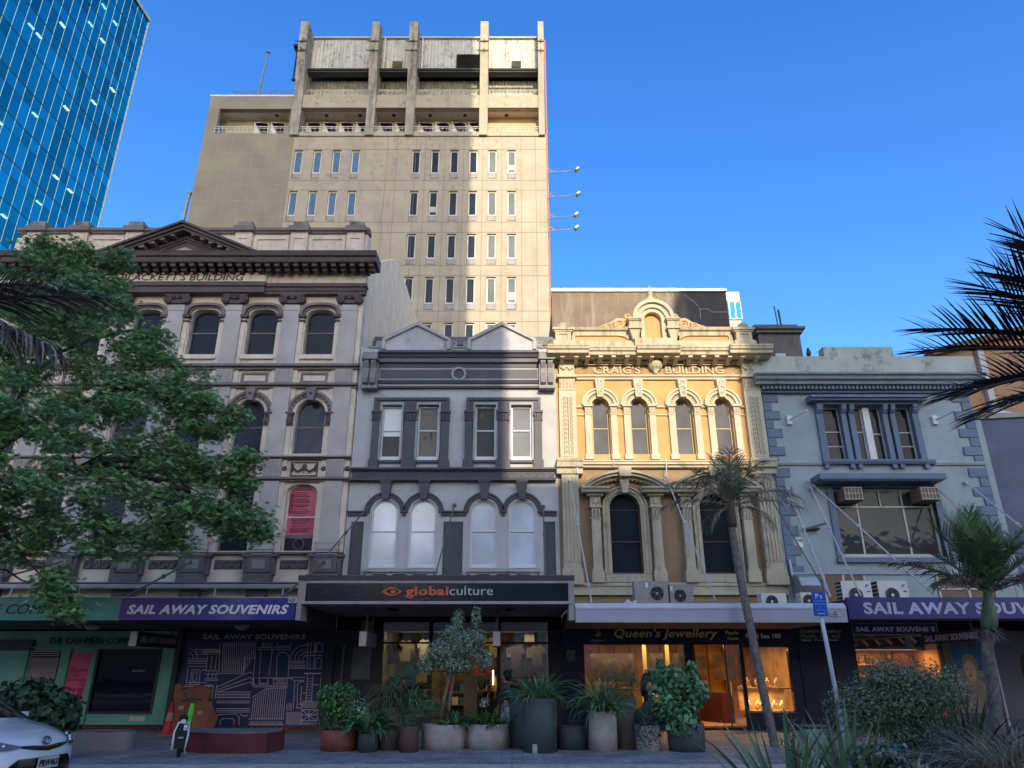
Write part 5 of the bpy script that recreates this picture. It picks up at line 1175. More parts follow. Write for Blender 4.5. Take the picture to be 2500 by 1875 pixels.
rod((8.9, F-.07, 7.05), (7.9, CY-0.0, 3.3), 0.03, 'thick pale tie rod over the slate quoins above the parking sign', M_rodl)
rod((9.65, F-.07, 7.05), (8.75, CY+0.2, 3.35), 0.024, 'pale tie rod from left end of the flat awning', M_rodl)
rod((9.75, F-.07, 7.15), (10.6, CY+0.2, 3.35), 0.024, 'pale tie rod crossing the big window of the blue green building', M_rodl)
rod((13.7, F-.07, 7.1), (13.6, CY+0.2, 3.35), 0.024, 'pale tie rod right of the flat awning behind the palm', M_rodl)
rod((14.7, F-.07, 7.25), (14.9, CY+0.2, 3.35), 0.024, 'pale tie rod from the right quoins of the blue green building', M_rodl)
# middle canopy
t = thing('awning', 'deep black canopy box with pale trim in front of the grey gabled building', 'awning', (-1.9, CY, 2.75))
M_brown = mat('dark_brown_cap', (0.06, 0.05, 0.055)); M_tr = mat('pale_brown_trim', (0.30, 0.27, 0.27), streak=0.3)
obj('deck', MB().box(-5.28, 1.50, CY+0.12, F-0.005, 3.15, 3.70), M_sof, t)
obj('cap', MB().box(-5.34, 1.56, CY-0.04, CY+0.3, 3.70, 3.82), M_brown, t)
e_ = MB(); e_.box(-5.2, 1.54, CY-0.02, CY+0.1, 3.63, 3.695); e_.box(-5.2, 1.54, CY-0.02, CY+0.1, 3.13, 3.20); e_.box(-5.2, -5.13, CY-0.02, CY+0.1, 3.2, 3.63); e_.box(1.40, 1.54, CY-0.02, CY+0.1, 3.2, 3.63); obj('trim', e_, M_tr, t)
obj('end_board', MB().box(-5.32, -5.2, CY-0.01, CY+0.6, 2.75, 3.70), M_tr, t); obj('end_board', MB().box(1.40, 1.54, CY+0.0, CY+0.6, 2.75, 3.128), M_tr, t)
obj('soffit', MB().box(-5.18, 1.39, CY+0.14, F-0.01, 3.11, 3.148), mat('pale_soffit', (0.16, 0.15, 0.16)), t)
sg = thing('shop_sign', 'black fascia sign with orange eye logo reading globalculture', 'sign', (-1.9, CY, 3.2))
M_bs = mat('gloss_black', (0.008, 0.008, 0.014), rough=0.15, spec=0.6)
obj('board', MB().box(-5.13, 1.40, CY, CY+0.08, 3.2, 3.63), M_bs, sg)
M_org = mat('orange_lettering', (0.50, 0.09, 0.04), rough=0.5)
text("global", -2.64, -1.58, 3.27, 3.55, CY, M_org, sg, depth=0.03, bold=0.035); text("culture", -1.55, -0.47, 3.34, 3.56, CY, mat('pale_letter', (0.42, 0.42, 0.46)), sg, depth=0.03)
e_ = MB()
o_ = [(-3.24 + 0.51*i/16, 3.42 + 0.115*math.sin(math.pi*i/16)) for i in range(17)] + [(-2.73 - 0.51*i/16, 3.42 - 0.095*math.sin(math.pi*i/16)) for i in range(1, 16)]
h_ = [(-2.96 + 0.15*math.cos(a), 3.425 + 0.065*math.sin(a)) for a in [i*math.pi/9 for i in range(18)]]
e_.ext(o_, CY-0.03, CY, [h_]); e_.ring(-2.95, 3.42, 0.0005, 0.075, CY-0.03, CY, 0, 360, 18, sz=0.6); obj('logo', e_, M_org, sg)
# right canopies
t = thing('awning', 'pale blue grey canopy edge below the ochre building', 'awning', (4.9, CY, 2.7))
M_pg = mat('pale_blue_grey_fascia', (0.34, 0.35, 0.42), rough=0.5, var=0.06)
M_pg2 = mat('lit_fascia_top', (0.46, 0.48, 0.56), rough=0.45)  # light on the top strip put into a paler grey
obj('fascia', MB().box(1.56, 8.24, CY, CY+0.1, 2.70, 3.02), M_pg, t)
e_ = MB(); e_.prof([(CY-0.02, 3.02), (CY-0.02, 3.05), (CY+0.10, 3.16), (CY+0.4, 3.17), (CY+0.4, 3.02)], 1.56, 8.24)
obj('roof_lip', e_, M_pg2, t)
obj('deck', MB().box(1.56, 8.24, CY+0.12, F-0.005, 2.95, 3.15), M_sof, t)
M_wsof = mat('brown_timber_soffit', (0.22, 0.13, 0.08)); obj('soffit', MB().box(1.56, 8.24, CY+0.11, F-0.4, 2.74, 2.94), M_wsof, t)
t = thing('awning', 'flat canopy carrying the large blue sign on the right', 'awning', (12, CY, 2.8))
obj('deck', MB().box(8.28, 18.5, CY+0.1, F-0.005, 3.06, 3.25), M_sof, t); obj('soffit', MB().box(8.28, 18.5, CY+0.1, F-0.01, 3.0, 3.055), mat('grey_soffit', (0.12, 0.12, 0.15)), t)
sg = thing('shop_sign', 'large blue fascia sign reading SAIL AWAY SOUVENIRS on the right canopy', 'sign', (11, CY, 2.8))
obj('board', MB().box(8.28, 14.4, CY-0.02, CY+0.08, 2.79, 3.29), M_navy, sg)
text("SAIL AWAY SOUVENIRS", 8.66, 14.05, 2.89, 3.17, CY-0.02, mat('lilac_lettering', (0.40, 0.40, 0.58)), sg, depth=0.012, bold=0.035)

# ------------------------------------------------------------------ hanging signs and lamps under the canopies
def ytext(s, x, ya, yb, z0, z1, m, parent, face, **k):
    me = textmesh(s, 0, 1, z0, z1, 0, **k)
    for v in me.vertices:
        c = v.co.copy(); v.co = (x + (c.y if face < 0 else -c.y), ya + c.x*(yb-ya), c.z)
    me.materials.clear(); me.materials.append(m); return obj('lettering', me, m, parent)
M_pinkw = mat('pale_pink_box', (0.46, 0.38, 0.40)); M_pole = mat('grey_pole', (0.10, 0.10, 0.11))
for x0, lb, c_ in ((-9.75, 'dark hanging sign with pale end reading SAIL AWAY SOUVENIRS beside the mint shop', 1), (-3.9, 'hanging light box with pale end, left of the olive tree', 0), (-0.49, 'hanging light box with pale end, right of the olive tree', 0)):
    yb = 21.9 if c_ else 21.0
    t = thing('hanging_sign', lb, 'sign', (x0+.1, 20.5, 2.18), 'signs hanging under the canopies')
    obj('box', MB().box(x0, x0+0.19, 19.52, yb, 2.18, 2.53), M_bs if c_ else mat('grey_box', (0.13, 0.12, 0.13)), t)
    obj('end_face', MB().box(x0+0.005, x0+0.185, 19.50, 19.52, 2.18, 2.53), M_pinkw, t)  # lit end of the box, light put into its pale colour
    e_ = MB(); e_.box(x0+0.07, x0+0.13, 19.9, 19.96, 2.53, 3.11 if not c_ else 2.77); e_.box(x0+0.07, x0+0.13, yb-0.3, yb-0.24, 2.53, 3.11 if not c_ else 2.77); obj('hanger', e_, M_pole, t)
    if c_: ytext("SAIL AWAY SOUVENIRS", x0+0.19, 19.7, 21.8, 2.28, 2.43, mat('dim_letter', (0.2, 0.2, 0.24)), t, 1, depth=0.01, bold=0.03)
t = thing('hanging_sign', 'navy hanging sign reading SAIL AWAY SOUVENIRS beside the right palm', 'sign', (11.9, 20.6, 2.29), 'signs hanging under the canopies')
obj('box', MB().box(11.9, 12.05, 19.3, 22.2, 2.29, 2.60), M_navy, t); e_ = MB(); e_.box(11.94, 12.0, 19.8, 19.86, 2.6, 2.8); e_.box(11.94, 12.0, 21.8, 21.86, 2.6, 2.8); obj('hanger', e_, M_pole, t)
ytext("SAIL AWAY SOUVENIRS", 11.9, 22.05, 19.5, 2.36, 2.53, M_letw, t, -1, depth=0.01, bold=0.03)
for x, y, z, lb in ((-11.2, 20.3, 2.765, 'round white soffit lamp above the mint shop front'), (-7.2, 20.3, 2.765, 'round white soffit lamp above the navy mural shutter')):
    t = thing('ceiling_lamp', lb, 'lamp', (x, y, z), 'round lamps under the left canopy')
    obj('base', MB().lathe(0, 0, [(0.26, -0.03), (0.26, 0)], 20), M_dk, t, True)
    obj('bowl', MB().lathe(0, 0, [(0.02, -0.17), (0.1, -0.155), (0.17, -0.11), (0.2, -0.03)], 20), mat('opal_glass', (0.3, 0.28, 0.3), rough=0.3), t, True, smooth=True)
for x, lb in ((-3.1, 'small dark vent fitting under the black canopy, left'), (-0.05, 'small dark vent fitting under the black canopy, right')):
    tag(obj('soffit_vent', MB().box(x-0.13, x+0.13, 19.6, 19.9, 3.03, 3.109), M_black), lb, 'vent', 'fittings under the black canopy')

# ------------------------------------------------------------------ shop fronts, left
M_dn = mat('dark_navy_wall', (0.018, 0.018, 0.035), rough=0.6)
sf = thing('shopfront', 'mint green closed shop front with large black window and pink panel', 'shopfront', (-12.5, F, 0))
obj('wall', MB().ext([(-18, 0.0), (-10.0, 0.0), (-10.0, 2.76), (-18, 2.76)], F+0.0, F+0.2, [[(-12.34, 0.44), (-10.47, 0.44), (-10.47, 2.20), (-12.34, 2.20)]]), M_green, sf)
obj('window_frame', MB().ext([(-12.36, 0.42), (-10.45, 0.42), (-10.45, 2.22), (-12.36, 2.22)], F-0.04, F+0.1, [[(-12.30, 0.48), (-10.51, 0.48), (-10.51, 2.16), (-12.30, 2.16)]]), M_black, sf)
obj('window_pane', MB().box(-12.31, -10.5, F+0.04, F+0.06, 0.47, 2.17), glassmat('black_shop_glass', (0.006, 0.007, 0.012), wob=0.05, spec=0.35), sf)
obj('stall_riser', MB().box(-14.0, -10.02, F-0.03, F-0.001, 0.0, 0.14), mat('dark_red_base', (0.06, 0.015, 0.015)), sf)
e_ = MB(); e_.box(-10.40, -10.04, F-0.08, F-.001, 0.14, 2.2); e_.box(-12.5, -12.36, F-0.06, F-.001, 0.14, 2.2); e_.box(-13.42, -13.15, F-0.06, F-.001, 0.14, 2.2); e_.box(-14.4, -10.02, F-0.1, F-.001, 2.2, 2.26); e_.box(-15.2, -14.4, F-.05, F-.001, .14, 2.2); obj('frame_posts', e_, M_green, sf)
obj('dark_band', MB().box(-17.9, -14.3, F-0.12, F-.001, 2.15, 2.45), M_dn, sf)
obj('striped_panel', MB().box(-14.3, -13.46, F-0.02, F-.001, 0.3, 2.15), M_dn, sf)
e_ = MB()
for i in range(16): e_.box(-14.26+i*0.05, -14.243+i*0.05, F-0.028, F-0.02, 1.2, 1.95)
for z in (2.0, 2.06, 2.12): e_.box(-14.28, -13.5, F-0.028, F-.02, z, z+0.015)
M_line = mat('pale_pink_line', (0.62, 0.46, 0.50)); obj('stripe_lines', e_, M_line, sf)
obj('pink_panel', MB().box(-13.12, -12.52, F-0.02, F-.001, 0.40, 2.06), mat('pink_panel', (0.60, 0.09, 0.20), var=0.25), sf)
e_ = MB()
def ln(e, pts, y, t=0.012):
    for a, b_ in zip(pts[:-1], pts[1:]):
        d = Vector((b_[0]-a[0], b_[1]-a[1])); 
        if d.length < 1e-6: continue
        nn_ = Vector((-d.y, d.x)).normalized()*t/2; d_ = d.normalized()*t/2
        A, B_ = Vector(a)-d_, Vector(b_)+d_
        e.ext([tuple(A-nn_), tuple(B_-nn_), tuple(B_+nn_), tuple(A+nn_)], y-0.004-random.Random(int(a[0]*997+b_[1]*613)).random()*0.003, y+0.001)
for z in (1.62, 1.58, 1.35, 1.32, 1.1, 1.05, 0.9, 0.55, 0.5): ln(e_, [(-13.08, z), (-12.56, z)], F-0.021)
for x in (-12.95, -12.85, -12.7, -12.62): ln(e_, [(x, 0.55), (x, 1.1)], F-0.021)
for i in range(6): ln(e_, [(-12.69, 0.6+i*.12), (-12.60, 0.6+i*.12), (-12.60, 0.68+i*.12), (-12.69, 0.68+i*.12), (-12.69, 0.6+i*.12)], F-0.022, 0.01)
for r_ in (0.18, 0.24, 0.3): ln(e_, [(-13.08+r_*math.sin(R(a)), 1.4+r_*math.cos(R(a))) for a in range(0, 91, 15)], F-0.021)
obj('panel_lines', e_, mat('dark_plum_line', (0.07, 0.01, 0.04)), sf)
text("THE CASHMERE COMPANY", -13.9, -11.0, 2.34, 2.52, F, mat('dark_green_letter', (0.02, 0.06, 0.05)), sf, depth=0.03)
text("alaska", -11.26, -10.88, 1.56, 1.63, F+0.04, mat('grey_letter', (0.25, 0.25, 0.28)), sf, depth=0.006, bold=0.02)
obj('letter_slot', MB().box(-11.07, -10.63, F-0.02, F-.001, 0.24, 0.36), M_pinkw, sf)
obj('corner_post', MB().box(-10.0, -9.86, F-0.15, F+0.2, 0, 2.76), M_dn, sf)

sf = thing('shopfront', 'closed navy shop shutter painted with pale pink line drawing of old buildings', 'shopfront', (-7.7, F, 0))
M_mu = mat('navy_mural_board', (0.02, 0.032, 0.12), var=0.3, rough=0.5)
obj('shutter', MB().box(-9.86, -5.6, F+0.0, F+0.1, 0.09, 2.42), M_mu, sf)
obj('base', MB().box(-9.86, -5.3, F-0.06, F+0.1, 0.0, 0.09), mat('dark_red_sill', (0.10, 0.03, 0.02)), sf)
e_ = MB()
for i in range(12): e_.ext([(-8.4+i*.17, 0.02), (-8.32+i*.17, 0.02), (-8.28+i*.17, 0.08), (-8.36+i*.17, 0.08)], F-0.066, F-0.06)
obj('hazard_stripes', e_, mat('dull_orange', (0.25, 0.10, 0.02)), sf)
obj('fascia', MB().box(-9.86, -5.3, F-0.06, F+0.1, 2.42, 2.76), M_dn, sf)
obj('end_post', MB().box(-5.6, -5.28, F-0.12, F+0.2, 0.09, 2.42), M_black, sf)
text("SAIL AWAY SOUVENIRS", -9.28, -6.20, 2.46, 2.61, F-0.06, mat('dull_grey_letter', (0.30, 0.30, 0.34)), sf, depth=0.012, bold=0.03)
def mu(x, y):
    t = (y-540)/750; xa = -9.74+(x-210)*0.00337; xb = -9.36+(x-210)*0.00325
    return (xa+(xb-xa)*t, 2.38-(y-540)*0.00305)
e_ = MB()
def ml(*p, t=0.017):
    q = [mu(*a) for a in p]; q = [(max(-9.84, min(-5.62, a)), max(0.1, min(2.41, b_))) for a, b_ in q]; ln(e_, q, F, t)
for i in range(18): ml((530+i*17, 545), (520+i*17, 815-(max(0, i-11))*24))
ml((495, 825), (710, 825)); ml((710, 685), (800, 630), (815, 640), (815, 685), (710, 685)); ml((720, 690), (712, 820)); ml((815, 640), (790, 930))
for dy in (0, 50, 90): ml((475, 945+dy*.5), (770, 810+dy), (790, 830+dy))
ml((470, 990), (770, 990)); ml((470, 1010), (770, 1010)); ml((470, 1040), (770, 1040))
for i in range(13): ml((480+i*23, 1012), (480+i*23, 1038))
for y in (1070, 1085, 1135, 1150, 1165): ml((470, y), (760, y))
ml((500, 1275), (502, 1240), (520, 1222), (610, 1222), (625, 1240), (622, 1275)); ml((480, 1190), (640, 1180), (668, 1210), (668, 1275)); ml((680, 1180), (700, 1200), (745, 1195))
for y in (590, 608, 865): ml((835, y), (1130, y))
ml((865, 610), (850, 840)); ml((965, 610), (935, 840)); ml((850, 870), (850, 915), (925, 915), (925, 870)); ml((800, 860), (800, 925))
ml((1000, 860), (1010, 670), (1030, 640), (1060, 630), (1095, 640), (1115, 670), (1105, 860)); ml((975, 875), (1095, 875), (1095, 915), (975, 915), (975, 875))
for i in range(3): ml(*[(1010+i*27+11*math.cos(a*.785), 895+11*math.sin(a*.785)) for a in range(9)], t=0.012)
for y in (930, 945): ml((790, y), (1100, y))
ml((790, 1035), (910, 960), (1090, 955))
for i in range(16): ml((800+i*19, 1045 - min(i, 6)*13), (775+i*19, 1220))
ml((755, 1225), (1060, 1225)); ml((755, 1275), (1060, 1275))
for i in range(30): ml((765+i*10, 1245), (763+i*10, 1272), t=0.010)
for r_ in (40, 75, 110, 150): ml(*[(1275-r_*1.0*math.cos(R(a)) , 700-r_*0.9*math.sin(R(a))) for a in range(0, 91, 15)])
for y in (712, 725, 755, 768, 780, 860): ml((1120, y), (1255, y))
for i in range(7): ml((1130+i*19, 728), (1130+i*19, 752))
ml((1110, 870), (1140, 870), (1155, 890), (1245, 885)); ml((1165, 900), (1150, 1135)); ml((1190, 920), (1215, 895), (1245, 900)); ml((1190, 925), (1185, 1085)); ml((1225, 940), (1215, 1100)); ml((1185, 1095), (1225, 1095), (1222, 1130), (1182, 1130), (1185, 1095))
for x in (1285, 1310, 1345): ml((x, 545), (x-12, 780))
for y in (630, 660, 780, 822, 828): ml((1250, y), (1410, y))
ml((1350, 625), (1362, 560), (1385, 542), (1412, 560), (1410, 625)); ml((1345, 775), (1355, 695), (1380, 678), (1405, 695), (1400, 775))
ml((1280, 830), (1262, 1070)); ml((1330, 830), (1312, 1070)); ml((1395, 855), (1385, 1065)); ml((1235, 1000), (1260, 1000)); ml((1312, 925), (1380, 925))
for i in range(9): ml((1278-i*1.5, 868+i*25), (1326-i*1.5, 868+i*25), t=0.012)
for i in range(16): ml((1232+i*10, 1070), (1228+i*10, 1130), t=0.010)
ml((1225, 1145), (1370, 1145), (1360, 1240), (1225, 1240), (1225, 1145)); ml((1225, 1190), (1360, 1190)); ml((1290, 1145), (1290, 1240)); ml((1225, 1145), (1350, 1240)); ml((1225, 1240), (1355, 1150))
for i in range(16): ml((1090+i*9, 1165), (1085+i*9, 1275), t=0.010)
for i in range(5): ml((1095+i*10, 1090), (1092+i*10, 1150), t=0.010)
for i in range(14): ml((1225+i*10, 1255), (1222+i*10, 1275), t=0.010)
for y in (605, 625, 650, 690, 705, 718, 735, 760, 905): ml((215 if y > 650 else 280, y), (380 if y > 640 else 500, y))
for r_ in (60, 95): ml(*[(215-10+r_*math.sin(R(a)), 690-r_*math.cos(R(a))) for a in range(20, 91, 14)])
ml((235, 905), (250, 795), (305, 785), (325, 800), (310, 920), (228, 925), (235, 905)); ml((255, 895), (262, 815), (298, 808), (285, 895), (255, 895)); ml((340, 800), (350, 790), (380, 795)); ml((215, 780), (200, 940))
for x in (390, 430, 470): ml((x, 660), (x-14, 790))
for i in range(10): ml((350, 610+i*7), (505, 607+i*7), t=0.008) if i < 7 else None
for y in (800, 830, 870, 885): ml((365, y), (480, y))
for x in (400, 440, 470): ml((x, 800), (x-10, 870)); ml((x, 930), (x-14, 1045))
for i in range(3): ml(*[(380+i*22+9*math.cos(a*.785), 932+9*math.sin(a*.785)) for a in range(9)], t=0.010)
ml((180, 940), (430, 935)); ml((880, 545), (875, 590)); 
for i in range(7): ml((885+i*13, 545), (882+i*13, 590), t=0.010)
ml((1010, 545), (1008, 575), (1130, 575), (1132, 545)); ml((500, 545), (490, 830))
obj('line_drawing', e_, M_line, sf, label='pale pink outline drawing of arches, stairs and columns')
# ------------------------------------------------------------------ shop interiors
M_cg = clearglass('shop_glass', extra=0.03)
def area(name, x, y, z, sx, sy, e, col, par=None, tilt=0):
    l = bpy.data.lights.new(name, 'AREA'); l.shape = 'RECTANGLE'; l.size = sx; l.size_y = sy; l.energy = e; l.color = col
    o = link(bpy.data.objects.new(name, l), par, False, (x, y, z)); o.rotation_euler = (R(tilt), 0, 0); return o
def room(par, x0, x1, z1, depth, m, mf, y0=F+0.3):
    e = MB(); e.box(x0, x1, y0+depth, y0+depth+0.1, 0, z1); w_ = obj('back_wall', e, m, par)
    e = MB(); e.box(x0-0.08, x0, y0, y0+depth, 0, z1); e.box(x1, x1+0.08, y0, y0+depth, 0, z1); obj('partition', e, m, par)
    obj('shop_floor', MB().box(x0, x1, y0, y0+depth, 0.02, 0.10), mf, par); obj('shop_ceiling', MB().box(x0, x1, y0, y0+depth, z1, z1+0.1), mat('ceiling_dark', (0.2, 0.18, 0.16)), par)
M_lampw = emitmat('warm_downlight', (1.0, 0.75, 0.42), 9)
# clothing and souvenir shop
sf = thing('shopfront', 'black framed souvenir clothing shop front with tall windows showing shirts', 'shopfront', (-1.9, F, 0))
obj('frame', MB().ext([(-5.28, 0), (1.5, 0), (1.5, 3.12), (-5.28, 3.12)], F-0.0, F+0.25, [[(-3.88, 0.35), (-2.50, 0.35), (-2.50, 2.95), (-3.88, 2.95)], [(-2.38, 0.08), (-0.45, 0.08), (-0.45, 2.95), (-2.38, 2.95)], [(-0.34, 0.35), (1.08, 0.35), (1.08, 2.95), (-0.34, 2.95)]]), M_black, sf)
e_ = MB(); e_.box(-3.9, -2.4, F-0.03, F+0.08, 2.34, 2.39); e_.box(-2.4, 1.1, F-0.03, F+0.08, 2.34, 2.39); obj('transom', e_, M_black, sf)
obj('window_pane', MB().box(-3.88, -2.5, F+0.1, F+0.115, 0.35, 2.95), M_cg, sf); obj('window_pane', MB().box(-0.34, 1.08, F+0.1, F+0.115, 0.35, 2.95), M_cg, sf); obj('fanlight_pane', MB().box(-2.38, -0.45, F+0.1, F+0.115, 2.39, 2.95), M_cg, sf)
M_bei = mat('lit_shop_wall', (0.22, 0.18, 0.11), var=0.5, scale=4, blotch=.5, bcol=(.04, .03, .03))
room(sf, -3.95, 1.15, 3.0, 3.6, M_bei, mat('shop_floor', (0.06, 0.05, 0.045)))
area('shop_light', -1.4, F+2.2, 2.9, 4.2, 1.5, 7, (1.0, 0.80, 0.48), sf); area('shop_light', -1.4, F+0.45, 2.9, 4.4, 0.3, 11, (1.0, 0.82, 0.55), sf, 42)  # tilted second light added behind the glass to brighten the shirts
e_ = MB()
for x in (-3.6, -2.9, -1.9, -1.0, 0.0, 0.7): e_.lathe(x, F+1.0, [(0.06, 2.96), (0.06, 2.99)], 10)
obj('downlights', e_, M_lampw, sf)
text("globalculture", -1.75, -0.50, 2.52, 2.72, F+0.1, mat('dim_letter2', (0.16, 0.16, 0.18)), sf, depth=0.01)
e_ = MB(); e_.box(-4.75, -4.2, F-0.02, F-.001, 1.35, 2.25); obj('poster', e_, mat('dull_poster', (0.10, 0.10, 0.12), var=0.5), sf)
e_ = MB(); e_.box(-4.55, -4.2, F-0.02, F-.001, 2.62, 3.0); obj('lit_corner', e_, mat('amber_light_patch', (0.30, 0.10, 0.03)), sf)  # amber board stands in for lamplight on this corner
e_ = MB(); e_.tube([(-5.02, F-0.1, 0.3), (-5.0, F-0.1, 2.3)], 0.025, 6); obj('downpipe', e_, M_rodd, sf)
def shirt(x, y, z, m, lb, w_=0.5, h=0.62, grp='shirts hanging in the clothing shop'):
    hw = w_/2; e = MB()
    e.ext([(x-hw*.62, z), (x+hw*.62, z), (x+hw*.62, z+h*.62), (x+hw, z+h*.55), (x+hw*1.1, z+h*.78), (x+hw*.45, z+h), (x+hw*.18, z+h*.95), (x, z+h*.92), (x-hw*.18, z+h*.95), (x-hw*.45, z+h), (x-hw*1.1, z+h*.78), (x-hw, z+h*.55), (x-hw*.62, z+h*.62)], y, y+0.05)
    tag(obj('shirt', e, m), lb, 'shirt', grp)
cols = {'white': (0.6, 0.55, 0.45), 'mauve': (0.32, 0.22, 0.22), 'blue': (0.03, 0.14, 0.22), 'black': (0.03, 0.03, 0.03), 'red': (0.25, 0.02, 0.03), 'tan': (0.32, 0.25, 0.14), 'yellow': (0.35, 0.26, 0.04), 'green': (0.05, 0.14, 0.08)}
CM = {k: mat('cloth_'+k, v, var=0.1) for k, v in cols.items()}
for x, z, c_, d, lb in ((-3.35, 1.86, 'tan', 1.2, 'tan shirt hanging high in the left shop window'), (-3.72, 1.78, 'black', 1.2, 'black shirt at the left edge of the clothing shop window'), (-3.1, 1.15, 'blue', 0.9, 'blue shirt low in the left shop window'), (-2.75, 1.25, 'yellow', 0.9, 'yellow shirt right of the blue shirt in the left window'), (-2.72, 1.9, 'white', 1.2, 'white shirt hanging high beside the left window frame'),
                        (0.12, 1.70, 'mauve', 0.7, 'mauve t-shirt displayed flat in the right shop window'), (0.78, 1.72, 'tan', 0.9, 'tan shirt right of the mauve t-shirt'), (0.55, 2.42, 'white', 1.2, 'white shirt above the transom in the right window'), (-0.62, 2.02, 'yellow', 3.0, 'yellow shirt on the rear wall above the doorway'), (-1.1, 1.45, 'red', 3.0, 'red shirt seen through the shop doorway'), (-0.72, 1.5, 'red', 3.1, 'small red shirt nearest the right door jamb'), (-1.75, 1.5, 'black', 3.0, 'black shirt deep in the shop behind the olive tree'), (-2.2, 1.9, 'white', 3.0, 'white shirt deep in the shop left of the olive tree')):
    shirt(x, F+d, z, CM[c_], lb)
sh = thing('shelf_unit', 'tall shelf of dark folded goods at the back of the clothing shop', 'shelf', (-1.4, F+3.4, 0.1))
e_ = MB()
for z in (0.5, 0.9, 1.3): e_.box(-2.3, -0.5, F+3.2, F+3.6, z, z+0.03)
obj('boards', e_, mat('shelf_wood', (0.2, 0.13, 0.07)), sh)
for i in range(14):
    x = -2.25 + (i % 7)*0.25; z = 0.53 + (i//7)*0.4; obj('folded_goods', MB().box(x, x+0.2, F+3.22, F+3.5, z, z+rnd.uniform(.15, .32)), CM[rnd.choice(list(cols))], sh)
for sx0, sx1, lb in ((-3.9, -2.55, 'dark shelf of folded clothing seen low in the left shop window'), (-0.28, 1.05, 'dark shelf of folded clothing seen low in the right shop window')):
    sh = thing('shelf_unit', lb, 'shelf', ((sx0+sx1)/2, F+1.6, 0.1), 'low shelves behind the clothing shop windows'); e_ = MB()
    for z in (0.45, 0.8, 1.15): e_.box(sx0, sx1, F+1.4, F+1.8, z, z+0.03)
    e_.box(sx0, sx1, F+1.8, F+1.84, .3, 1.4); obj('boards', e_, mat('dark_shelf', (0.05, 0.035, 0.025)), sh)
    for i in range(21):
        x = sx0+.04+(i % 7)*0.185; z = 0.48+(i//7)*0.35; obj('folded_goods', MB().box(x, x+0.15, F+1.42, F+1.7, z, z+rnd.uniform(.1, .28)), CM[rnd.choice(list(cols))], sh)
    for i in range(4):
        x = sx0+.1+i*.33; obj('price_card', MB().box(x, x+.2, F+3.0, F+3.02, 2.0+.1*(i % 2), 2.3+.1*(i % 2)), CM[('white', 'tan')[i % 2]], sh)
st = thing('display_stand', 'pale upright display board inside the clothing shop doorway', 'stand', (-1.25, F+0.8, 0)); e_ = MB(); e_.box(-1.45, -1.05, F+0.75, F+0.8, 0.12, 1.45); obj('board', e_, mat('stand_brown', (0.14, 0.10, 0.07), var=.4), st)
lt = thing('strip_light', 'bright vertical strip lamp inside the clothing shop doorway', 'lamp', (-0.62, F+2.5, 1.3)); obj('tube', MB().box(-0.63, -0.60, F+2.5, F+2.53, 1.15, 1.6), emitmat('white_tube', (1, 0.95, 0.8), 3), lt)

# jeweller
sf = thing('shopfront', 'black jeweller shop front with warm lit windows below gold lettering', 'shopfront', (5, F, 0))
M_jb = mat('gloss_dark_navy', (0.010, 0.012, 0.03), rough=0.25)
JF = F - 0.15
obj('frame', MB().ext([(1.5, 0), (10.2, 0), (10.2, 2.95), (1.5, 2.95)], JF, JF+0.2, [[(2.14, 0.48), (5.12, 0.48), (5.12, 2.31), (2.14, 2.31)], [(5.38, 0.06), (6.80, 0.06), (6.80, 2.31), (5.38, 2.31)], [(6.86, 0.46), (8.20, 0.46), (8.20, 2.24), (6.86, 2.24)]]), M_jb, sf)
for a, b_, c_, d in ((2.14, 5.12, 0.48, 2.31), (6.86, 8.20, 0.46, 2.24), (6.35, 6.80, 0.06, 2.31)): obj('window_pane', MB().box(a, b_, JF+0.08, JF+0.09, c_, d), M_cg, sf)
M_och = mat('ochre_shop_wall', (0.42, 0.24, 0.08), var=0.35, scale=3, streak=.4, scol=(.2, .1, .03), sx=4)
room(sf, 1.9, 8.45, 2.5, 4.5, M_och, mat('tan_floor', (0.35, 0.18, 0.08), var=0.2), JF+0.22)
obj('ceiling_inside', MB().box(1.9, 8.4, JF+0.25, JF+4.6, 2.42, 2.46), mat('amber_ceiling', (0.5, 0.3, 0.12)), sf)
area('shop_light', 3.7, F+0.3, 2.36, 3.0, 0.3, 16, (1.0, 0.66, 0.30), sf, 40); area('shop_light', 6.6, F+2.0, 2.38, 2.6, 2.4, 30, (1.0, 0.60, 0.24), sf); area('case_light', 7.5, F+0.35, 2.2, 1.2, 0.3, 12, (1.0, 0.66, 0.3), sf)  # tilted first light added behind the window to brighten the display
area('case_light', 7.5, F+0.3, 1.02, 1.2, 0.2, 9, (1.0, 0.7, 0.36), sf); area('case_light', 4.3, F+0.3, 1.02, 1.0, 0.2, 10, (1.0, 0.5, 0.15), sf)
e_ = MB()
for x in (2.3, 2.65, 3.9, 4.75, 5.05, 6.3, 7.85): e_.lathe(x, F+0.35, [(0.045, 2.37), (0.045, 2.40)], 10)
e_.box(5.75, 6.05, F+1.4, F+1.6, 2.37, 2.41); obj('downlights', e_, M_lampw, sf)
e_ = MB(); e_.box(6.82, 8.25, F+0.1, F+0.7, 1.08, 1.12); e_.box(6.82, 8.25, F+0.1, F+0.7, 0.4, 0.5); e_.box(6.84, 8.22, F+0.72, F+0.76, 0.4, 1.1); e_.box(2.1, 5.1, F+0.1, F+0.7, 1.06, 1.10); e_.box(3.9, 5.1, F+0.5, F+0.6, 0.48, 1.06); obj('window_shelf', e_, M_och, sf)
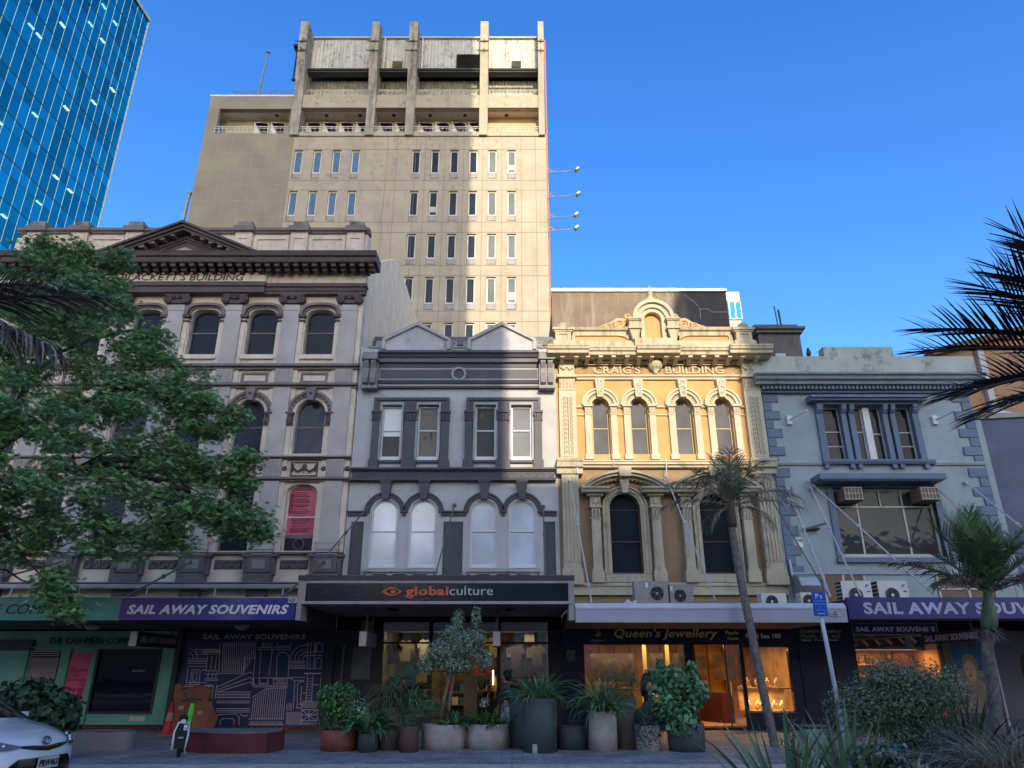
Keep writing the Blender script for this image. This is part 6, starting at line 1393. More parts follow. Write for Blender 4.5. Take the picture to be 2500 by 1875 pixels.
for a, b_, yy in ((2.4, 3.75, .72), (4.2, 4.65, .72), (4.85, 5.1, .72), (5.75, 6.1, 3.9), (6.35, 6.75, 3.9), (7.0, 7.75, 3.9)): obj('picture_panel', MB().box(a, b_, F+yy, F+yy+.04, 1.27, 2.08), mat('dark_picture', (0.06, 0.045, 0.04), var=.6, scale=4, blotch=.7, bcol=(.35, .22, .12)), sf)
e_ = MB(); e_.box(4.7, 4.82, F+0.65, F+0.7, 0.6, 2.4); e_.box(4.0, 4.12, F+0.65, F+0.7, 1.1, 2.4); obj('pillars', e_, mat('pale_gold_pillar', (0.6, 0.42, 0.18)), sf)
cn = thing('glass_counter', 'red wood counter with glass display top inside the jeweller', 'counter', (6.2, F+2, 0.1))
e_ = MB(); e_._a([(5.45, F+4, .1), (5.75, F+4, .1), (6.8, F+1.2, .1), (6.45, F+1.2, .1), (5.45, F+4, .95), (5.75, F+4, .95), (6.8, F+1.2, .95), (6.45, F+1.2, .95)], [(0, 3, 7, 4), (1, 2, 6, 5), (3, 2, 6, 7), (0, 1, 5, 4), (4, 5, 6, 7)]); obj('base', e_, mat('red_wood', (0.07, 0.015, 0.01)), cn)
e_ = MB(); e_._a([(5.45, F+4, .95), (5.75, F+4, .95), (6.8, F+1.2, .95), (6.45, F+1.2, .95), (5.45, F+4, 1.2), (5.75, F+4, 1.2), (6.8, F+1.2, 1.2), (6.45, F+1.2, 1.2)], [(0, 3, 7, 4), (1, 2, 6, 5), (3, 2, 6, 7), (4, 5, 6, 7)]); obj('glass_top', e_, M_cg, cn)
M_bust = mat('cream_bust', (0.75, 0.60, 0.38), rough=0.5); M_gold = mat('gold', (0.9, 0.6, 0.2), rough=0.25, metal=1.0, bump=0)
bust = MB(); bust.lathe(0, 0, [(0.05, 0), (0.05, 0.01), (0.02, 0.03), (0.07, 0.08), (0.085, 0.14), (0.06, 0.2), (0.03, 0.22), (0.03, 0.27), (0.02, 0.275)], 12)
nk = MB()
for i in range(12):
    a = 2*math.pi*i/12; b_ = 2*math.pi*(i+1)/12; nk.tube([(0.055*math.cos(a), -0.075+0.03*math.sin(a)*.5, 0.17+0.055*math.sin(a)), (0.055*math.cos(b_), -0.075+0.03*math.sin(b_)*.5, 0.17+0.055*math.sin(b_))], 0.008, 5)
bm_, nm_ = bust.mesh('bust', M_bust, True), nk.mesh('necklace', M_gold)
jl = [(7.02, 1.12, 'leftmost necklace bust on the upper jeweller shelf'), (7.32, 1.12, 'second necklace bust on the upper shelf, beside the palm trunk'), (7.62, 1.12, 'third necklace bust on the upper jeweller shelf'), (7.9, 1.12, 'rightmost necklace bust on the upper jeweller shelf'),
      (7.0, 0.5, 'leftmost necklace bust in the lower display'), (7.25, 0.5, 'second necklace bust in the lower display'), (7.4, 0.5, 'necklace bust in the lower display just left of the palm trunk'), (7.75, 0.5, 'necklace bust in the lower display right of the palm trunk'), (7.98, 0.5, 'rightmost necklace bust in the lower display'),
      (4.05, 1.1, 'necklace bust beside the long haired woman'), (4.6, 1.1, 'necklace bust behind the broad leaf shrub'), (2.6, 1.1, 'necklace bust behind the arching flax pot'), (3.0, 1.1, 'necklace bust behind the wispy shrub')]
for x, z, lb in jl:
    t = thing('necklace_bust', lb, 'jewellery bust', (x, F+0.32, z), 'necklace busts in the jeweller windows')
    obj('bust', bm_, None, t, True); obj('necklace', nm_, None, t, True)
for x, y, z, lb in ((2.7, F+.35, 1.1, 'leftmost gold tray in the left jeweller window'), (3.5, F+.35, 1.1, 'gold tray between the flax and the woman'), (4.35, F+.35, 1.1, 'gold tray behind the broad leaf shrub'), (6.98, F+.45, 1.12, 'gold tray at the left end of the upper shelf'), (7.75, F+.45, 1.12, 'gold tray at the right of the upper shelf'), (7.1, F+.45, .5, 'gold tray in the lower display left'), (7.85, F+.45, .5, 'gold tray in the lower display right')):
    t = thing('jewellery_tray', lb, 'jewellery tray', (x, y, z), 'trays of gold jewellery'); obj('tray', MB().box(-.2, .2, -.08, .08, 0, .02), M_bust, t, True); e_ = MB(); r5 = random.Random(int(x*50))
    for q in range(26): a, b_ = r5.uniform(-.18, .18), r5.uniform(-.07, .07); h = r5.uniform(.03, .09); e_.tube([(a, b_, .02), (a+.01, b_, .02+h)], [.012, .004], 5)
    obj('jewellery', e_, M_gold, t, True)['kind'] = 'stuff'
e_ = MB()
for i in range(12): e_.box(2.0+i*.55, 2.03+i*.55, F+4.5, F+4.56, .1, 2.4)
obj('wall_battens', e_, mat('dark_batten', (.12, .06, .02)), sf)
for x in (5.42, 6.33, 6.78): obj('door_stile', MB().box(x-.02, x+.02, JF+.06, JF+.11, .06, 2.31), mat('bronze_stile', (.10, .06, .03), rough=.3), sf)
obj('door_handle', MB().tube([(6.40, JF+.03, .9), (6.40, JF+.03, 1.3)], .015, 6), M_gold, sf)
sg = thing('shop_sign', 'black jeweller fascia with gold italic lettering Queen\'s Jewellery', 'sign', (5, JF, 2.35))
obj('board', MB().box(1.9, 8.4, JF-0.04, JF-.001, 2.34, 2.9), M_jb, sg)
M_gt = mat('gold_lettering', (0.80, 0.52, 0.20), rough=0.4); M_gt2 = mat('dull_gold', (0.45, 0.30, 0.16)); M_wt = mat('bright_white_letter', (0.8, 0.8, 0.82), rough=0.5)
text("Queen's Jewellery", 3.06, 6.14, 2.44, 2.76, JF-0.04, M_gt, sg, depth=0.015, bold=0.022, shear=0.25)
text("Pearls", 6.38, 6.76, 2.59, 2.70, JF-0.04, M_gt, sg, depth=0.01, bold=0.02); text("Opals", 6.42, 6.76, 2.42, 2.53, JF-0.04, M_gt, sg, depth=0.01, bold=0.02)
text("Pearl Sea 100", 6.98, 8.02, 2.49, 2.62, JF-0.04, M_wt, sg, depth=0.01, bold=0.02); text("Queen's", 2.32, 2.80, 2.38, 2.47, JF-0.04, M_gt2, sg, depth=0.01, shear=0.3)
e_ = MB(); e_.spiral(2.58, 2.62, JF-0.045, 0.09, 1.3, 0.02, 1, 200, 14); e_.spiral(2.56, 2.60, JF-0.045, 0.05, 1.0, 0.016, -1, 40, 10)
for q in (-1, 0, 1): e_.tube([(2.56+q*0.03, JF-0.045, 2.71), (2.56+q*0.05, JF-0.045, 2.77)], 0.008, 4)
obj('emblem', e_, M_gt2, sg)
obj('meter_box', MB().box(1.62, 1.86, JF-0.08, JF-.001, 1.85, 2.15), mat('grey_meter_box', (0.10, 0.10, 0.11)), sf)
sg = thing('shop_sign', 'dark panel with small gold lettering right of the jeweller window', 'sign', (9.2, JF, 2.4))
obj('board', MB().box(8.5, 10.12, JF-0.03, JF-.001, 0.16, 2.85), M_jb, sg)
text("Queen's Jewellery", 8.62, 9.85, 2.62, 2.74, JF-0.03, M_gt, sg, depth=0.01, shear=0.2); text("PEARL SEA NZ", 8.62, 9.8, 2.50, 2.59, JF-0.03, M_gt2, sg, depth=0.01); text("Opals  Pearls  Gold", 8.62, 9.7, 2.40, 2.46, JF-0.03, M_wt, sg, depth=0.01)

# souvenir shop on the right
sf = thing('shopfront', 'souvenir shop front with orange lit shelves and track lights behind the wispy shrub', 'shopfront', (12.5, F, 0))
obj('frame', MB().ext([(10.2, 0), (18, 0), (18, 2.99), (10.2, 2.99)], F, F+0.2, [[(10.26, 0.3), (12.82, 0.3), (12.82, 2.6), (10.26, 2.6)]]), mat('blue_grey_frame', (0.06, 0.065, 0.09)), sf)
obj('window_pane', MB().box(10.26, 12.82, F+0.08, F+0.09, 0.3, 2.6), M_cg, sf)
room(sf, 10.22, 12.9, 2.9, 1.6, mat('amber_wall', (0.60, 0.32, 0.10), var=0.15), M_dk, F+0.25)
area('shop_light', 11.5, F+0.9, 2.2, 2.2, 0.4, 26, (1.0, 0.55, 0.2), sf)
e_ = MB(); e_.box(10.25, 12.85, F+1.0, F+1.8, 2.16, 2.2); obj('bulkhead', MB().box(10.25, 12.85, F+0.95, F+1.0, 2.18, 2.75), M_black, sf)
e_ = MB(); e_.tube([(10.3, F+0.5, 2.45), (12.8, F+0.5, 2.6)], 0.015, 5)
for i in range(7): x = 10.4+i*0.37; z = 2.45+i*0.022; e_.tube([(x, F+0.5, z), (x+0.02, F+0.5, z-0.04), (x+0.12, F+0.46, z-0.17)], [0.015, 0.035, 0.04], 8)
obj('track_lights', e_, mat('beige_spot', (0.40, 0.33, 0.25)), sf)
e_ = MB(); e_.box(10.4, 11.7, F+1.45, F+1.8, 1.75, 1.78); e_.box(10.4, 12.7, F+1.35, F+1.8, 1.42, 1.46); e_.box(10.4, 12.7, F+1.25, F+1.8, 1.0, 1.04); obj('shelves', e_, mat('shelf_tan', (0.4, 0.25, 0.12)), sf)
GN = {'souvenir_figure': 'small dark carved souvenir figure standing on the orange lit shelves'}
for i in range(46):
    x = 10.35 + (i % 23)*0.108 + rnd.uniform(-.02, .02); z = (1.78 if x < 11.7 else 1.9) if i < 23 else 1.46
    e_ = MB(); h = rnd.uniform(.12, .3); r_ = rnd.uniform(.025, .045)
    e_.lathe(0, 0, [(r_, 0), (r_*1.1, h*.3), (r_*.7, h*.5), (r_, h*.7), (r_*.6, h*.85), (r_*.3, h)], 8)
    tag(obj('souvenir', e_, mat('souvenir_%d' % (i % 4), [(0.05, 0.02, 0.01), (0.10, 0.04, 0.02), (0.03, 0.03, 0.03), (0.3, 0.2, 0.1)][i % 4]), None, False, (x, F+1.5, z)), GN['souvenir_figure'], 'souvenir', 'carved souvenirs on the lit shelves')
e_ = MB()
for a in range(30): e_.tube([(12.25, F+1.3, 1.85), (12.25+0.26*math.cos(a*.21), F+1.3, 1.85+0.26*math.sin(a*.21))], [0.02, 0.04], 4)
e_.lathe(12.25, 1.85, [(0.22, F+1.3), (0.24, F+1.36)], 20, 'y'); tag(obj('woven_basket', e_, mat('dark_wicker', (0.08, 0.025, 0.01))), 'round dark woven basket hanging among the souvenirs', 'basket')
sg = thing('shop_sign', 'navy sign with pale border reading SAIL AWAY SOUVENIRS above the souvenir window', 'sign', (11.5, F, 2.6))
obj('board', MB().box(10.25, 12.80, F-0.06, F-.001, 2.60, 2.92), M_navy, sg); obj('border', MB().ext([(10.23, 2.58), (12.82, 2.58), (12.82, 2.94), (10.23, 2.94)], F-0.065, F-0.002, [[(10.25, 2.60), (12.80, 2.60), (12.80, 2.92), (10.25, 2.92)]]), M_gl, sg)
text("SAIL AWAY SOUVENIRS", 10.36, 12.72, 2.68, 2.82, F-0.06, M_wt, sg, depth=0.01, bold=0.035)
ps = thing('poster', 'large poster of a blond woman against a blue sky in the souvenir shop window', 'poster', (13.7, F, 0.3))
PX = lambda u: 13.1 + u*1.15; PZ = lambda v: 0.45 + v*1.78
def pf(name, pts, dy, m): obj(name, MB().ext([(PX(a), PZ(b_)) for a, b_ in pts], F-0.02-dy, F-0.001-dy+0.0), m, ps)
def ell(cx, cy, rx, ry, n_=22, a0=0, rot=0.0):
    o = []
    for i in range(n_):
        t = 2*math.pi*i/n_; x, y = rx*math.cos(t), ry*math.sin(t); o.append((cx + x*math.cos(rot) - y*math.sin(rot), cy + x*math.sin(rot) + y*math.cos(rot)))
    return o
pf('sky', [(0, 0.68), (1, 0.62), (1, 1), (0, 1)], 0, mat('poster_blue', (0.02, 0.10, 0.22), var=0.3)); pf('sea', [(0, 0), (1, 0), (1, 0.619), (0, 0.679)], 0, mat('poster_grey', (0.20, 0.20, 0.20), var=.2))
pf('hair', ell(0.40, 0.72, 0.21, 0.19, rot=0.3), 0.005, mat('poster_hair', (0.22, 0.16, 0.10))); pf('arm', [(0.5, 0.56), (0.95, 0.50), (0.98, 0.38), (0.85, 0.34), (0.7, 0.44)], 0.003, mat('poster_arm', (0.22, 0.10, 0.07)))
pf('shoulders', [(0.1, 0), (0.12, 0.38), (0.25, 0.46), (0.45, 0.44), (0.62, 0.42), (0.72, 0.2), (0.72, 0)], 0.005, mat('poster_top', (0.20, 0.16, 0.14), var=.15))
pf('neck', [(0.3, 0.42), (0.48, 0.42), (0.5, 0.56), (0.34, 0.56)], 0.008, mat('poster_skin2', (0.36, 0.21, 0.15))); pf('face', ell(0.39, 0.64, 0.145, 0.165, rot=0.25), 0.011, mat('poster_skin', (0.48, 0.30, 0.22), var=.1))
e_ = MB()
for q in (0.33, 0.45): e_.ext([(PX(a), PZ(b_)) for a, b_ in ell(q, 0.665, 0.025, 0.01)], F-0.035, F-0.031)
e_.ext([(PX(a), PZ(b_)) for a, b_ in ell(0.38, 0.565, 0.04, 0.014)], F-0.035, F-0.031); e_.ext([(PX(a), PZ(b_)) for a, b_ in [(0.385, 0.65), (0.395, 0.60), (0.37, 0.60)]], F-0.035, F-0.031); obj('features', e_, mat('poster_feature', (0.14, 0.05, 0.045)), ps)
ps = thing('poster', 'dim grey poster with a dark head at the right edge of the souvenir shop', 'poster', (15, F, 0.3))
obj('sheet', MB().box(14.35, 16.4, F-0.03, F-.001, 0.3, 2.7), mat('dim_poster', (0.09, 0.09, 0.11), var=.2), ps); obj('figure', MB().ext(ell(15.3, 1.65, 0.24, 0.42), F-0.035, F-0.031), mat('dim_poster_dark', (0.03, 0.02, 0.02)), ps)
obj('door_frame', MB().box(12.84, 13.08, F-0.08, F-.001, 0, 2.6), mat('bronze_frame', (0.12, 0.10, 0.08)), sf); obj('white_jamb', MB().box(14.28, 14.34, F-0.1, F-.001, 0, 2.6), M_gl, sf)

# ------------------------------------------------------------------ air conditioners and fittings on the canopy roofs
def acbox(x0, x1, y, z0, z1, m, fc, fr, lb, logo=False, grp='outdoor air conditioner units on the canopy roofs'):
    t = thing('air_conditioner', lb, 'air conditioner', ((x0+x1)/2, y, z0), grp)
    b_ = obj('casing', MB().box(x0, x1, y, y+0.38, z0, z1), m, t)
    e = MB(); e.ring(fc[0], fc[1], fr*0.93, fr, y-0.02, y-0.001, 0, 360, 28); e.mi = 1; e.ring(fc[0], fc[1], 0.0005, fr*0.93, y-0.006, y-0.001, 0, 360, 28); obj('fan_opening', e, [M_gl, M_black], t)
    e = MB()
    for i in range(5):
        a = i*2*math.pi/5 + 0.3; A = (fc[0]+fr*.2*math.cos(a), fc[1]+fr*.2*math.sin(a)); B1 = (fc[0]+fr*.85*math.cos(a-.25), fc[1]+fr*.85*math.sin(a-.25)); B2 = (fc[0]+fr*.85*math.cos(a+.3), fc[1]+fr*.85*math.sin(a+.3))
        e.ext([A, B1, B2], y-0.012, y-0.008)
    for r_ in (0.35, 0.6, 0.85): e.ring(fc[0], fc[1], fr*r_, fr*r_+0.006, y-0.024, y-0.02, 0, 360, 24)
    obj('fan_blades', e, mat('fan_grey', (0.07, 0.07, 0.07)), t)
    e = MB(); e.ring(fc[0], fc[1], 0.0005, fr*0.2, y-0.03, y-0.013, 0, 360, 14); obj('fan_hub', e, m, t)
    return t, b_
M_acg = mat('taupe_casing', (0.30, 0.27, 0.27), rough=0.5); M_acw = mat('white_casing', (0.60, 0.60, 0.60), rough=0.4)
t, b_ = acbox(3.36, 4.28, 20.5, 3.17, 3.89, M_acg, (3.97, 3.56), 0.20, 'larger taupe air conditioner on the pale canopy, left of its smaller mate'); obj('sticker', MB().box(3.66, 3.74, 20.49, 20.499, 3.72, 3.85), M_white, t)
t, b_ = acbox(4.33, 4.97, 20.5, 3.17, 3.80, M_acg, (4.60, 3.50), 0.18, 'smaller taupe air conditioner on the pale canopy, touching its larger mate'); obj('sticker', MB().box(4.34, 4.41, 20.49, 20.499, 3.62, 3.76), M_white, t)
acbox(6.75, 7.42, 20.3, 3.17, 3.55, M_acw, (7.02, 3.33), 0.17, 'low white air conditioner right of the leaning palm trunk on the pale canopy')
acbox(7.82, 8.3, 20.3, 3.17, 3.57, M_acw, (8.02, 3.35), 0.17, 'low white air conditioner behind the parking sign')
for x0, lb in ((9.05, 'white air conditioner with blue emblem, left one above the large blue sign'), (10.05, 'white air conditioner with blue emblem, right one above the large blue sign')):
    t, b_ = acbox(x0, x0+0.82, 20.5, 3.26, 3.90, M_acw, (x0+0.36, 3.52), 0.2, lb)
    e_ = MB(); e_.ext([(x0+0.64, 3.70), (x0+0.78, 3.80), (x0+0.66, 3.80)], 20.492, 20.499); obj('emblem', e_, mat('cyan_mark', (0.02, 0.3, 0.5)), t); obj('wordmark', MB().box(x0+0.67, x0+0.77, 20.492, 20.499, 3.60, 3.63), M_dk, t)
    e_ = MB()
    for i in range(6): e_.box(x0-0.012, x0, 20.52, 20.86, 3.32+i*.1, 3.38+i*.1)
    obj('side_louvres', e_, M_dk, t)
e_ = MB(); e_.prof([(22.95, 3.75), (22.3, 3.75), (22.2, 3.95), (22.35, 4.2), (22.6, 4.3), (22.95, 4.32)], 8.62, 9.2); e_.tube([(8.65, 22.9, 4.3), (8.62, 22.9, 4.8)], 0.04, 6)
tag(obj('exhaust_hood', e_, M_metal), 'curved grey exhaust hood at the foot of the slate quoins', 'vent')
for x, z, lb in ((9.28, 9.38, 'white floodlight bracket on the wall left of the upper windows'), (14.15, 9.38, 'white floodlight bracket on the wall right of the upper windows')):
    t = thing('wall_bracket', lb, 'bracket', (x, F, z), 'white flag brackets on the blue green wall')
    obj('base', MB().box(-0.08, 0.08, -0.12, 0, -0.15, 0.15), M_white, t, True); obj('arm', MB().tube([(0, -0.1, 0), (0.35, -0.75, 0.12)], 0.035, 8), M_white, t, True)
t = thing('pipe_bracket', 'grey bracket with insulators on the blue green wall left of the big window', 'bracket', (9.6, F, 5.75)); obj('arm', MB().tube([(-.3, -0.1, 0), (0.15, -0.6, 0.1)], 0.045, 6), M_metal, t, True); obj('clamps', MB().box(-0.4, 0.1, -0.16, -0.02, -0.03, 0.03), M_dk, t, True)
t = thing('metal_bracket', 'steel floodlight bracket where the thick tie rod crosses the quoins', 'bracket', (8.45, 21.5, 5.1)); e_ = MB(); e_.box(-0.12, 0.1, -0.03, 0.03, 0.1, 0.13); e_.box(-0.05, 0.1, -0.03, 0.03, -0.15, 0.0); e_.tube([(-0.15, 0, 0.2), (0.1, 0, 0.05)], 0.02, 5); obj('frame', e_, M_metal, t, True)
e_ = MB()
for i in range(9): a = rnd.uniform(0, 3); e_.tube([(3.05+rnd.uniform(-.15, .15), 19.6, 3.18+rnd.uniform(0, .05)), (3.1+.14*math.cos(a), 19.55, 3.22+rnd.uniform(0, .1))], 0.02, 5)
tag(obj('cable_coil', e_, M_white), 'tangle of white cable on the pale canopy left of the taupe units', 'cable')
t = thing('pigeon', 'dark pigeon perched on the blue green parapet near its left end', 'bird', (10.27, F-0.1, 11.64))
e_ = MB(); e_.tube([(0, 0, 0.03), (0.0, -0.01, 0.10), (0.01, -0.02, 0.19), (0.0, -0.03, 0.27), (-0.01, -0.05, 0.33), (0, -0.06, 0.36)], [0.03, 0.075, 0.085, 0.055, 0.04, 0.02], 10); e_.tube([(0, 0, 0.1), (0.03, 0.14, 0.02)], [0.05, 0.02], 6); e_.tube([(0, -0.07, 0.345), (0, -0.12, 0.335)], [0.012, 0.003], 5)
obj('body', e_, mat('pigeon_dark', (0.03, 0.035, 0.05), rough=0.5), t, True, smooth=True)
e_ = MB(); e_.tube([(-.03, 0, 0), (-.03, 0, .05)], 0.008, 5); e_.tube([(.03, 0, 0), (.03, 0, .05)], 0.008, 5); obj('legs', e_, mat('pigeon_red', (0.3, 0.06, 0.05)), t, True)
# ------------------------------------------------------------------ plant builders
def strap(mb, base, az, length, width, lift, droop, r, seg=6, twist=0.0):
    """one long leaf: starts at base going up and out, bends over by its weight"""
    x, y, z = base; el = lift; d = length/seg; c, s_ = math.cos(az), math.sin(az)
    px, py = -s_, c; L0 = []; 
    for i in range(seg+1):
        u = i/seg; wd = width*(0.55 + 1.2*u*(1-u)*1.6) * (1 - u**3) * .5 + 0.001
        L0.append(((x + px*wd, y + py*wd, z + twist*wd), (x - px*wd, y - py*wd, z - twist*wd)))
        x += d*math.cos(el)*c; y += d*math.cos(el)*s_; z += d*math.sin(el); el -= droop/seg*(0.5+u*1.3)
    o = len(mb.v)
    for a, b_ in L0: mb.v.append(a); mb.v.append(b_)
    for i in range(seg): mb.f.append((o+2*i, o+2*i+1, o+2*i+3, o+2*i+2)); mb.m.append(mb.mi)
def clump(x, y, z, n_, ln_, wd, spread, droop, m, name='plant', r0=0.08, seed=1, zsc=1.0, lift=(0.5, 1.45), seg=6):
    rr = random.Random(seed); mb = MB()
    for i in range(n_):
        a = rr.uniform(0, 2*math.pi); q = r0*math.sqrt(rr.random())
        strap(mb, (x+q*math.cos(a), y+q*math.sin(a), z), a + rr.uniform(-.5, .5), rr.uniform(*ln_), wd*rr.uniform(.7, 1.15), rr.uniform(*lift), rr.uniform(*droop), rr, seg, rr.uniform(-.6, .6))
    return mb
def leaves(mb, cx, cy, cz, rx, ry, rz, n_, size, rr, aspect=1.0, drop=0.4, shell=0.55, fold=0.2):
    """small pointed leaves through an ellipsoid, denser towards its skin"""
    for i in range(n_):
        while True:
            v = Vector((rr.gauss(0, 1), rr.gauss(0, 1), rr.gauss(0, 1)))
            if v.length > 0.1: break
        v.normalize(); q = shell + (1-shell)*rr.random() if rr.random() < 0.75 else rr.random()*shell
        q *= rr.uniform(0.88, 1.10)
        c = Vector((cx + v.x*rx*q, cy + v.y*ry*q, cz + v.z*rz*q)); s_ = size*rr.uniform(0.6, 1.25)
        n1 = (v + Vector((rr.uniform(-.9, .9), rr.uniform(-.9, .9), rr.uniform(-.3, 1.0)))).normalized()
        t = n1.cross(Vector((rr.uniform(-1, 1), rr.uniform(-1, 1), rr.uniform(-1, 1)))).normalized(); t.z -= drop; t.normalize()
        b_ = n1.cross(t).normalized()*s_*0.5*aspect
        o = len(mb.v); p0 = c - t*s_*.5; p1 = c + t*s_*.5; mid = c - t*s_*0.08 + n1*s_*fold*0.3
        mb.v += [tuple(p0), tuple(mid+b_), tuple(p1), tuple(mid-b_)]; mb.f.append((o, o+1, o+2, o+3)); mb.m.append(mb.mi)
M_lf1 = leafmat('glossy_leaf', (0.03, 0.08, 0.025), (0.08, 0.18, 0.05), (0.16, 0.30, 0.08))
M_lf2 = leafmat('lily_leaf', (0.05, 0.12, 0.045), (0.10, 0.22, 0.08), (0.24, 0.38, 0.13))
M_lf3 = leafmat('wispy_leaf', (0.05, 0.085, 0.04), (0.09, 0.15, 0.065), (0.17, 0.23, 0.11), trans=0.1)
M_lf4 = leafmat('tussock_blade', (0.07, 0.09, 0.03), (0.14, 0.15, 0.06), (0.22, 0.19, 0.10))
M_lf5 = leafmat('olive_leaf', (0.09, 0.14, 0.075), (0.18, 0.25, 0.14), (0.36, 0.44, 0.28), trans=0.1)
M_lf6 = leafmat('dark_small_leaf', (0.02, 0.035, 0.025), (0.045, 0.07, 0.045), (0.10, 0.13, 0.09), trans=0.1)
M_lf7 = leafmat('broad_leaf', (0.05, 0.13, 0.05), (0.10, 0.23, 0.09), (0.24, 0.40, 0.20))
M_fl = mat('white_petal', (0.55, 0.58, 0.55), bump=0)
M_bark = mat('olive_bark', (0.16, 0.11, 0.07), var=0.3, streak=0.5, scol=(0.28, 0.22, 0.15), sx=12, bump=0.6)
M_soil = mat('potting_soil', (0.03, 0.022, 0.016))
M_conc = mat('planter_concrete', (0.38, 0.34, 0.33), var=0.2, scale=4, blotch=0.4, bcol=(0.16, 0.14, 0.15), streak=0.3, scol=(0.4, 0.38, 0.38), bump=0.3)
M_pr = mat('planter_rust_red', (0.22, 0.06, 0.045), var=0.25, scale=3, rough=0.7)
M_pd = mat('planter_dark', (0.055, 0.065, 0.075), var=0.25, rough=0.6); M_pgn = mat('planter_dark_green', (0.05, 0.075, 0.08), var=0.25, rough=0.55)
M_prb = mat('planter_red_brown', (0.10, 0.05, 0.04), var=0.3); M_pgr = mat('planter_grey_brown', (0.15, 0.125, 0.12), var=0.25)
def planter(x, y, r, h, m, label, taper=0.97, notch=False):
    t = thing('planter', label, 'planter', (x, y, 0), 'round planters along the kerb')
    o = obj('pot', MB().lathe(0, 0, [(r*taper, 0.0), (r*1.0, h*.5), (r*1.0, h-0.012), (r-.01, h), (r-0.04, h), (r-0.045, h-0.09), (0.001, h-0.09)], 40), m, t, True, smooth=True)
    o.data.polygons.foreach_set('use_smooth', [abs(p_.normal.z) < 0.5 for p_ in o.data.polygons])
    obj('soil', MB().lathe(0, 0, [(r-0.05, h-0.085), (r-0.05, h-0.05)], 24), M_soil, t, True)
    if notch: obj('gap', MB().prof([(-r-0.012, 0), (-r-0.012, 0.06), (-r+.02, 0.17), (-r+.02, 0)], -0.33*r-.05, -0.33*r+.05), mat('pale_gap', (0.3, 0.28, 0.25)), t, True)
    return t
planter(-3.76, 17.50, 0.41, 0.41, M_pr, 'low wide rust red planter, leftmost of the row')
planter(-3.09, 17.18, 0.205, 0.36, M_pd, 'small dark planter holding strap leaf lilies, second from left')
planter(-2.70, 17.62, 0.25, 0.86, M_pgr, 'tall grey brown cylinder planter holding drooping grass')
planter(-2.20, 17.19, 0.21, 0.49, M_prb, 'small reddish brown planter in front of the tall grey brown one')
planter(-1.53, 17.82, 0.49, 0.50, M_conc, 'wide pale concrete planter holding the olive tree')
planter(-0.54, 17.94, 0.485, 0.50, M_conc, 'wide pale concrete planter with lilies, right of the olive tree planter')
planter(0.27, 18.06, 0.33, 1.05, M_pgn, 'tall dark green planter half hidden behind the largest dark green planter')
planter(0.60, 17.22, 0.37, 1.05, M_pgn, 'largest tall dark green planter with pale notch at its foot', notch=True)
planter(1.34, 17.80, 0.36, 0.46, M_pd, 'low dark planter filled with gravel between tall planters')
planter(1.98, 17.40, 0.305, 0.78, M_conc, 'concrete cylinder planter holding arching flax')
planter(2.56, 17.92, 0.26, 1.02, M_pgr, 'taller grey brown planter behind the flax planter')
planter(2.96, 17.45, 0.27, 0.5, M_conc, 'grey planter mostly hidden by the round small leaf bush')
planter(3.78, 17.39, 0.40, 0.55, M_pd, 'wide dark planter under the broad leaf shrub, rightmost of the row')
def plant(name, mb, m, label, cat='plant', grp=None, loc=None):
    return tag(obj(name, mb, m), label, cat, grp)
rr = random.Random(3)
e_ = MB()
for c_ in ((-3.85, 17.5, 0.95, .46, .4, .46), (-4.05, 17.45, 1.1, .28, .25, .22), (-3.55, 17.5, 0.8, .35, .3, .35), (-3.6, 17.45, 1.08, .25, .25, .2)): leaves(e_, *c_, 1300, 0.085, rr, 0.62)
w_ = plant('leafy_shrub', e_, M_lf1, 'rounded glossy green shrub in the rust red planter', 'shrub')
e_ = MB(); leaves(e_, -3.35, 17.3, 0.82, .28, .2, .28, 260, 0.03, rr, 1.0); plant('white_flower_spray', e_, M_fl, 'spray of tiny white flowers between the shrub and the lilies', 'flowers')
plant('strap_leaf_plant', clump(-3.95, 17.35, 0.42, 30, (.35, .6), .03, 1, (1.4, 2.4), M_lf2, seed=5, r0=.3), M_lf2, 'drooping strap leaves spilling over the rust red planter')
plant('strap_leaf_lily', clump(-3.07, 17.18, 0.38, 130, (.5, .82), .085, 1, (1.4, 2.8), M_lf2, seed=6, r0=.14, lift=(.4, 1.5)), M_lf2, 'broad strap leaf lily in the small dark planter')
plant('drooping_grass', clump(-2.75, 17.55, 0.86, 620, (.45, .85), .012, 1, (1.6, 3.6), M_lf4, seed=7, r0=.16, lift=(.7, 1.55)), M_lf4, 'fine drooping grass in the tall grey brown planter')
plant('strap_leaf_lily', clump(-2.3, 17.6, 0.8, 90, (.45, .85), .06, 1, (1.2, 2.4), M_lf2, seed=8, r0=.16, lift=(.5, 1.5)), M_lf2, 'mid green lily right of the drooping grass')
e_ = MB()
for c_ in ((-2.1, 17.2, 0.80, .42, .3, .34), (-1.75, 17.3, 0.85, .35, .3, .28), (-2.25, 17.15, 0.6, .28, .2, .25)): leaves(e_, *c_, 1500, 0.035, rr, 0.4, shell=.2)
plant('fine_leaf_bush', e_, M_lf3, 'dark fine leaved bush over the small reddish brown planter', 'shrub')
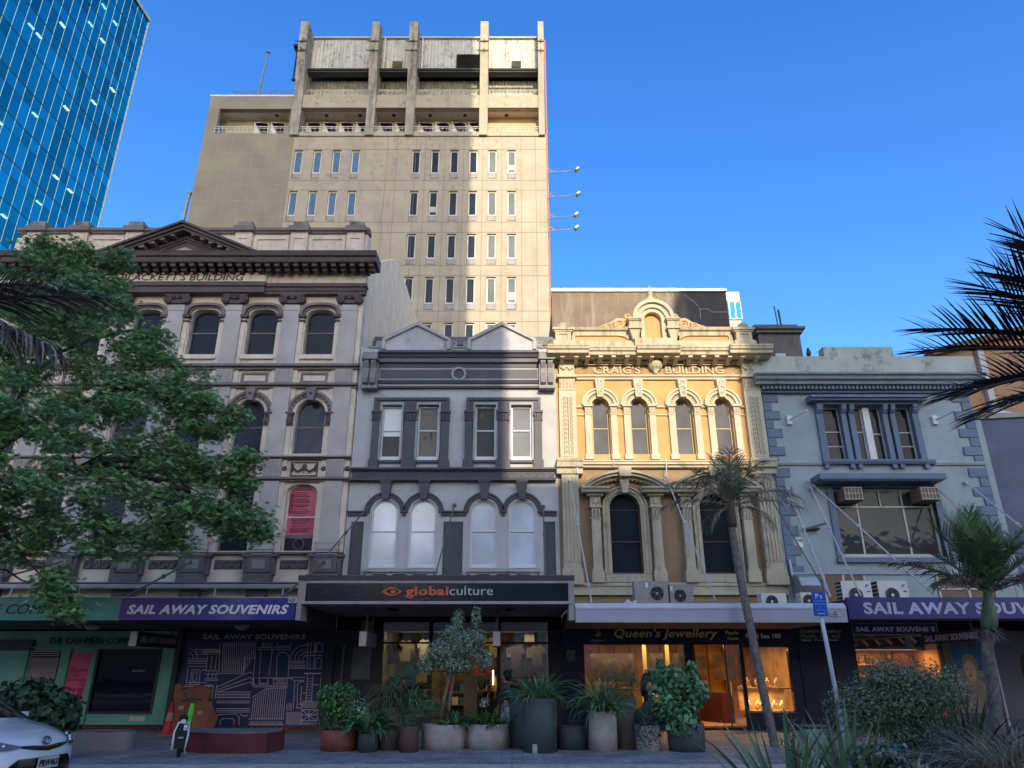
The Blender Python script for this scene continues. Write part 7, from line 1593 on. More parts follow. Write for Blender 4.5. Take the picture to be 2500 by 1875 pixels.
# olive tree
ot = thing('olive_tree', 'grey green olive tree with two leaning stems in the concrete planter', 'tree', (-1.53, 17.82, 0.45))
e_ = MB(); e_.tube([(-1.62, 17.8, .45), (-1.56, 17.8, .9), (-1.46, 17.85, 1.35), (-1.42, 17.85, 1.65), (-1.5, 17.85, 2.2), (-1.3, 17.9, 2.8)], [.045, .04, .038, .03, .02, .008], 8); e_.tube([(-1.45, 17.85, .45), (-1.42, 17.85, .9), (-1.36, 17.87, 1.35), (-1.3, 17.9, 1.7), (-1.0, 17.9, 2.2), (-.8, 17.9, 2.8)], [.035, .035, .032, .026, .018, .006], 8)
e_.tube([(-1.44, 17.85, 1.6), (-1.8, 17.9, 1.9), (-2.0, 17.8, 2.1)], [.02, .012, .006], 6); e_.tube([(-1.3, 17.9, 1.7), (-.9, 17.8, 1.8), (-.6, 17.8, 1.9)], [.02, .012, .006], 6)
obj('trunk', e_, M_bark, ot)
e_ = MB()
for c_, k_ in (((-1.6, 17.85, 2.0, .42, .4, .34), 2400), ((-1.1, 17.9, 2.15, .42, .4, .38), 2400), ((-1.95, 17.8, 1.75, .28, .3, .24), 700), ((-.65, 17.85, 1.85, .28, .28, .26), 650), ((-1.28, 17.9, 2.65, .17, .2, .34), 500), ((-.85, 17.9, 2.75, .13, .18, .3), 380), ((-1.35, 17.85, 1.75, .5, .4, .22), 1500), ((-.8, 17.9, 2.3, .22, .3, .25), 900), ((-1.4, 17.9, 2.35, .3, .3, .3), 1000)):
    leaves(e_, *c_, int(k_*1.3), 0.078, rr, 0.38, shell=.35, drop=.2)
obj('crown', e_, M_lf5, ot)
plant('strap_leaf_lily', clump(-1.27, 17.7, 0.45, 55, (.3, .6), .07, 1, (1.0, 2.2), M_lf2, seed=9, r0=.12, lift=(.3, 1.3)), M_lf2, 'dark lily at the foot of the olive tree, in the same planter')
plant('strap_leaf_lily', clump(-0.55, 17.85, 0.45, 90, (.35, .65), .07, 1, (1.0, 2.2), M_lf1, seed=10, r0=.3, lift=(.3, 1.3)), M_lf1, 'dark lilies filling the concrete planter beside the olive')
e_ = MB(); leaves(e_, -0.62, 17.7, 0.95, .12, .1, .14, 70, 0.03, rr, 1.0); plant('white_flower_spray', e_, M_fl, 'small white flower spike above the dark lilies', 'flowers')
plant('flax_tuft', clump(0.55, 17.3, 1.0, 330, (.4, .85), .022, 1, (0.9, 2.2), M_lf2, seed=12, r0=.3, lift=(.3, 1.5)), M_lf2, 'bushy narrow leaf tuft in the largest dark green planter')
e_ = MB(); leaves(e_, .6, 17.2, 1.12, .36, .3, .12, 260, .08, rr, .5); plant('ground_cover', e_, M_lf1, 'low glossy leaves at the rim of the largest dark green planter', 'plant')
e_ = MB()
for i in range(240): a = rr.uniform(0, 6.28); q = .31*math.sqrt(rr.random()); x, y = 1.34+q*math.cos(a), 17.8+q*math.sin(a); s_ = rr.uniform(.01, .025); e_.box(x-s_, x+s_, y-s_, y+s_, .405, .42+s_)
gv = obj('gravel', e_, mat('grey_gravel', (0.14, 0.14, 0.15))); gv['label'] = 'grey gravel in the low dark planter'; gv['category'] = 'gravel'; gv['kind'] = 'stuff'
plant('flax', clump(1.98, 17.35, 0.74, 240, (.6, 1.15), .034, 1, (0.9, 3.0), M_lf2, seed=13, r0=.16, lift=(.25, 1.5), seg=8), M_lf2, 'arching long leaf flax in the concrete cylinder planter')
e_ = MB()
for c_ in ((2.3, 17.85, 1.45, .42, .35, .3), (2.75, 17.9, 1.4, .38, .35, .28), (2.5, 17.8, 1.1, .4, .3, .25)): leaves(e_, *c_, 1900, 0.03, rr, 0.4, shell=.2)
e_.tube([(2.5, 17.9, .95), (2.4, 17.9, 1.3)], .012, 5); plant('wispy_shrub', e_, M_lf3, 'wispy fine leaved shrub above the taller grey brown planter', 'shrub')
e_ = MB()
for c_ in ((2.93, 17.32, .42, .33, .3, .42), (2.9, 17.3, .68, .25, .25, .2)): leaves(e_, *c_, 1700, 0.045, rr, 0.7, shell=.6)
plant('small_leaf_bush', e_, M_lf6, 'dense dark round bush of small leaves reaching the ground', 'shrub')
e_ = MB()
for c_, k_ in (((3.55, 17.35, 1.4, .50, .4, .34), 620), ((3.95, 17.35, 1.15, .45, .4, .38), 560), ((3.35, 17.3, 1.0, .38, .35, .45), 480), ((3.65, 17.1, .6, .34, .3, .38), 420), ((3.2, 17.3, 1.5, .25, .25, .2), 160), ((4.05, 17.4, 1.62, .12, .2, .22), 60), ((3.3, 17.2, 1.72, .12, .15, .12), 50)): leaves(e_, *c_, k_, 0.125, rr, 0.85, shell=.55, drop=.6)
e_.tube([(3.8, 17.4, .5), (3.7, 17.4, 1.2)], .03, 6); e_.tube([(4.0, 17.4, .5), (4.1, 17.4, 1.1)], .02, 6)
plant('broad_leaf_shrub', e_, M_lf7, 'large broad leaf shrub cascading over the wide dark planter', 'shrub')
e_ = MB()
for c_ in ((-9.6, 15.6, .95, .75, .6, .55), (-9.0, 15.6, .8, .5, .5, .5), (-10.2, 15.7, .8, .6, .5, .5)): leaves(e_, *c_, 950, 0.16, rr, 0.8, shell=.6)
leaves(e_, -9.4, 15.4, .4, .8, .4, .4, 500, .15, rr, .8)
plant('broad_leaf_bush', e_, leafmat('dim_broad_leaf', (0.015, 0.045, 0.02), (0.03, 0.075, 0.03), (0.06, 0.12, 0.04)), 'dark broad leaf bush behind the white car', 'shrub')

# ------------------------------------------------------------------ street tree at the left kerb
M_tb = mat('dark_bark', (0.035, 0.028, 0.024), var=0.3, bump=0.6, streak=.3, scol=(.07, .06, .05), sx=10)
M_tl2 = leafmat('maple_leaf', (0.10, 0.19, 0.07), (0.18, 0.32, 0.12), (0.32, 0.50, 0.20), trans=0.3, rough=0.5)
st = thing('street_tree', 'large spreading green street tree hiding the left half of the stucco building', 'tree', (-12.6, 16.6, 0))
# crown clumps: x, y, z, radius (metres)
CL = []
for x, z, r_, y in ((-12.8, 12.3, .36, 17), (-11.85, 12.2, .40, 17), (-12.4, 11.5, .7, 17), (-11.3, 11.5, .62, 17.2), (-10.75, 12.0, .26, 17.2), (-13.4, 11.0, .6, 17), (-10.85, 10.8, .4, 17), (-11.1, 10.4, .75, 16.5), (-12.3, 10.4, .9, 17), (-11.0, 11.2, .4, 17.4), (-10.25, 10.35, .38, 17), (-9.35, 9.75, .35, 17.2), (-13.5, 9.6, 1.0, 16), (-11.7, 9.4, .95, 16.2), (-10.2, 9.2, .8, 16.6), (-9.2, 9.1, .45, 17),
                    (-12.9, 8.3, 1.0, 15.5), (-11.5, 8.2, .9, 15.8), (-10.1, 8.0, .8, 16.4), (-9.0, 8.2, .62, 16.8), (-8.25, 8.35, .45, 17.2), (-7.75, 7.85, .35, 17.2), (-8.1, 7.6, .55, 17), (-9.2, 7.2, .7, 16.4), (-7.6, 7.2, .45, 17), (-7.0, 7.55, .3, 17.2),
                    (-12.6, 7.0, 1.0, 15.2), (-11.2, 6.8, .9, 15), (-10.1, 6.6, .8, 15.4), (-8.9, 6.2, .75, 16.2), (-8.1, 6.3, .6, 16.6), (-7.2, 6.0, .6, 16.8), (-6.6, 6.35, .35, 17), (-6.6, 5.75, .35, 17.2), (-6.75, 5.1, .42, 17), (-6.2, 4.95, .3, 17.2), (-6.0, 4.75, .22, 17.3),
                    (-12.2, 5.6, .95, 14.8), (-11.0, 5.5, .8, 14.6), (-9.9, 5.3, .7, 15), (-8.9, 5.1, .65, 15.8), (-7.9, 5.1, .6, 16.4), (-7.1, 5.0, .45, 16.8), (-12.2, 4.6, .6, 15), (-11.1, 4.5, .65, 15.2), (-10.1, 4.45, .55, 15.6), (-9.2, 4.3, .5, 16), (-8.4, 4.4, .45, 16.3), (-7.7, 4.4, .3, 16.6),
                    (-9.75, 3.5, .24, 15.8), (-9.55, 3.1, .16, 15.8), (-9.3, 2.8, .12, 15.8), (-12.0, 4.1, .4, 15), (-10.5, 4.0, .28, 15.6), (-14.2, 8.3, 1.0, 15.5), (-14.0, 6.2, 1.1, 15), (-13.6, 5.0, .8, 15)):
    CL.append((x, y, z, r_))
def branch(mb, p0, p1, r0, r1, rr_, n_=6, wob=0.12):
    p0, p1 = Vector(p0), Vector(p1); L_ = (p1-p0).length; pts = []
    for i in range(n_+1):
        u = i/n_; q = p0.lerp(p1, u); q.z += math.sin(u*math.pi)*L_*0.07
        if 0 < i < n_: q += Vector((rr_.uniform(-1, 1), rr_.uniform(-1, 1), rr_.uniform(-1, 1)))*wob*L_*.3
        pts.append(q)
    mb.tube(pts, [r0 + (r1-r0)*i/n_ for i in range(n_+1)], 7)
    return pts
rt = random.Random(21); e_ = MB()
tr = [(-12.75, 16.6, 0), (-12.7, 16.6, 1.8), (-12.6, 16.5, 3.2), (-12.5, 16.5, 4.5), (-12.2, 16.5, 6.5), (-11.9, 16.6, 8.5), (-11.5, 16.8, 10.5)]
e_.tube(tr, [.24, .20, .18, .16, .12, .08, .04], 10)
hubs = []
for (a, b_, r_) in ((3, (-9.9, 16.0, 5.9), .09), (3, (-10.8, 15.3, 5.2), .07), (4, (-9.6, 16.4, 8.0), .08), (5, (-10.2, 16.9, 9.8), .06), (4, (-12.8, 15.5, 8.0), .07), (2, (-11.0, 15.4, 4.4), .05)):
    hubs += [tuple(q) for q in branch(e_, tr[a], b_, r_, r_*.5, rt)[2:]]
hubs += tr[4:]
for (x, y, z, r_) in CL:
    h_ = min(hubs, key=lambda h: (h[0]-x)**2 + (h[1]-y)**2 + (h[2]-z)**2 + (3 if h[2] > z+.6 else 0))
    branch(e_, h_, (x, y, z), .035, .010, rt)
obj('trunk', e_, M_tb, st)
e_ = MB()
def mapleaf(mb, c, s_, rr_):
    """a drooping hand of three to five narrow lobes"""
    a = rr_.uniform(0, 6.283); dn = Vector((math.cos(a)*.75, math.sin(a)*.75, -rr_.uniform(.15, .95))).normalized(); sd = dn.cross(Vector((0, 0, 1))).normalized(); up = sd.cross(dn)
    o = len(mb.v); mb.v.append(tuple(c)); k_ = 0
    for t in (-1.15, -.55, 0, .55, 1.15):
        d = dn*math.cos(t) + sd*math.sin(t); l = s_*(1 - abs(t)*.32); nrm = (sd*math.cos(t) - dn*math.sin(t))*s_*.10; m_ = c + d*l*.5 - up*0.02
        tip = c + d*l - Vector((0, 0, s_*.18))
        mb.v += [tuple(m_ + nrm), tuple(tip), tuple(m_ - nrm)]; mb.f.append((o, o+1+3*k_, o+2+3*k_, o+3+3*k_)); mb.m.append(0); k_ += 1
for (x, y, z, r_) in CL:
    nsub = max(7, int(26*r_))
    for q in range(nsub):
        v = Vector((rt.gauss(0, 1), rt.gauss(0, 1), rt.gauss(0, .8))).normalized()*r_*rt.uniform(.45, 1.1); cc = Vector((x, y, z)) + v; rs = rt.uniform(.22, .38)
        nl = int(rt.uniform(46, 62))
        for i in range(nl):
            u = Vector((rt.gauss(0, .55), rt.gauss(0, .55), rt.gauss(0, .30)))*rs; mapleaf(e_, cc + u, rt.uniform(.09, .16), rt)
obj('crown', e_, M_tl2, st)

# ------------------------------------------------------------------ palms
M_pf = leafmat('palm_leaflet', (0.03, 0.07, 0.022), (0.07, 0.14, 0.045), (0.15, 0.24, 0.08), trans=0.12, rough=.35)
M_pdry = leafmat('dry_palm_leaflet', (0.10, 0.075, 0.045), (0.18, 0.15, 0.10), (0.42, 0.37, 0.29), trans=0.1)
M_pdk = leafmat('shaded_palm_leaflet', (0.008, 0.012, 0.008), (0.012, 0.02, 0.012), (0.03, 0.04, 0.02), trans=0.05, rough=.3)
M_ptr = mat('palm_trunk', (0.13, 0.115, 0.105), var=0.4, scale=9, rough=.9, blotch=.8, bcol=(0.36, 0.34, 0.33), bump=.6)
M_csh = mat('crownshaft_green', (0.045, 0.075, 0.03), var=.2, rough=.4)
def frond(base, az, L_, lift, droop, n_, ll, lw, rr_, ldroop=0.6, vshape=0.6, raggy=0.15, roll=0.0):
    mb = MB(); x, y, z = base; el = lift; seg = 16; d = L_/seg; c, s_ = math.cos(az), math.sin(az); sp = []
    for i in range(seg+1):
        sp.append((Vector((x, y, z)), el)); x += d*math.cos(el)*c; y += d*math.cos(el)*s_; z += d*math.sin(el); el -= droop/seg*(0.4+1.2*i/seg)
    mb.tube([q[0] for q in sp], [0.022*(1-.8*i/seg)*(L_/2.2) + .004 for i in range(seg+1)], 5)
    side = Vector((-s_, c, 0))
    for i in range(n_):
        u = 0.10 + 0.90*i/n_; k_ = min(seg-1, int(u*seg)); f_ = u*seg - k_; p0 = sp[k_][0].lerp(sp[k_+1][0], f_); fw = (sp[k_+1][0]-sp[k_][0]).normalized()
        up = side.cross(fw) * -1
        if up.z < 0: up = -up
        for sd in (-1, 1):
            if rr_.random() < raggy*.4: continue
            l = ll*(0.45 + 1.0*math.sin(math.pi*min(1, u*.86+.1)))*rr_.uniform(.8, 1.1)*.8
            dr = (side*sd*(0.75 if u < .9 else .45) + fw*(0.55+.5*u) + up*vshape*rr_.uniform(.7, 1.2)).normalized()
            pts = []; q = p0.copy(); dd = dr.copy(); ns = 4
            for j in range(ns+1):
                pts.append(q.copy()); q += dd*l/ns; dd.z -= ldroop*rr_.uniform(.6, 1.3)*(1 + raggy*rr_.uniform(0, 3))/ns; dd.normalize()
            wv = (fw*0.9 + up*.3).normalized()*lw*.5; o = len(mb.v)
            for j, p_ in enumerate(pts):
                w2 = wv*(.7, 1.0, .9, .6, .08)[j]; mb.v += [tuple(p_+w2), tuple(p_-w2)]
            for j in range(ns): mb.f.append((o+2*j, o+2*j+1, o+2*j+3, o+2*j+2)); mb.m.append(0)
    return mb
def ptrunk(pts, r0, r1, par):
    mb = MB(); P = [Vector(p_) for p_ in pts]; out = []; rs = []
    tot = 46
    for i in range(tot+1):
        u = i/tot*(len(P)-1); k_ = min(len(P)-2, int(u)); q = P[k_].lerp(P[k_+1], u-k_); r_ = r0 + (r1-r0)*i/tot
        out.append(q - Vector((0, 0, .012))); rs.append(r_*1.06); out.append(q + Vector((0, 0, .012))); rs.append(r_*.90)
    mb.tube(out, rs, 14); return obj('trunk', mb, M_ptr, par, smooth=True)
rp = random.Random(8)
pt = thing('nikau_palm', 'slender leaning palm with grey ringed trunk in front of the ochre building', 'palm tree', (5.95, 18.2, 0))
ptrunk([(5.95, 18.2, 0), (5.82, 18.2, 1.2), (5.72, 18.2, 2.4), (5.62, 18.2, 3.4), (5.56, 18.2, 4.2), (5.52, 18.2, 5.0)], .105, .092, pt)
obj('crownshaft', MB().tube([(5.52, 18.2, 4.95), (5.53, 18.2, 5.2), (5.56, 18.2, 5.5), (5.60, 18.2, 5.75)], [.13, .13, .09, .05], 12), mat('brown_shaft', (0.06, 0.05, 0.03)), pt, smooth=True)
hb = (5.58, 18.2, 5.5)
for az, L_, li, dr, m_, ld, rg in ((180, 1.75, .75, 1.2, M_pdry, 1.8, .5), (172, 1.7, .25, .7, M_pdry, 1.4, .5), (165, 1.7, .95, .55, M_pf, .25, .1), (0, 1.9, .55, 1.3, M_pdry, 1.6, .5), (8, 1.95, .25, .75, M_pdry, 1.4, .5), (20, 1.5, .95, 1.0, M_pdry, 1.2, .4),
                                   (75, 1.45, 1.35, .3, M_pf, .2, .1), (110, 1.55, 1.3, .4, M_pf, .5, .2), (260, 1.5, 1.25, .8, M_pdry, .9, .3), (300, 1.5, 1.0, 1.0, M_pf, .9, .3), (220, 1.5, .9, 1.1, M_pdry, 1.3, .4), (45, 1.5, 1.25, .3, M_pf, .2, .1), (330, 1.1, -.2, 1.2, M_pdry, 1.0, .4), (200, .9, -.4, 1.0, M_pdry, 1.0, .4), (265, 1.3, 1.45, .3, M_pf, .4, .1)):
    obj('frond', frond(hb, R(az), L_, li, dr, 34, .56, .022, rp, ld, .5, rg), m_, pt)
pt = thing('nikau_palm', 'palm with swollen green crownshaft and dense upright fronds, right of the blue sign', 'palm tree', (9.1, 15, 0))
ptrunk([(9.15, 15, 0), (9.16, 15, .8), (9.22, 15, 1.4), (9.24, 15, 1.9), (9.36, 15, 2.35)], .12, .105, pt)
obj('crownshaft', MB().tube([(9.34, 15, 2.3), (9.38, 15, 2.36), (9.43, 15, 2.5), (9.47, 15, 2.68), (9.50, 15, 2.85), (9.53, 15, 3.1)], [.08, .135, .15, .14, .11, .07], 14), M_csh, pt, smooth=True)
hb = (9.55, 15, 3.05)
for az, L_, li, dr, m_, ld, rg in ((178, 1.95, .50, .55, M_pdry, .9, .4), (170, 1.9, .85, .75, M_pdry, .6, .3), (185, 1.6, 1.1, .3, M_pf, .3, .1), (95, 1.7, 1.5, .15, M_pf, .2, .05), (60, 1.75, 1.4, .15, M_pf, .2, .05), (130, 1.75, 1.35, .2, M_pf, .2, .05), (0, 1.5, .7, .4, M_pdry, .7, .3), (10, 1.6, 1.0, .4, M_pf, .5, .3), (-8, 1.4, .35, .5, M_pdry, .8, .4),
                                   (270, 1.3, 1.3, .5, M_pf, .5, .2), (235, 1.3, 1.0, .7, M_pf, .7, .3), (305, 1.3, 1.0, .6, M_pf, .7, .3), (200, 1.3, .4, 1.0, M_pdry, 1.0, .4), (330, 1.2, .5, .9, M_pdry, 1.0, .4), (80, 1.6, 1.2, .3, M_pf, .3, .1)):
    obj('frond', frond(hb, R(az), L_, li, dr, 58, .56, .030, rp, ld, .5, rg), m_, pt)
e_ = clump(9.36, 15, 2.32, 150, (.2, .42), .012, 1, (.5, 2.5), None, seed=14, r0=.06, lift=(-.6, .6)); obj('dry_skirt', e_, M_pdry, pt)
# palms whose fronds reach in from both sides
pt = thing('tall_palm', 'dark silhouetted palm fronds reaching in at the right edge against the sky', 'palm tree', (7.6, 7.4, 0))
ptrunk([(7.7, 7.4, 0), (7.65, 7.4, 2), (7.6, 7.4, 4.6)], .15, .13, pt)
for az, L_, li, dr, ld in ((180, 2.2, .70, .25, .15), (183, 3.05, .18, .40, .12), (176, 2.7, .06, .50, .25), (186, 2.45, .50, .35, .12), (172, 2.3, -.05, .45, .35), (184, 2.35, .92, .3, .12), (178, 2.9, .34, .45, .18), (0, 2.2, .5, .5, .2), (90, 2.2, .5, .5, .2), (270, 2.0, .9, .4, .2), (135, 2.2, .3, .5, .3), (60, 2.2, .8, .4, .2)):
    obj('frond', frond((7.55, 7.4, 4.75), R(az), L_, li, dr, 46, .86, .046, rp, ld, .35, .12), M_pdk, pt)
pt = thing('tall_palm', 'ragged brown palm fronds hanging in at the left edge before the tree', 'palm tree', (-7.9, 7.4, 0))
ptrunk([(-8.0, 7.4, 0), (-7.95, 7.4, 3), (-7.8, 7.4, 5.2)], .15, .13, pt)
M_pbr = leafmat('brown_palm_leaflet', (0.035, 0.02, 0.015), (0.08, 0.052, 0.04), (0.35, 0.29, 0.22), trans=0.05)
for az, L_, li, dr, ld in ((2, 3.0, .28, .45, .6), (-3, 2.95, .10, .75, 1.9), (4, 2.7, .50, .9, .5), (-8, 2.8, .05, 1.6, 1.9), (180, 2.4, .4, .5, .5), (90, 2.2, .6, .6, .6), (270, 2.0, .9, .5, .5)):
    obj('frond', frond((-7.8, 7.4, 5.3), R(az), L_, li, dr, 64, .80, .028, rp, ld, .3, .45), M_pbr, pt)

# ------------------------------------------------------------------ planting in the near right corner
bd = thing('planting_bed', 'raised concrete bed edge under the shrubs, lower right corner', 'planter', (6, 9, -.1))
obj('wall', MB().box(4.3, 12, 7.2, 9.9, -0.12, 0.42), M_conc, bd); obj('soil', MB().box(4.4, 11.9, 7.3, 9.8, 0.42, 0.45), M_soil, bd)
obj('edge', MB().box(2.0, 4.5, 7.6, 10.0, -0.12, 0.06), M_kerb, bd)
t = thing('planter', 'round concrete planter under the large wispy bush at bottom right', 'planter', (4.75, 10.4, -.12)); obj('pot', MB().lathe(0, 0, [(.33, 0), (.42, .8), (.42, .82), (.37, .82), (.36, .7), (.001, .7)], 32), M_conc, t, True, smooth=True)
e_ = MB()
for c_, k_ in (((5.0, 10.3, 1.25, .62, .5, .45), 9000), ((5.5, 10.3, 1.35, .5, .5, .42), 7000), ((4.6, 10.3, 1.2, .5, .4, .36), 5000), ((5.2, 10.3, .85, .75, .5, .3), 5500), ((4.9, 10.2, 1.55, .4, .4, .25), 3000)): leaves(e_, *c_, k_, 0.048, rr, 0.42, shell=.35)
plant('wispy_bush', e_, leafmat('grey_green_wisp', (0.06, 0.09, 0.04), (0.14, 0.18, 0.085), (0.30, 0.34, 0.20), trans=.1), 'large wispy grey green bush hiding the lower souvenir window', 'shrub')
plant('flax', clump(5.4, 9.6, .45, 46, (.7, 1.25), .05, 1, (.1, .9), None, seed=15, r0=.16, lift=(.8, 1.5)), leafmat('flax_blade', (0.02, 0.045, 0.025), (0.04, 0.08, 0.04), (0.10, 0.15, 0.08)), 'stiff flax clump in front of the portrait poster')
plant('tussock', clump(4.88, 7.9, .42, 1500, (.6, 1.0), .009, 1, (1.3, 3.0), None, seed=16, r0=.26, lift=(.6, 1.5)), leafmat('straw_blade', (0.14, 0.11, 0.055), (0.26, 0.20, 0.11), (0.45, 0.37, 0.24)), 'straw coloured tussock grass at the lower right edge', 'grass')
plant('tussock', clump(5.5, 8.7, .42, 900, (.6, 1.0), .009, 1, (1.3, 3.0), None, seed=26, r0=.3, lift=(.6, 1.5)), leafmat('straw_blade', None, None), 'greener tussock grass behind the straw coloured one at the frame edge', 'grass')
e_ = MB()
for c_ in ((4.75, 8.8, .72, .32, .3, .34), (4.95, 8.9, .5, .32, .3, .28)): leaves(e_, *c_, 1100, 0.05, rr, 0.75, shell=.5)
plant('small_leaf_bush', e_, M_lf6, 'dark small leaf bush beside the tussock at bottom right', 'shrub')
e_ = MB(); 
for c_ in ((4.05, 8.8, .72, .42, .3, .22), (3.7, 8.7, .6, .3, .3, .2)): leaves(e_, *c_, 420, 0.085, rr, 0.5, shell=.4)
plant('ground_shrub', e_, leafmat('shiny_leaf', (0.03, 0.07, 0.03), (0.07, 0.13, 0.06), (0.35, 0.40, 0.38), rough=.3), 'shiny leaf shrub at the foot of the parking sign', 'shrub')
M_flx = leafmat('near_flax', (0.06, 0.12, 0.045), (0.14, 0.23, 0.08), (0.40, 0.46, 0.28), rough=.35)
for x, y, n_, sd, lb in ((2.95, 8.7, 38, 17, 'green flax blades rising at the bottom, left one of two'), (3.62, 8.7, 38, 18, 'green flax blades in front of the parking sign pole')):
    plant('flax', clump(x, y, .06, n_, (.9, 1.45), .075, 1, (.1, 1.1), None, seed=sd, r0=.16, lift=(.75, 1.5)), M_flx, lb)
M_stk = mat('flower_stalk', (0.07, 0.045, 0.03)); M_pod = leafmat('seed_pod', (0.12, 0.09, 0.04), (0.22, 0.17, 0.08), (0.35, 0.28, 0.14))
for x, y, ht, sd, lb in ((3.12, 8.8, 1.25, 1, 'dry branching flax flower stalk, left of the leaning palm trunk'), (3.55, 8.8, 1.35, 2, 'dry branching flax flower stalk beside the parking sign pole'), (5.55, 9.6, 1.75, 3, 'thin flax flower stalk in front of the portrait poster')):
    r3 = random.Random(sd); t = thing('flower_stalk', lb, 'flower stalk', (x, y, .06), 'dry flax stalks'); e = MB(); f_ = MB(); P = [(x, y, .06), (x-.03, y, ht*.5), (x-.1, y, ht)]; e.tube(P, [.012, .009, .004], 5)
    for i in range(9):
        u = .35 + .65*i/9; q = Vector(P[0]).lerp(Vector(P[2]), u); a = r3.uniform(0, 6.28); l = .25*(1.15-u); e2 = q + Vector((math.cos(a)*l, math.sin(a)*l*.6, l*.35)); e.tube([q, q.lerp(e2, .5) + Vector((0, 0, -.02)), e2], [.006, .005, .003], 4)
        for j in range(5): strap(f_, tuple(q.lerp(e2, .3+.17*j)), r3.uniform(0, 6.28), r3.uniform(.05, .10), .018, r3.uniform(.2, 1.2), -.5, r3, 3)
    obj('stalk', e, M_stk, t); obj('pods', f_, M_pod, t)
# ------------------------------------------------------------------ parking sign
t = thing('parking_sign', 'blue P5 loading zone sign on a slightly leaning white pole', 'street sign', (5.9, 14, -.1))
obj('pole', MB().tube([(5.83, 14, -.1), (5.745, 14, 2.0), (5.715, 14, 2.56)], 0.038, 12), mat('sign_pole', (0.50, 0.52, 0.60), rough=.5, blotch=.3, bcol=(.3, .3, .33), scale=5), t, smooth=True)
M_sb = mat('sign_blue', (0.01, 0.055, 0.42), rough=.35, var=.05); M_st = mat('sign_pale', (0.55, 0.62, 0.75)); M_st2 = mat('sign_pale_blue', (0.08, 0.35, 0.75))
e_ = MB(); e_.ext([(5.572, 2.55), (5.825, 2.545), (5.832, 2.975), (5.578, 2.985)], 13.94, 13.955); obj('plate', e_, M_sb, t)
text("P", 5.64, 5.70, 2.86, 2.945, 13.94, M_st, t, depth=.006, bold=.01); text("5", 5.72, 5.765, 2.86, 2.92, 13.94, M_st, t, depth=.006, bold=.01)
for s_, a, b_, z in (("Loading Zone", 5.60, 5.80, 2.80), ("Goods Vehicles", 5.595, 5.81, 2.745), ("Only", 5.67, 5.73, 2.69), ("At All Times", 5.61, 5.80, 2.635)): text(s_, a, b_, z, z+.035, 13.94, M_st2, t, depth=.004, bold=.01)
e_ = MB(); e_.box(5.66, 5.77, 13.933, 13.938, 2.587, 2.595); e_.ext([(5.64, 2.591), (5.665, 2.579), (5.665, 2.603)], 13.933, 13.938); obj('arrow', e_, M_st, t)
t = thing('service_cabinet', 'grey metal cabinet on the pavement behind the parking sign pole', 'cabinet', (6.9, 16.5, 0)); e_ = MB(); e_._a([(6.0, 16.2, 0), (6.42, 16.2, 0), (6.42, 16.6, 0), (6.0, 16.6, 0), (5.97, 16.25, .5), (6.4, 16.25, .5), (6.4, 16.6, .54), (5.97, 16.6, .54)], [(0, 1, 5, 4), (1, 2, 6, 5), (2, 3, 7, 6), (3, 0, 4, 7), (4, 5, 6, 7)]); obj('casing', e_, mat('mid_grey_casing', (.2, .2, .21)), t); obj('lid', MB().box(5.95, 6.43, 16.22, 16.62, .54, .565), M_pole, t)

# ------------------------------------------------------------------ seats, boxes, cone at the left
def stadium(cx, cy, hx, hy, n_=10):
    o = []
    for i in range(n_+1): a = -math.pi/2 + math.pi*i/n_; o.append((cx+hx-hy+hy*math.cos(a), cy+hy*math.sin(a)))
    for i in range(n_+1): a = math.pi/2 + math.pi*i/n_; o.append((cx-hx+hy+hy*math.cos(a), cy+hy*math.sin(a)))
    return o
def prism(out, z0, z1, m, name, par=None, inset=0):
    n_ = len(out); mb = MB(); mb._a([(x, y, z0) for x, y in out] + [(x, y, z1) for x, y in out], [(i, (i+1) % n_, n_+(i+1) % n_, n_+i) for i in range(n_)] + [tuple(range(n_, 2*n_)), tuple(reversed(range(n_)))]); return obj(name, mb, m, par)
t = thing('bench_block', 'pale pinkish concrete bench block with rounded ends on the left pavement', 'bench', (-8.9, 17.6, 0)); prism(stadium(-8.95, 17.55, .66, .32), 0, .36, mat('pinkish_concrete', (0.26, 0.21, 0.20), var=.15), 'base', t); prism(stadium(-8.95, 17.55, .60, .27), .361, .39, M_darkbase, 'seat', t)
t = thing('bench_block', 'dark red bench block with grey seat beside the green electric bike', 'bench', (-6.0, 17.1, 0)); o_ = [(-7.02, 17.5), (-7.0, 17.15), (-6.4, 16.85), (-5.6, 16.72), (-5.15, 16.85), (-4.98, 17.4), (-5.05, 17.8), (-6.9, 17.9)]
prism(o_, 0, .38, mat('dark_red_concrete', (0.10, 0.018, 0.022), var=.3), 'base', t); prism([(x*.96-6.0*.04, y*.94+17.3*.06) for x, y in o_], .381, .41, mat('grey_seat_top', (0.14, 0.14, 0.15)), 'seat', t)
t = thing('traffic_cone', 'red traffic cone with pale band beside the cardboard pile', 'traffic cone', (-9.25, 21.5, 0)); e_ = MB(); e_.box(-.2, .2, -.2, .2, 0, .04); e_.lathe(0, 0, [(.15, .04), (.035, .8)], 20); obj('body', e_, mat('cone_red', (0.42, 0.03, 0.02)), t, True); obj('band', MB().lathe(0, 0, [(.112, .34), (.083, .54)], 20), mat('cone_band', (0.3, 0.2, 0.2)), t, True)
M_cb = mat('cardboard', (0.22, 0.085, 0.045), var=.2, rough=.9); M_cb2 = mat('cardboard_dark', (0.16, 0.06, 0.035), var=.2, rough=.9); M_tape = mat('box_label', (0.35, 0.22, 0.18))
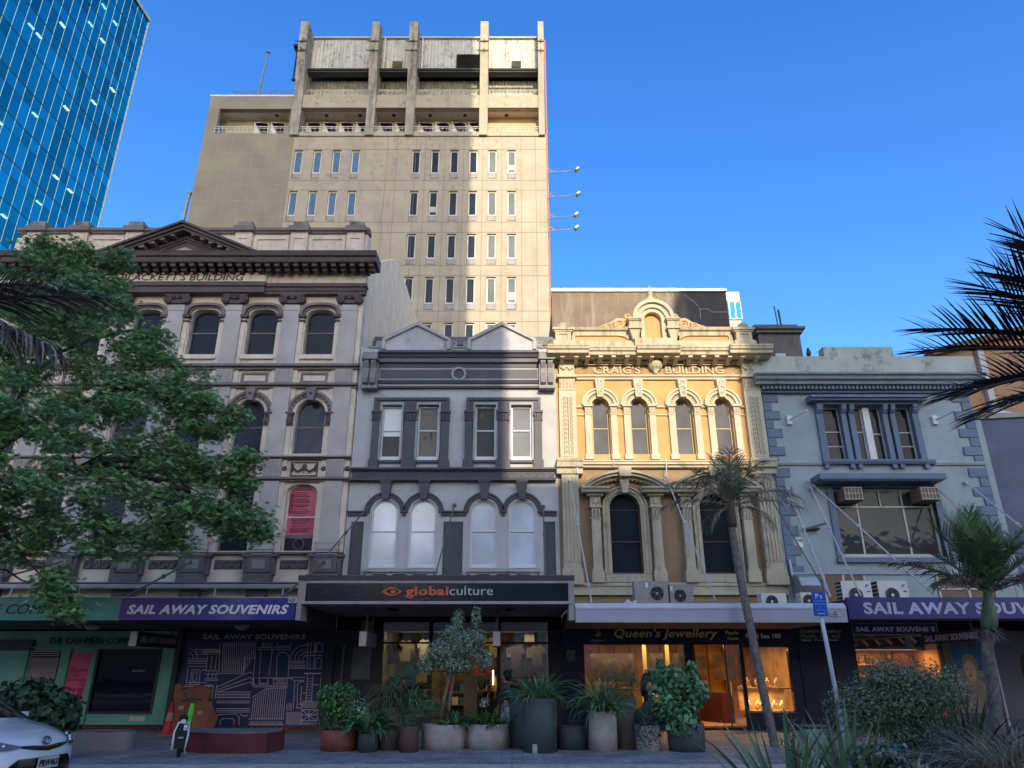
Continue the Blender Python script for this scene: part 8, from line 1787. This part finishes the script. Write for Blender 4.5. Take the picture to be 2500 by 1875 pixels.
def card(name, q, y, m, lb, lab=None):
    t = thing('cardboard_box', lb, 'cardboard box', (sum(a[0] for a in q)/len(q), y, min(a[1] for a in q)), 'flattened cardboard leaning by the shutter'); obj('sheet', MB().ext(q, y, y+.06), m, t)
    if lab: obj('label', MB().box(lab[0], lab[0]+.13, y-.006, y-.001, lab[1], lab[1]+.09), M_tape, t)
card('a', [(-9.1, .02), (-8.35, .02), (-8.35, .72), (-9.1, .9)], 21.35, M_cb2, 'front left flattened carton with two paper labels', (-9.0, .62)); card('b', [(-9.2, .02), (-8.5, .02), (-8.25, 1.1), (-8.6, 1.25), (-9.2, 1.02)], 21.5, M_cb, 'tallest flattened carton with sloping top')
card('c', [(-8.6, .02), (-8.05, .02), (-8.1, .82), (-8.5, .86)], 21.28, M_cb, 'upright carton in the right of the pile, one small label', (-8.45, .5)); card('d', [(-8.2, .02), (-7.98, .05), (-7.85, .42), (-8.05, .72)], 21.2, M_cb2, 'narrow carton leaning at the right end of the pile'); card('e', [(-9.3, .3), (-9.12, .3), (-9.12, 1.25), (-9.3, 1.25)], 21.6, M_cb, 'thin upright carton at the left end of the pile')
# electric bike seen from behind
t = thing('electric_bike', 'white and black rental electric bike with lime green stem parked on the pavement', 'electric bike', (-6.72, 16.3, 0)); t.rotation_euler = (0, 0, R(20))
M_lime = mat('lime_green', (0.10, 0.55, 0.05), rough=.35); M_wp = mat('bike_white', (0.6, 0.62, 0.66), rough=.35)
def wheel(y, par):
    e = MB(); o = []
    for i in range(24): a = 2*math.pi*i/24; o.append((0, y + .27*math.cos(a), .27 + .27*math.sin(a)*.96))
    e.tube(o + [o[0]], .035, 8, cap=False); w_ = obj('wheel', e, M_black, par, True); h_ = MB(); h_.tube([(-.05, y, .27), (.05, y, .27)], .05, 10)
    for i in range(8): a = 2*math.pi*i/8; h_.tube([(0, y, .27), (0, y+.25*math.cos(a), .27+.25*math.sin(a))], .006, 4)
    obj('hub', h_, M_metal, w_, True)
wheel(-.1, t); wheel(.95, t)
e_ = MB(); e_.ext([(-.10, .18), (.09, .18), (.12, .60), (-.06, .64), (-.12, .5)], -.42, -.36); obj('rear_panel', e_, M_black, t, True)
e_ = MB(); e_.tube([(-.13, -.4, .16), (-.13, -.4, .45), (-.07, -.4, .64), (.12, -.4, .66), (.13, -.4, .4), (.10, -.4, .17)], .022, 8); e_.box(.03, .1, -.43, -.425, .5, .6); obj('fender_rim', e_, M_wp, t, True, smooth=True)
e_ = MB(); e_.tube([(0, -.3, .64), (0, .0, .62), (0, .5, .45), (0, .8, .5)], [.06, .07, .06, .05], 8); obj('frame', e_, M_wp, t, True)
e_ = MB(); e_.tube([(0, -.25, .70), (0, .05, .72)], [.09, .04], 8); obj('saddle', e_, M_black, t, True)
e_ = MB(); e_.tube([(.06, .8, .5), (.08, .75, .78), (.09, .72, .95)], [.05, .055, .04], 8); obj('stem', e_, M_lime, t, True)
e_ = MB(); e_.tube([(-.12, .62, 1.0), (0, .7, 1.04), (.16, .7, 1.04), (.26, .62, 1.0)], .018, 6); e_.tube([(-.06, .7, 1.04), (-.08, .7, 1.14)], .01, 5); e_.lathe(-.09, .7, [(.03, 1.12), (.03, 1.16)], 8); obj('handlebar', e_, M_black, t, True)
me = textmesh("LIME", -.05, .05, .36, .385, -.42, depth=.004, bold=.02); me.materials.clear(); me.materials.append(M_white); obj('lettering', me, None, t, True)
e_ = MB(); e_.tube([(.05, 0, .2), (.12, .02, .03)], .012, 5); obj('kickstand', e_, M_metal, t, True)

# ------------------------------------------------------------------ white car
car = bpy.data.objects.new('parked_car', None); COL.objects.link(car); car.location = (-6.62, 11.5, -.115); car.rotation_euler = (0, 0, R(-12)); WT[car.name] = Vector((0, 0, 0))
tag(car, 'white hatchback nosing in from the left edge with plate PRW463', 'car')
M_cp = mat('pearl_white_paint', (0.60, 0.62, 0.68), rough=.25, var=.02, bump=0, coat=1.0); M_cg2 = glassmat('car_glass', (0.01, 0.014, 0.016), wob=0.02, spec=.7); M_cbk = mat('gloss_black_plastic', (0.006, 0.006, 0.008), rough=.15, bump=0); M_ty = mat('tyre_rubber', (0.015, 0.015, 0.016), rough=.8)
KK = [(-.06, .19, .80, .34, 0), (0, .25, .84, .36, 0), (.02, .45, .86, .36, 0), (.0, .63, .88, .36, 0), (-.03, .73, .89, .38, .0), (-.09, .81, .9, .44, .02), (-.22, .88, .9, .42, .04), (-.45, .95, .91, .3, .06), (-.78, 1.01, .92, .18, .07), (-1.0, 1.05, .92, .1, .08), (-1.1, 1.075, .9, .08, .08), (-1.5, 1.28, .80, .06, .07), (-1.95, 1.49, .72, .05, .05), (-2.4, 1.57, .66, 0, .04), (-3.3, 1.56, .64, 0, .04), (-4.1, 1.32, .66, 0, .05), (-4.35, 1.0, .82, -.1, .05), (-4.45, .6, .86, -.15, 0), (-4.4, .22, .84, -.15, 0)]
NY = 18
def cpt(k_, u):
    x, z, w2, cv, dp = KK[k_]; a = abs(u); return (x - cv*a**2.6, u*w2, z - dp*a**3)
def cloc(name, mb, m, smooth=False, parent=None, lab=None):
    o = bpy.data.objects.new(name, mb.mesh(name, m, smooth)); COL.objects.link(o); o.parent = parent or car; WT[o.name] = Vector((0, 0, 0))
    if lab: o['label'] = lab
    return o
body = MB(); glass = MB()
for mbx, rng in ((body, list(range(0, 10)) + list(range(12, 14)) + list(range(15, 18))), (glass, [10, 11, 14])):
    for k_ in rng:
        for j in range(NY):
            u0, u1 = -1 + 2*j/NY, -1 + 2*(j+1)/NY; mbx.quad(cpt(k_, u0), cpt(k_, u1), cpt(k_+1, u1), cpt(k_+1, u0))
def wz(x):   # lower edge of the flank, arched over the wheels
    z = .2
    for xc in (-.92, -3.62):
        d = abs(x-xc)
        if d < .37: z = max(z, .30 + math.sqrt(max(0, .37**2-d**2))*1.02)
    return z
for s_ in (-1, 1):
    pr_ = []
    N_ = 90
    top = [(cpt(k_, s_)) for k_ in range(4, 18)]
    def topz(x):
        for a, b_ in zip(top[:-1], top[1:]):
            if b_[0] <= x <= a[0]:
                f_ = (a[0]-x)/max(1e-6, a[0]-b_[0]); return tuple(a[i]+(b_[i]-a[i])*f_ for i in range(3))
        return top[-1]
    for i in range(N_+1):
        x = top[0][0] + (top[-1][0]-top[0][0])*i/N_; tx, ty_, tz = topz(x); sh = min(tz, .99 - .02*max(0, -x-1)); shy = s_*.90 if tz > sh+.005 else ty_
        nose = max(0, 1-(top[0][0]-x)/.6); bz = wz(x); yb = s_*(.90 - .06*nose)
        pr_.append(((x, ty_, tz), (x, shy, sh), (x, s_*(.925-.06*nose), (sh+bz)/2+.05), (x, yb, bz)))
    for a, b_ in zip(pr_[:-1], pr_[1:]):
        for q in range(3):
            (glass if q == 0 and a[0][2] > a[1][2]+.02 and -4.0 < a[0][0] < -1.2 else body).quad(a[q], b_[q], b_[q+1], a[q+1])
import bmesh
def weld(o, d=0.002):
    bm = bmesh.new(); bm.from_mesh(o.data); bmesh.ops.remove_doubles(bm, verts=bm.verts, dist=d); bmesh.ops.recalc_face_normals(bm, faces=bm.faces); bm.to_mesh(o.data); bm.free(); o.data.update()
cb = cloc('body', body, M_cp, True); weld(cb)
cw = cloc('windows', glass, M_cg2, True); weld(cw)
cloc('underbody', MB().box(-4.3, -.35, -.78, .78, .12, .32), M_cbk)
def nose(u, z, off=0.012):
    ks_ = [(k_[1], k_) for k_ in KK[:9]]; 
    for i in range(8):
        z0, z1 = KK[i][1], KK[i+1][1]
        a = abs(u); za, zb = z0 - KK[i][4]*a**3, z1 - KK[i+1][4]*a**3
        if za <= z <= zb or i == 7:
            f_ = min(1, max(0, (z-za)/max(1e-6, zb-za))); p0, p1 = Vector(cpt(i, u)), Vector(cpt(i+1, u)); q = p0.lerp(p1, f_); return (q.x+off, q.y, q.z + off*.3)
def patch(name, rows, m, off=.012, par=None, n_=8):
    """rows: (z_low, z_high) limits against u, laid on the nose"""
    mb = MB(); cols_ = []
    for i in range(len(rows)-1):
        for q in range(n_):
            f_ = q/n_; cols_.append([rows[i][k_]+(rows[i+1][k_]-rows[i][k_])*f_ for k_ in range(3)])
    cols_.append(rows[-1])
    for a, b_ in zip(cols_[:-1], cols_[1:]):
        for v_ in range(4): 
            f0, f1 = v_/4, (v_+1)/4; mb.quad(nose(a[0], a[1]+(a[2]-a[1])*f0, off), nose(b_[0], b_[1]+(b_[2]-b_[1])*f0, off), nose(b_[0], b_[1]+(b_[2]-b_[1])*f1, off), nose(a[0], a[1]+(a[2]-a[1])*f1, off))
    o = cloc(name, mb, m, True, par); weld(o); return o
patch('upper_grille', [(-.46, .735, .76), (-.25, .70, .755), (0, .675, .74), (.25, .70, .755), (.46, .735, .76)], M_cbk)
patch('lower_grille', [(-.74, .22, .25), (-.62, .22, .52), (-.5, .22, .60), (.5, .22, .60), (.62, .22, .52), (.74, .22, .25)], M_cbk)
for s_ in (-1, 1):
    hl = patch('headlight', [(s_*.44, .745, .755), (s_*.60, .715, .80), (s_*.78, .715, .865), (s_*.92, .74, .90), (s_*1.0, .80, .91)], mat('headlight_dark', (0.10, 0.11, 0.13), rough=.1, bump=0, spec=.8), .014)
    for u, z, r_ in ((.66, .765, .034), (.77, .79, .042), (.88, .82, .034)):
        c_ = nose(s_*u, z, .02); e_ = MB(); e_.lathe(c_[1], c_[2], [(r_, -.01), (r_*.8, .008), (0.001, .01)], 14, 'y'); e_.v = [(c_[0]+v[1], v[0], v[2]) for v in e_.v]; cloc('lens', e_, mat('headlight_chrome', (0.6, 0.65, 0.7), rough=.12, metal=.8, bump=0), True, hl)
    patch('side_slit', [(s_*.80, .22, .60), (s_*.86, .34, .68)], M_cbk, .012)
e_ = MB(); c_ = nose(0, .80, .03)
for i in range(20):
    a, b_ = 2*math.pi*i/20, 2*math.pi*(i+1)/20
    e_.tube([(c_[0]-.3*.055*math.sin(a), .075*math.cos(a), c_[2]+.05*math.sin(a)), (c_[0]-.3*.055*math.sin(b_), .075*math.cos(b_), c_[2]+.05*math.sin(b_))], .008, 5); e_.tube([(c_[0], .032*math.cos(a), c_[2]+.046*math.sin(a)), (c_[0], .032*math.cos(b_), c_[2]+.046*math.sin(b_))], .007, 5)
e_.tube([(c_[0], -.06, c_[2]+.022), (c_[0], .06, c_[2]+.022)], .007, 5)
cloc('emblem', e_, mat('emblem_dark_chrome', (0.15, 0.2, 0.28), rough=.15, metal=.9, bump=0))
pl_ = MB().box(.035, .05, -.18, .18, .46, .60); pl = cloc('number_plate', pl_, mat('plate_white', (0.5, 0.52, 0.5), rough=.4))
me = textmesh("PRW463", -.16, .16, .485, .575, 0, depth=.006, bold=.02)
for v in me.vertices: c = v.co.copy(); v.co = (.053 - c.y, c.x, c.z)
me.materials.clear(); me.materials.append(M_black); o_ = bpy.data.objects.new('lettering', me); COL.objects.link(o_); o_.parent = pl
for x in (-.92, -3.62):
    for s_ in (-1, 1):
        e_ = MB(); e_.lathe(x, .31, [(.05, s_*.70), (.29, s_*.70), (.315, s_*.74), (.315, s_*.88), (.29, s_*.905), (.22, s_*.905), (.21, s_*.88), (.05, s_*.87)], 30, 'y'); e_.v = [(v[0], v[1], v[2]) for v in e_.v]; w_ = cloc('wheel', e_, M_ty, True)
        e_ = MB(); e_.lathe(x, .31, [(.205, s_*.86), (.205, s_*.88)], 24, 'y')
        for i in range(10): a = 2*math.pi*i/10; e_.tube([(x+.03*math.cos(a), s_*.89, .31+.03*math.sin(a)), (x+.2*math.cos(a), s_*.89, .31+.2*math.sin(a))], .016, 5)
        cloc('rim', e_, mat('alloy_rim', (0.3, 0.31, 0.33), rough=.3, metal=.8, bump=0), False, w_)
for s_ in (-1, 1):
    e_ = MB(); e_.tube([(-1.55, s_*.88, 1.02), (-1.55, s_*1.0, 1.05)], .05, 8); e_.box(-1.62, -1.48, s_*1.0-.08, s_*1.0+.08, .98, 1.12); cloc('mirror', e_, M_cp, False)

# ------------------------------------------------------------------ people
def skin_mesh(pts, edges, name, m, sub=2, root=0):
    me = bpy.data.meshes.new('sk'); me.from_pydata([p_[0] for p_ in pts], edges, []); o = bpy.data.objects.new('sk', me); COL.objects.link(o)
    o.modifiers.new('s', 'SKIN'); sv = me.skin_vertices[0].data
    for i, p_ in enumerate(pts): r_ = p_[1]; sv[i].radius = r_ if isinstance(r_, tuple) else (r_, r_); sv[i].use_root = (i == root)
    u = o.modifiers.new('u', 'SUBSURF'); u.levels = sub; u.render_levels = sub
    dg = bpy.context.evaluated_depsgraph_get(); nm = bpy.data.meshes.new_from_object(o.evaluated_get(dg)); nm.name = name
    bpy.data.objects.remove(o); nm.materials.clear(); nm.materials.append(m); nm.polygons.foreach_set('use_smooth', [True]*len(nm.polygons)); return nm
def person(label, loc, face, H_, step, skin, top, leg, hair_m, long_hair=False, sleeves=True, skirt=False, collar=None):
    """walking figure; local x is forward. Body is one skinned surface, clothes and hair are children"""
    t = thing('person', label, 'person', loc); t.rotation_euler = (0, 0, face); s_ = H_/1.7
    def V(x, y, z): return (x*s_, y*s_, z*s_)
    st_ = step
    J = {'pel': V(0, 0, .93), 'wa': V(.01, 0, 1.08), 'ch': V(.02, 0, 1.28), 'nk': V(.03, 0, 1.44), 'nk2': V(.04, 0, 1.49), 'hd': V(.055, 0, 1.585), 'hd2': V(.05, 0, 1.65)}
    P = [(J['pel'], (.14*s_, .105*s_)), (J['wa'], (.12*s_, .09*s_)), (J['ch'], (.15*s_, .10*s_)), (J['nk'], (.06*s_, .055*s_)), (J['nk2'], (.05*s_, .05*s_)), (J['hd'], (.078*s_, .09*s_)), (J['hd2'], (.068*s_, .078*s_))]
    E_ = [(0, 1), (1, 2), (2, 3), (3, 4), (4, 5), (5, 6)]
    arms = {}
    for sd in (-1, 1):
        k_ = len(P); sw_ = sd*.16*st_
        P += [(V(.02, sd*.17, 1.38), .055*s_), (V(.02-sw_*.6, sd*.23, 1.12), .043*s_), (V(.06-sw_, sd*.23, .88), .03*s_), (V(.08-sw_*1.1, sd*.225, .80), .026*s_)]
        E_ += [(2, k_), (k_, k_+1), (k_+1, k_+2), (k_+2, k_+3)]
        for q in range(4): j = len(P); fx, fz = .075-sw_*1.1 + (q-1.5)*.02, .73; P += [(V(fx, sd*.225, fz+.02), .009*s_), (V(fx+.012, sd*.215, fz-.035-.006*(q % 2)), .008*s_), (V(fx+.02, sd*.205, fz-.06-.008*(q % 2)), .007*s_)]; E_ += [(k_+3, j), (j, j+1), (j+1, j+2)]
        j = len(P); P += [(V(.115-sw_*1.1, sd*.215, .765), .010*s_), (V(.13-sw_*1.1, sd*.21, .73), .008*s_)]; E_ += [(k_+3, j), (j, j+1)]
        lw = -sd*.22*st_; k_ = len(P)
        P += [(V(0, sd*.09, .86), .085*s_), (V(lw*.55+.03, sd*.095, .49), .058*s_), (V(lw-.02, sd*.09, .10), .036*s_), (V(lw-.03, sd*.09, .05), .04*s_), (V(lw+.13, sd*.10, .03), .03*s_)]
        E_ += [(0, k_), (k_, k_+1), (k_+1, k_+2), (k_+2, k_+3), (k_+3, k_+4)]
    # nose
    j = len(P); P.append((V(.145, 0, 1.575), .014*s_)); E_.append((5, j))
    b_ = obj('body', skin_mesh(P, E_, 'body', skin), None, t, True)
    def sub_(ids, grow, name, m, chain=None):
        mp_ = {i: k_ for k_, i in enumerate(ids)}; Q = []
        for i in ids:
            r_ = P[i][1]; Q.append((P[i][0], (r_[0]+grow*s_, r_[1]+grow*s_) if isinstance(r_, tuple) else r_+grow*s_))
        return obj(name, skin_mesh(Q, [(mp_[a], mp_[c]) for a, c in E_ if a in mp_ and c in mp_], name, m), None, t, True)
    a0, a1 = 7, 7+4+12+2+5
    tops = [0, 1, 2, 3] + ([a0, a0+1, a0+2, a1, a1+1, a1+2] if sleeves else [a0, a1]); sub_(tops, .018, 'jacket' if sleeves else 'top', top)
    l0 = a0+4+12+2; l1 = a1+4+12+2
    if skirt: e = MB(); e.lathe(0, 0, [(.13*s_, 1.0*s_), (.19*s_, .85*s_), (.23*s_, .5*s_), (.225*s_, .49*s_)], 16); obj('skirt', e, leg, t, True, smooth=True)
    else: sub_([0, l0, l0+1, l0+2, l1, l1+1, l1+2], .014, 'trousers', leg)
    e = MB(); r3 = random.Random(int(H_*100))
    hp = J['hd']
    e.tube([V(-.0, 0, 1.50), V(-.02, 0, 1.57), V(.0, 0, 1.66), V(.04, 0, 1.73), V(.06, 0, 1.75)], [.07*s_, .10*s_, .105*s_, .075*s_, .01*s_], 12)
    if long_hair: e.tube([V(-.03, 0, 1.64), V(-.07, 0, 1.5), V(-.10, 0, 1.32), V(-.11, 0, 1.15)], [.09*s_, .09*s_, .085*s_, .04*s_], 10)
    else:
        for i in range(26): a = r3.uniform(0, 6.28); q = V(-.02+.08*math.cos(a), .09*math.sin(a), 1.62+r3.uniform(0, .12)); e.tube([q, (q[0]-.03, q[1]*1.15, q[2]+r3.uniform(-.01, .05))], [.03*s_, .008], 5)
    obj('hair', e, hair_m, t, True, smooth=True)
    e = MB()
    for sd in (-1, 1): e.lathe(sd*.032*s_, 1.60*s_, [(.001, .0), (.011*s_, .002)], 8, 'y'); 
    e.v = [(.138*s_ - v[1], v[0], v[2]) for v in e.v]; e.tube([V(.137, -.022, 1.53), V(.142, 0, 1.528), V(.137, .022, 1.53)], .006*s_, 5); obj('eyes_and_mouth', e, mat('dark_feature', (0.03, 0.012, 0.01)), t, True)
    if collar: e = MB(); o = [(.03*s_+.075*s_*math.cos(i*.52), .07*s_*math.sin(i*.52), 1.455*s_+.01*math.cos(i*.5)) for i in range(13)]; e.tube(o, .014*s_, 6); obj('collar', e, collar, t, True)
    return t
M_sk = mat('skin_brown', (0.20, 0.10, 0.065), rough=.55, var=.05, bump=0); M_sk2 = mat('skin_tan', (0.28, 0.15, 0.10), rough=.55, var=.05, bump=0); M_hr = mat('black_hair', (0.008, 0.007, 0.008), rough=.45)
person('woman with bunched dark hair, red collar and navy jacket walking left past the clothing shop', (-.12, 19.0, 0), R(180), 1.56, 1.0, M_sk2, mat('navy_jacket', (0.02, 0.03, 0.055), var=.5, scale=9), mat('pale_jeans', (0.30, 0.32, 0.40), blotch=.6, bcol=(.05, .05, .08), scale=3), M_hr, collar=mat('red_collar', (.7, .05, .03)))
person('woman with long dark hair in sleeveless black top walking right past the jeweller', (3.30, 19.2, 0), R(0), 1.50, .6, M_sk, mat('black_top', (0.012, 0.012, 0.015)), mat('navy_print_skirt', (0.04, 0.05, 0.08), blotch=.5, bcol=(.15, .15, .18), scale=20), M_hr, long_hair=True, sleeves=False, skirt=True)
person('customer with dark hair in dark clothes standing inside the clothing shop', (-.95, 25.0, .1), R(250), 1.6, .3, M_sk, mat('charcoal_shirt', (0.03, 0.03, 0.035)), mat('dark_trousers', (0.02, 0.02, 0.025)), M_hr)
person('customer in yellow top standing at the rear of the clothing shop', (-.6, 25.9, .1), R(200), 1.55, .3, M_sk2, mat('yellow_top', (.35, .22, .06)), mat('dark_trousers', None), M_hr)
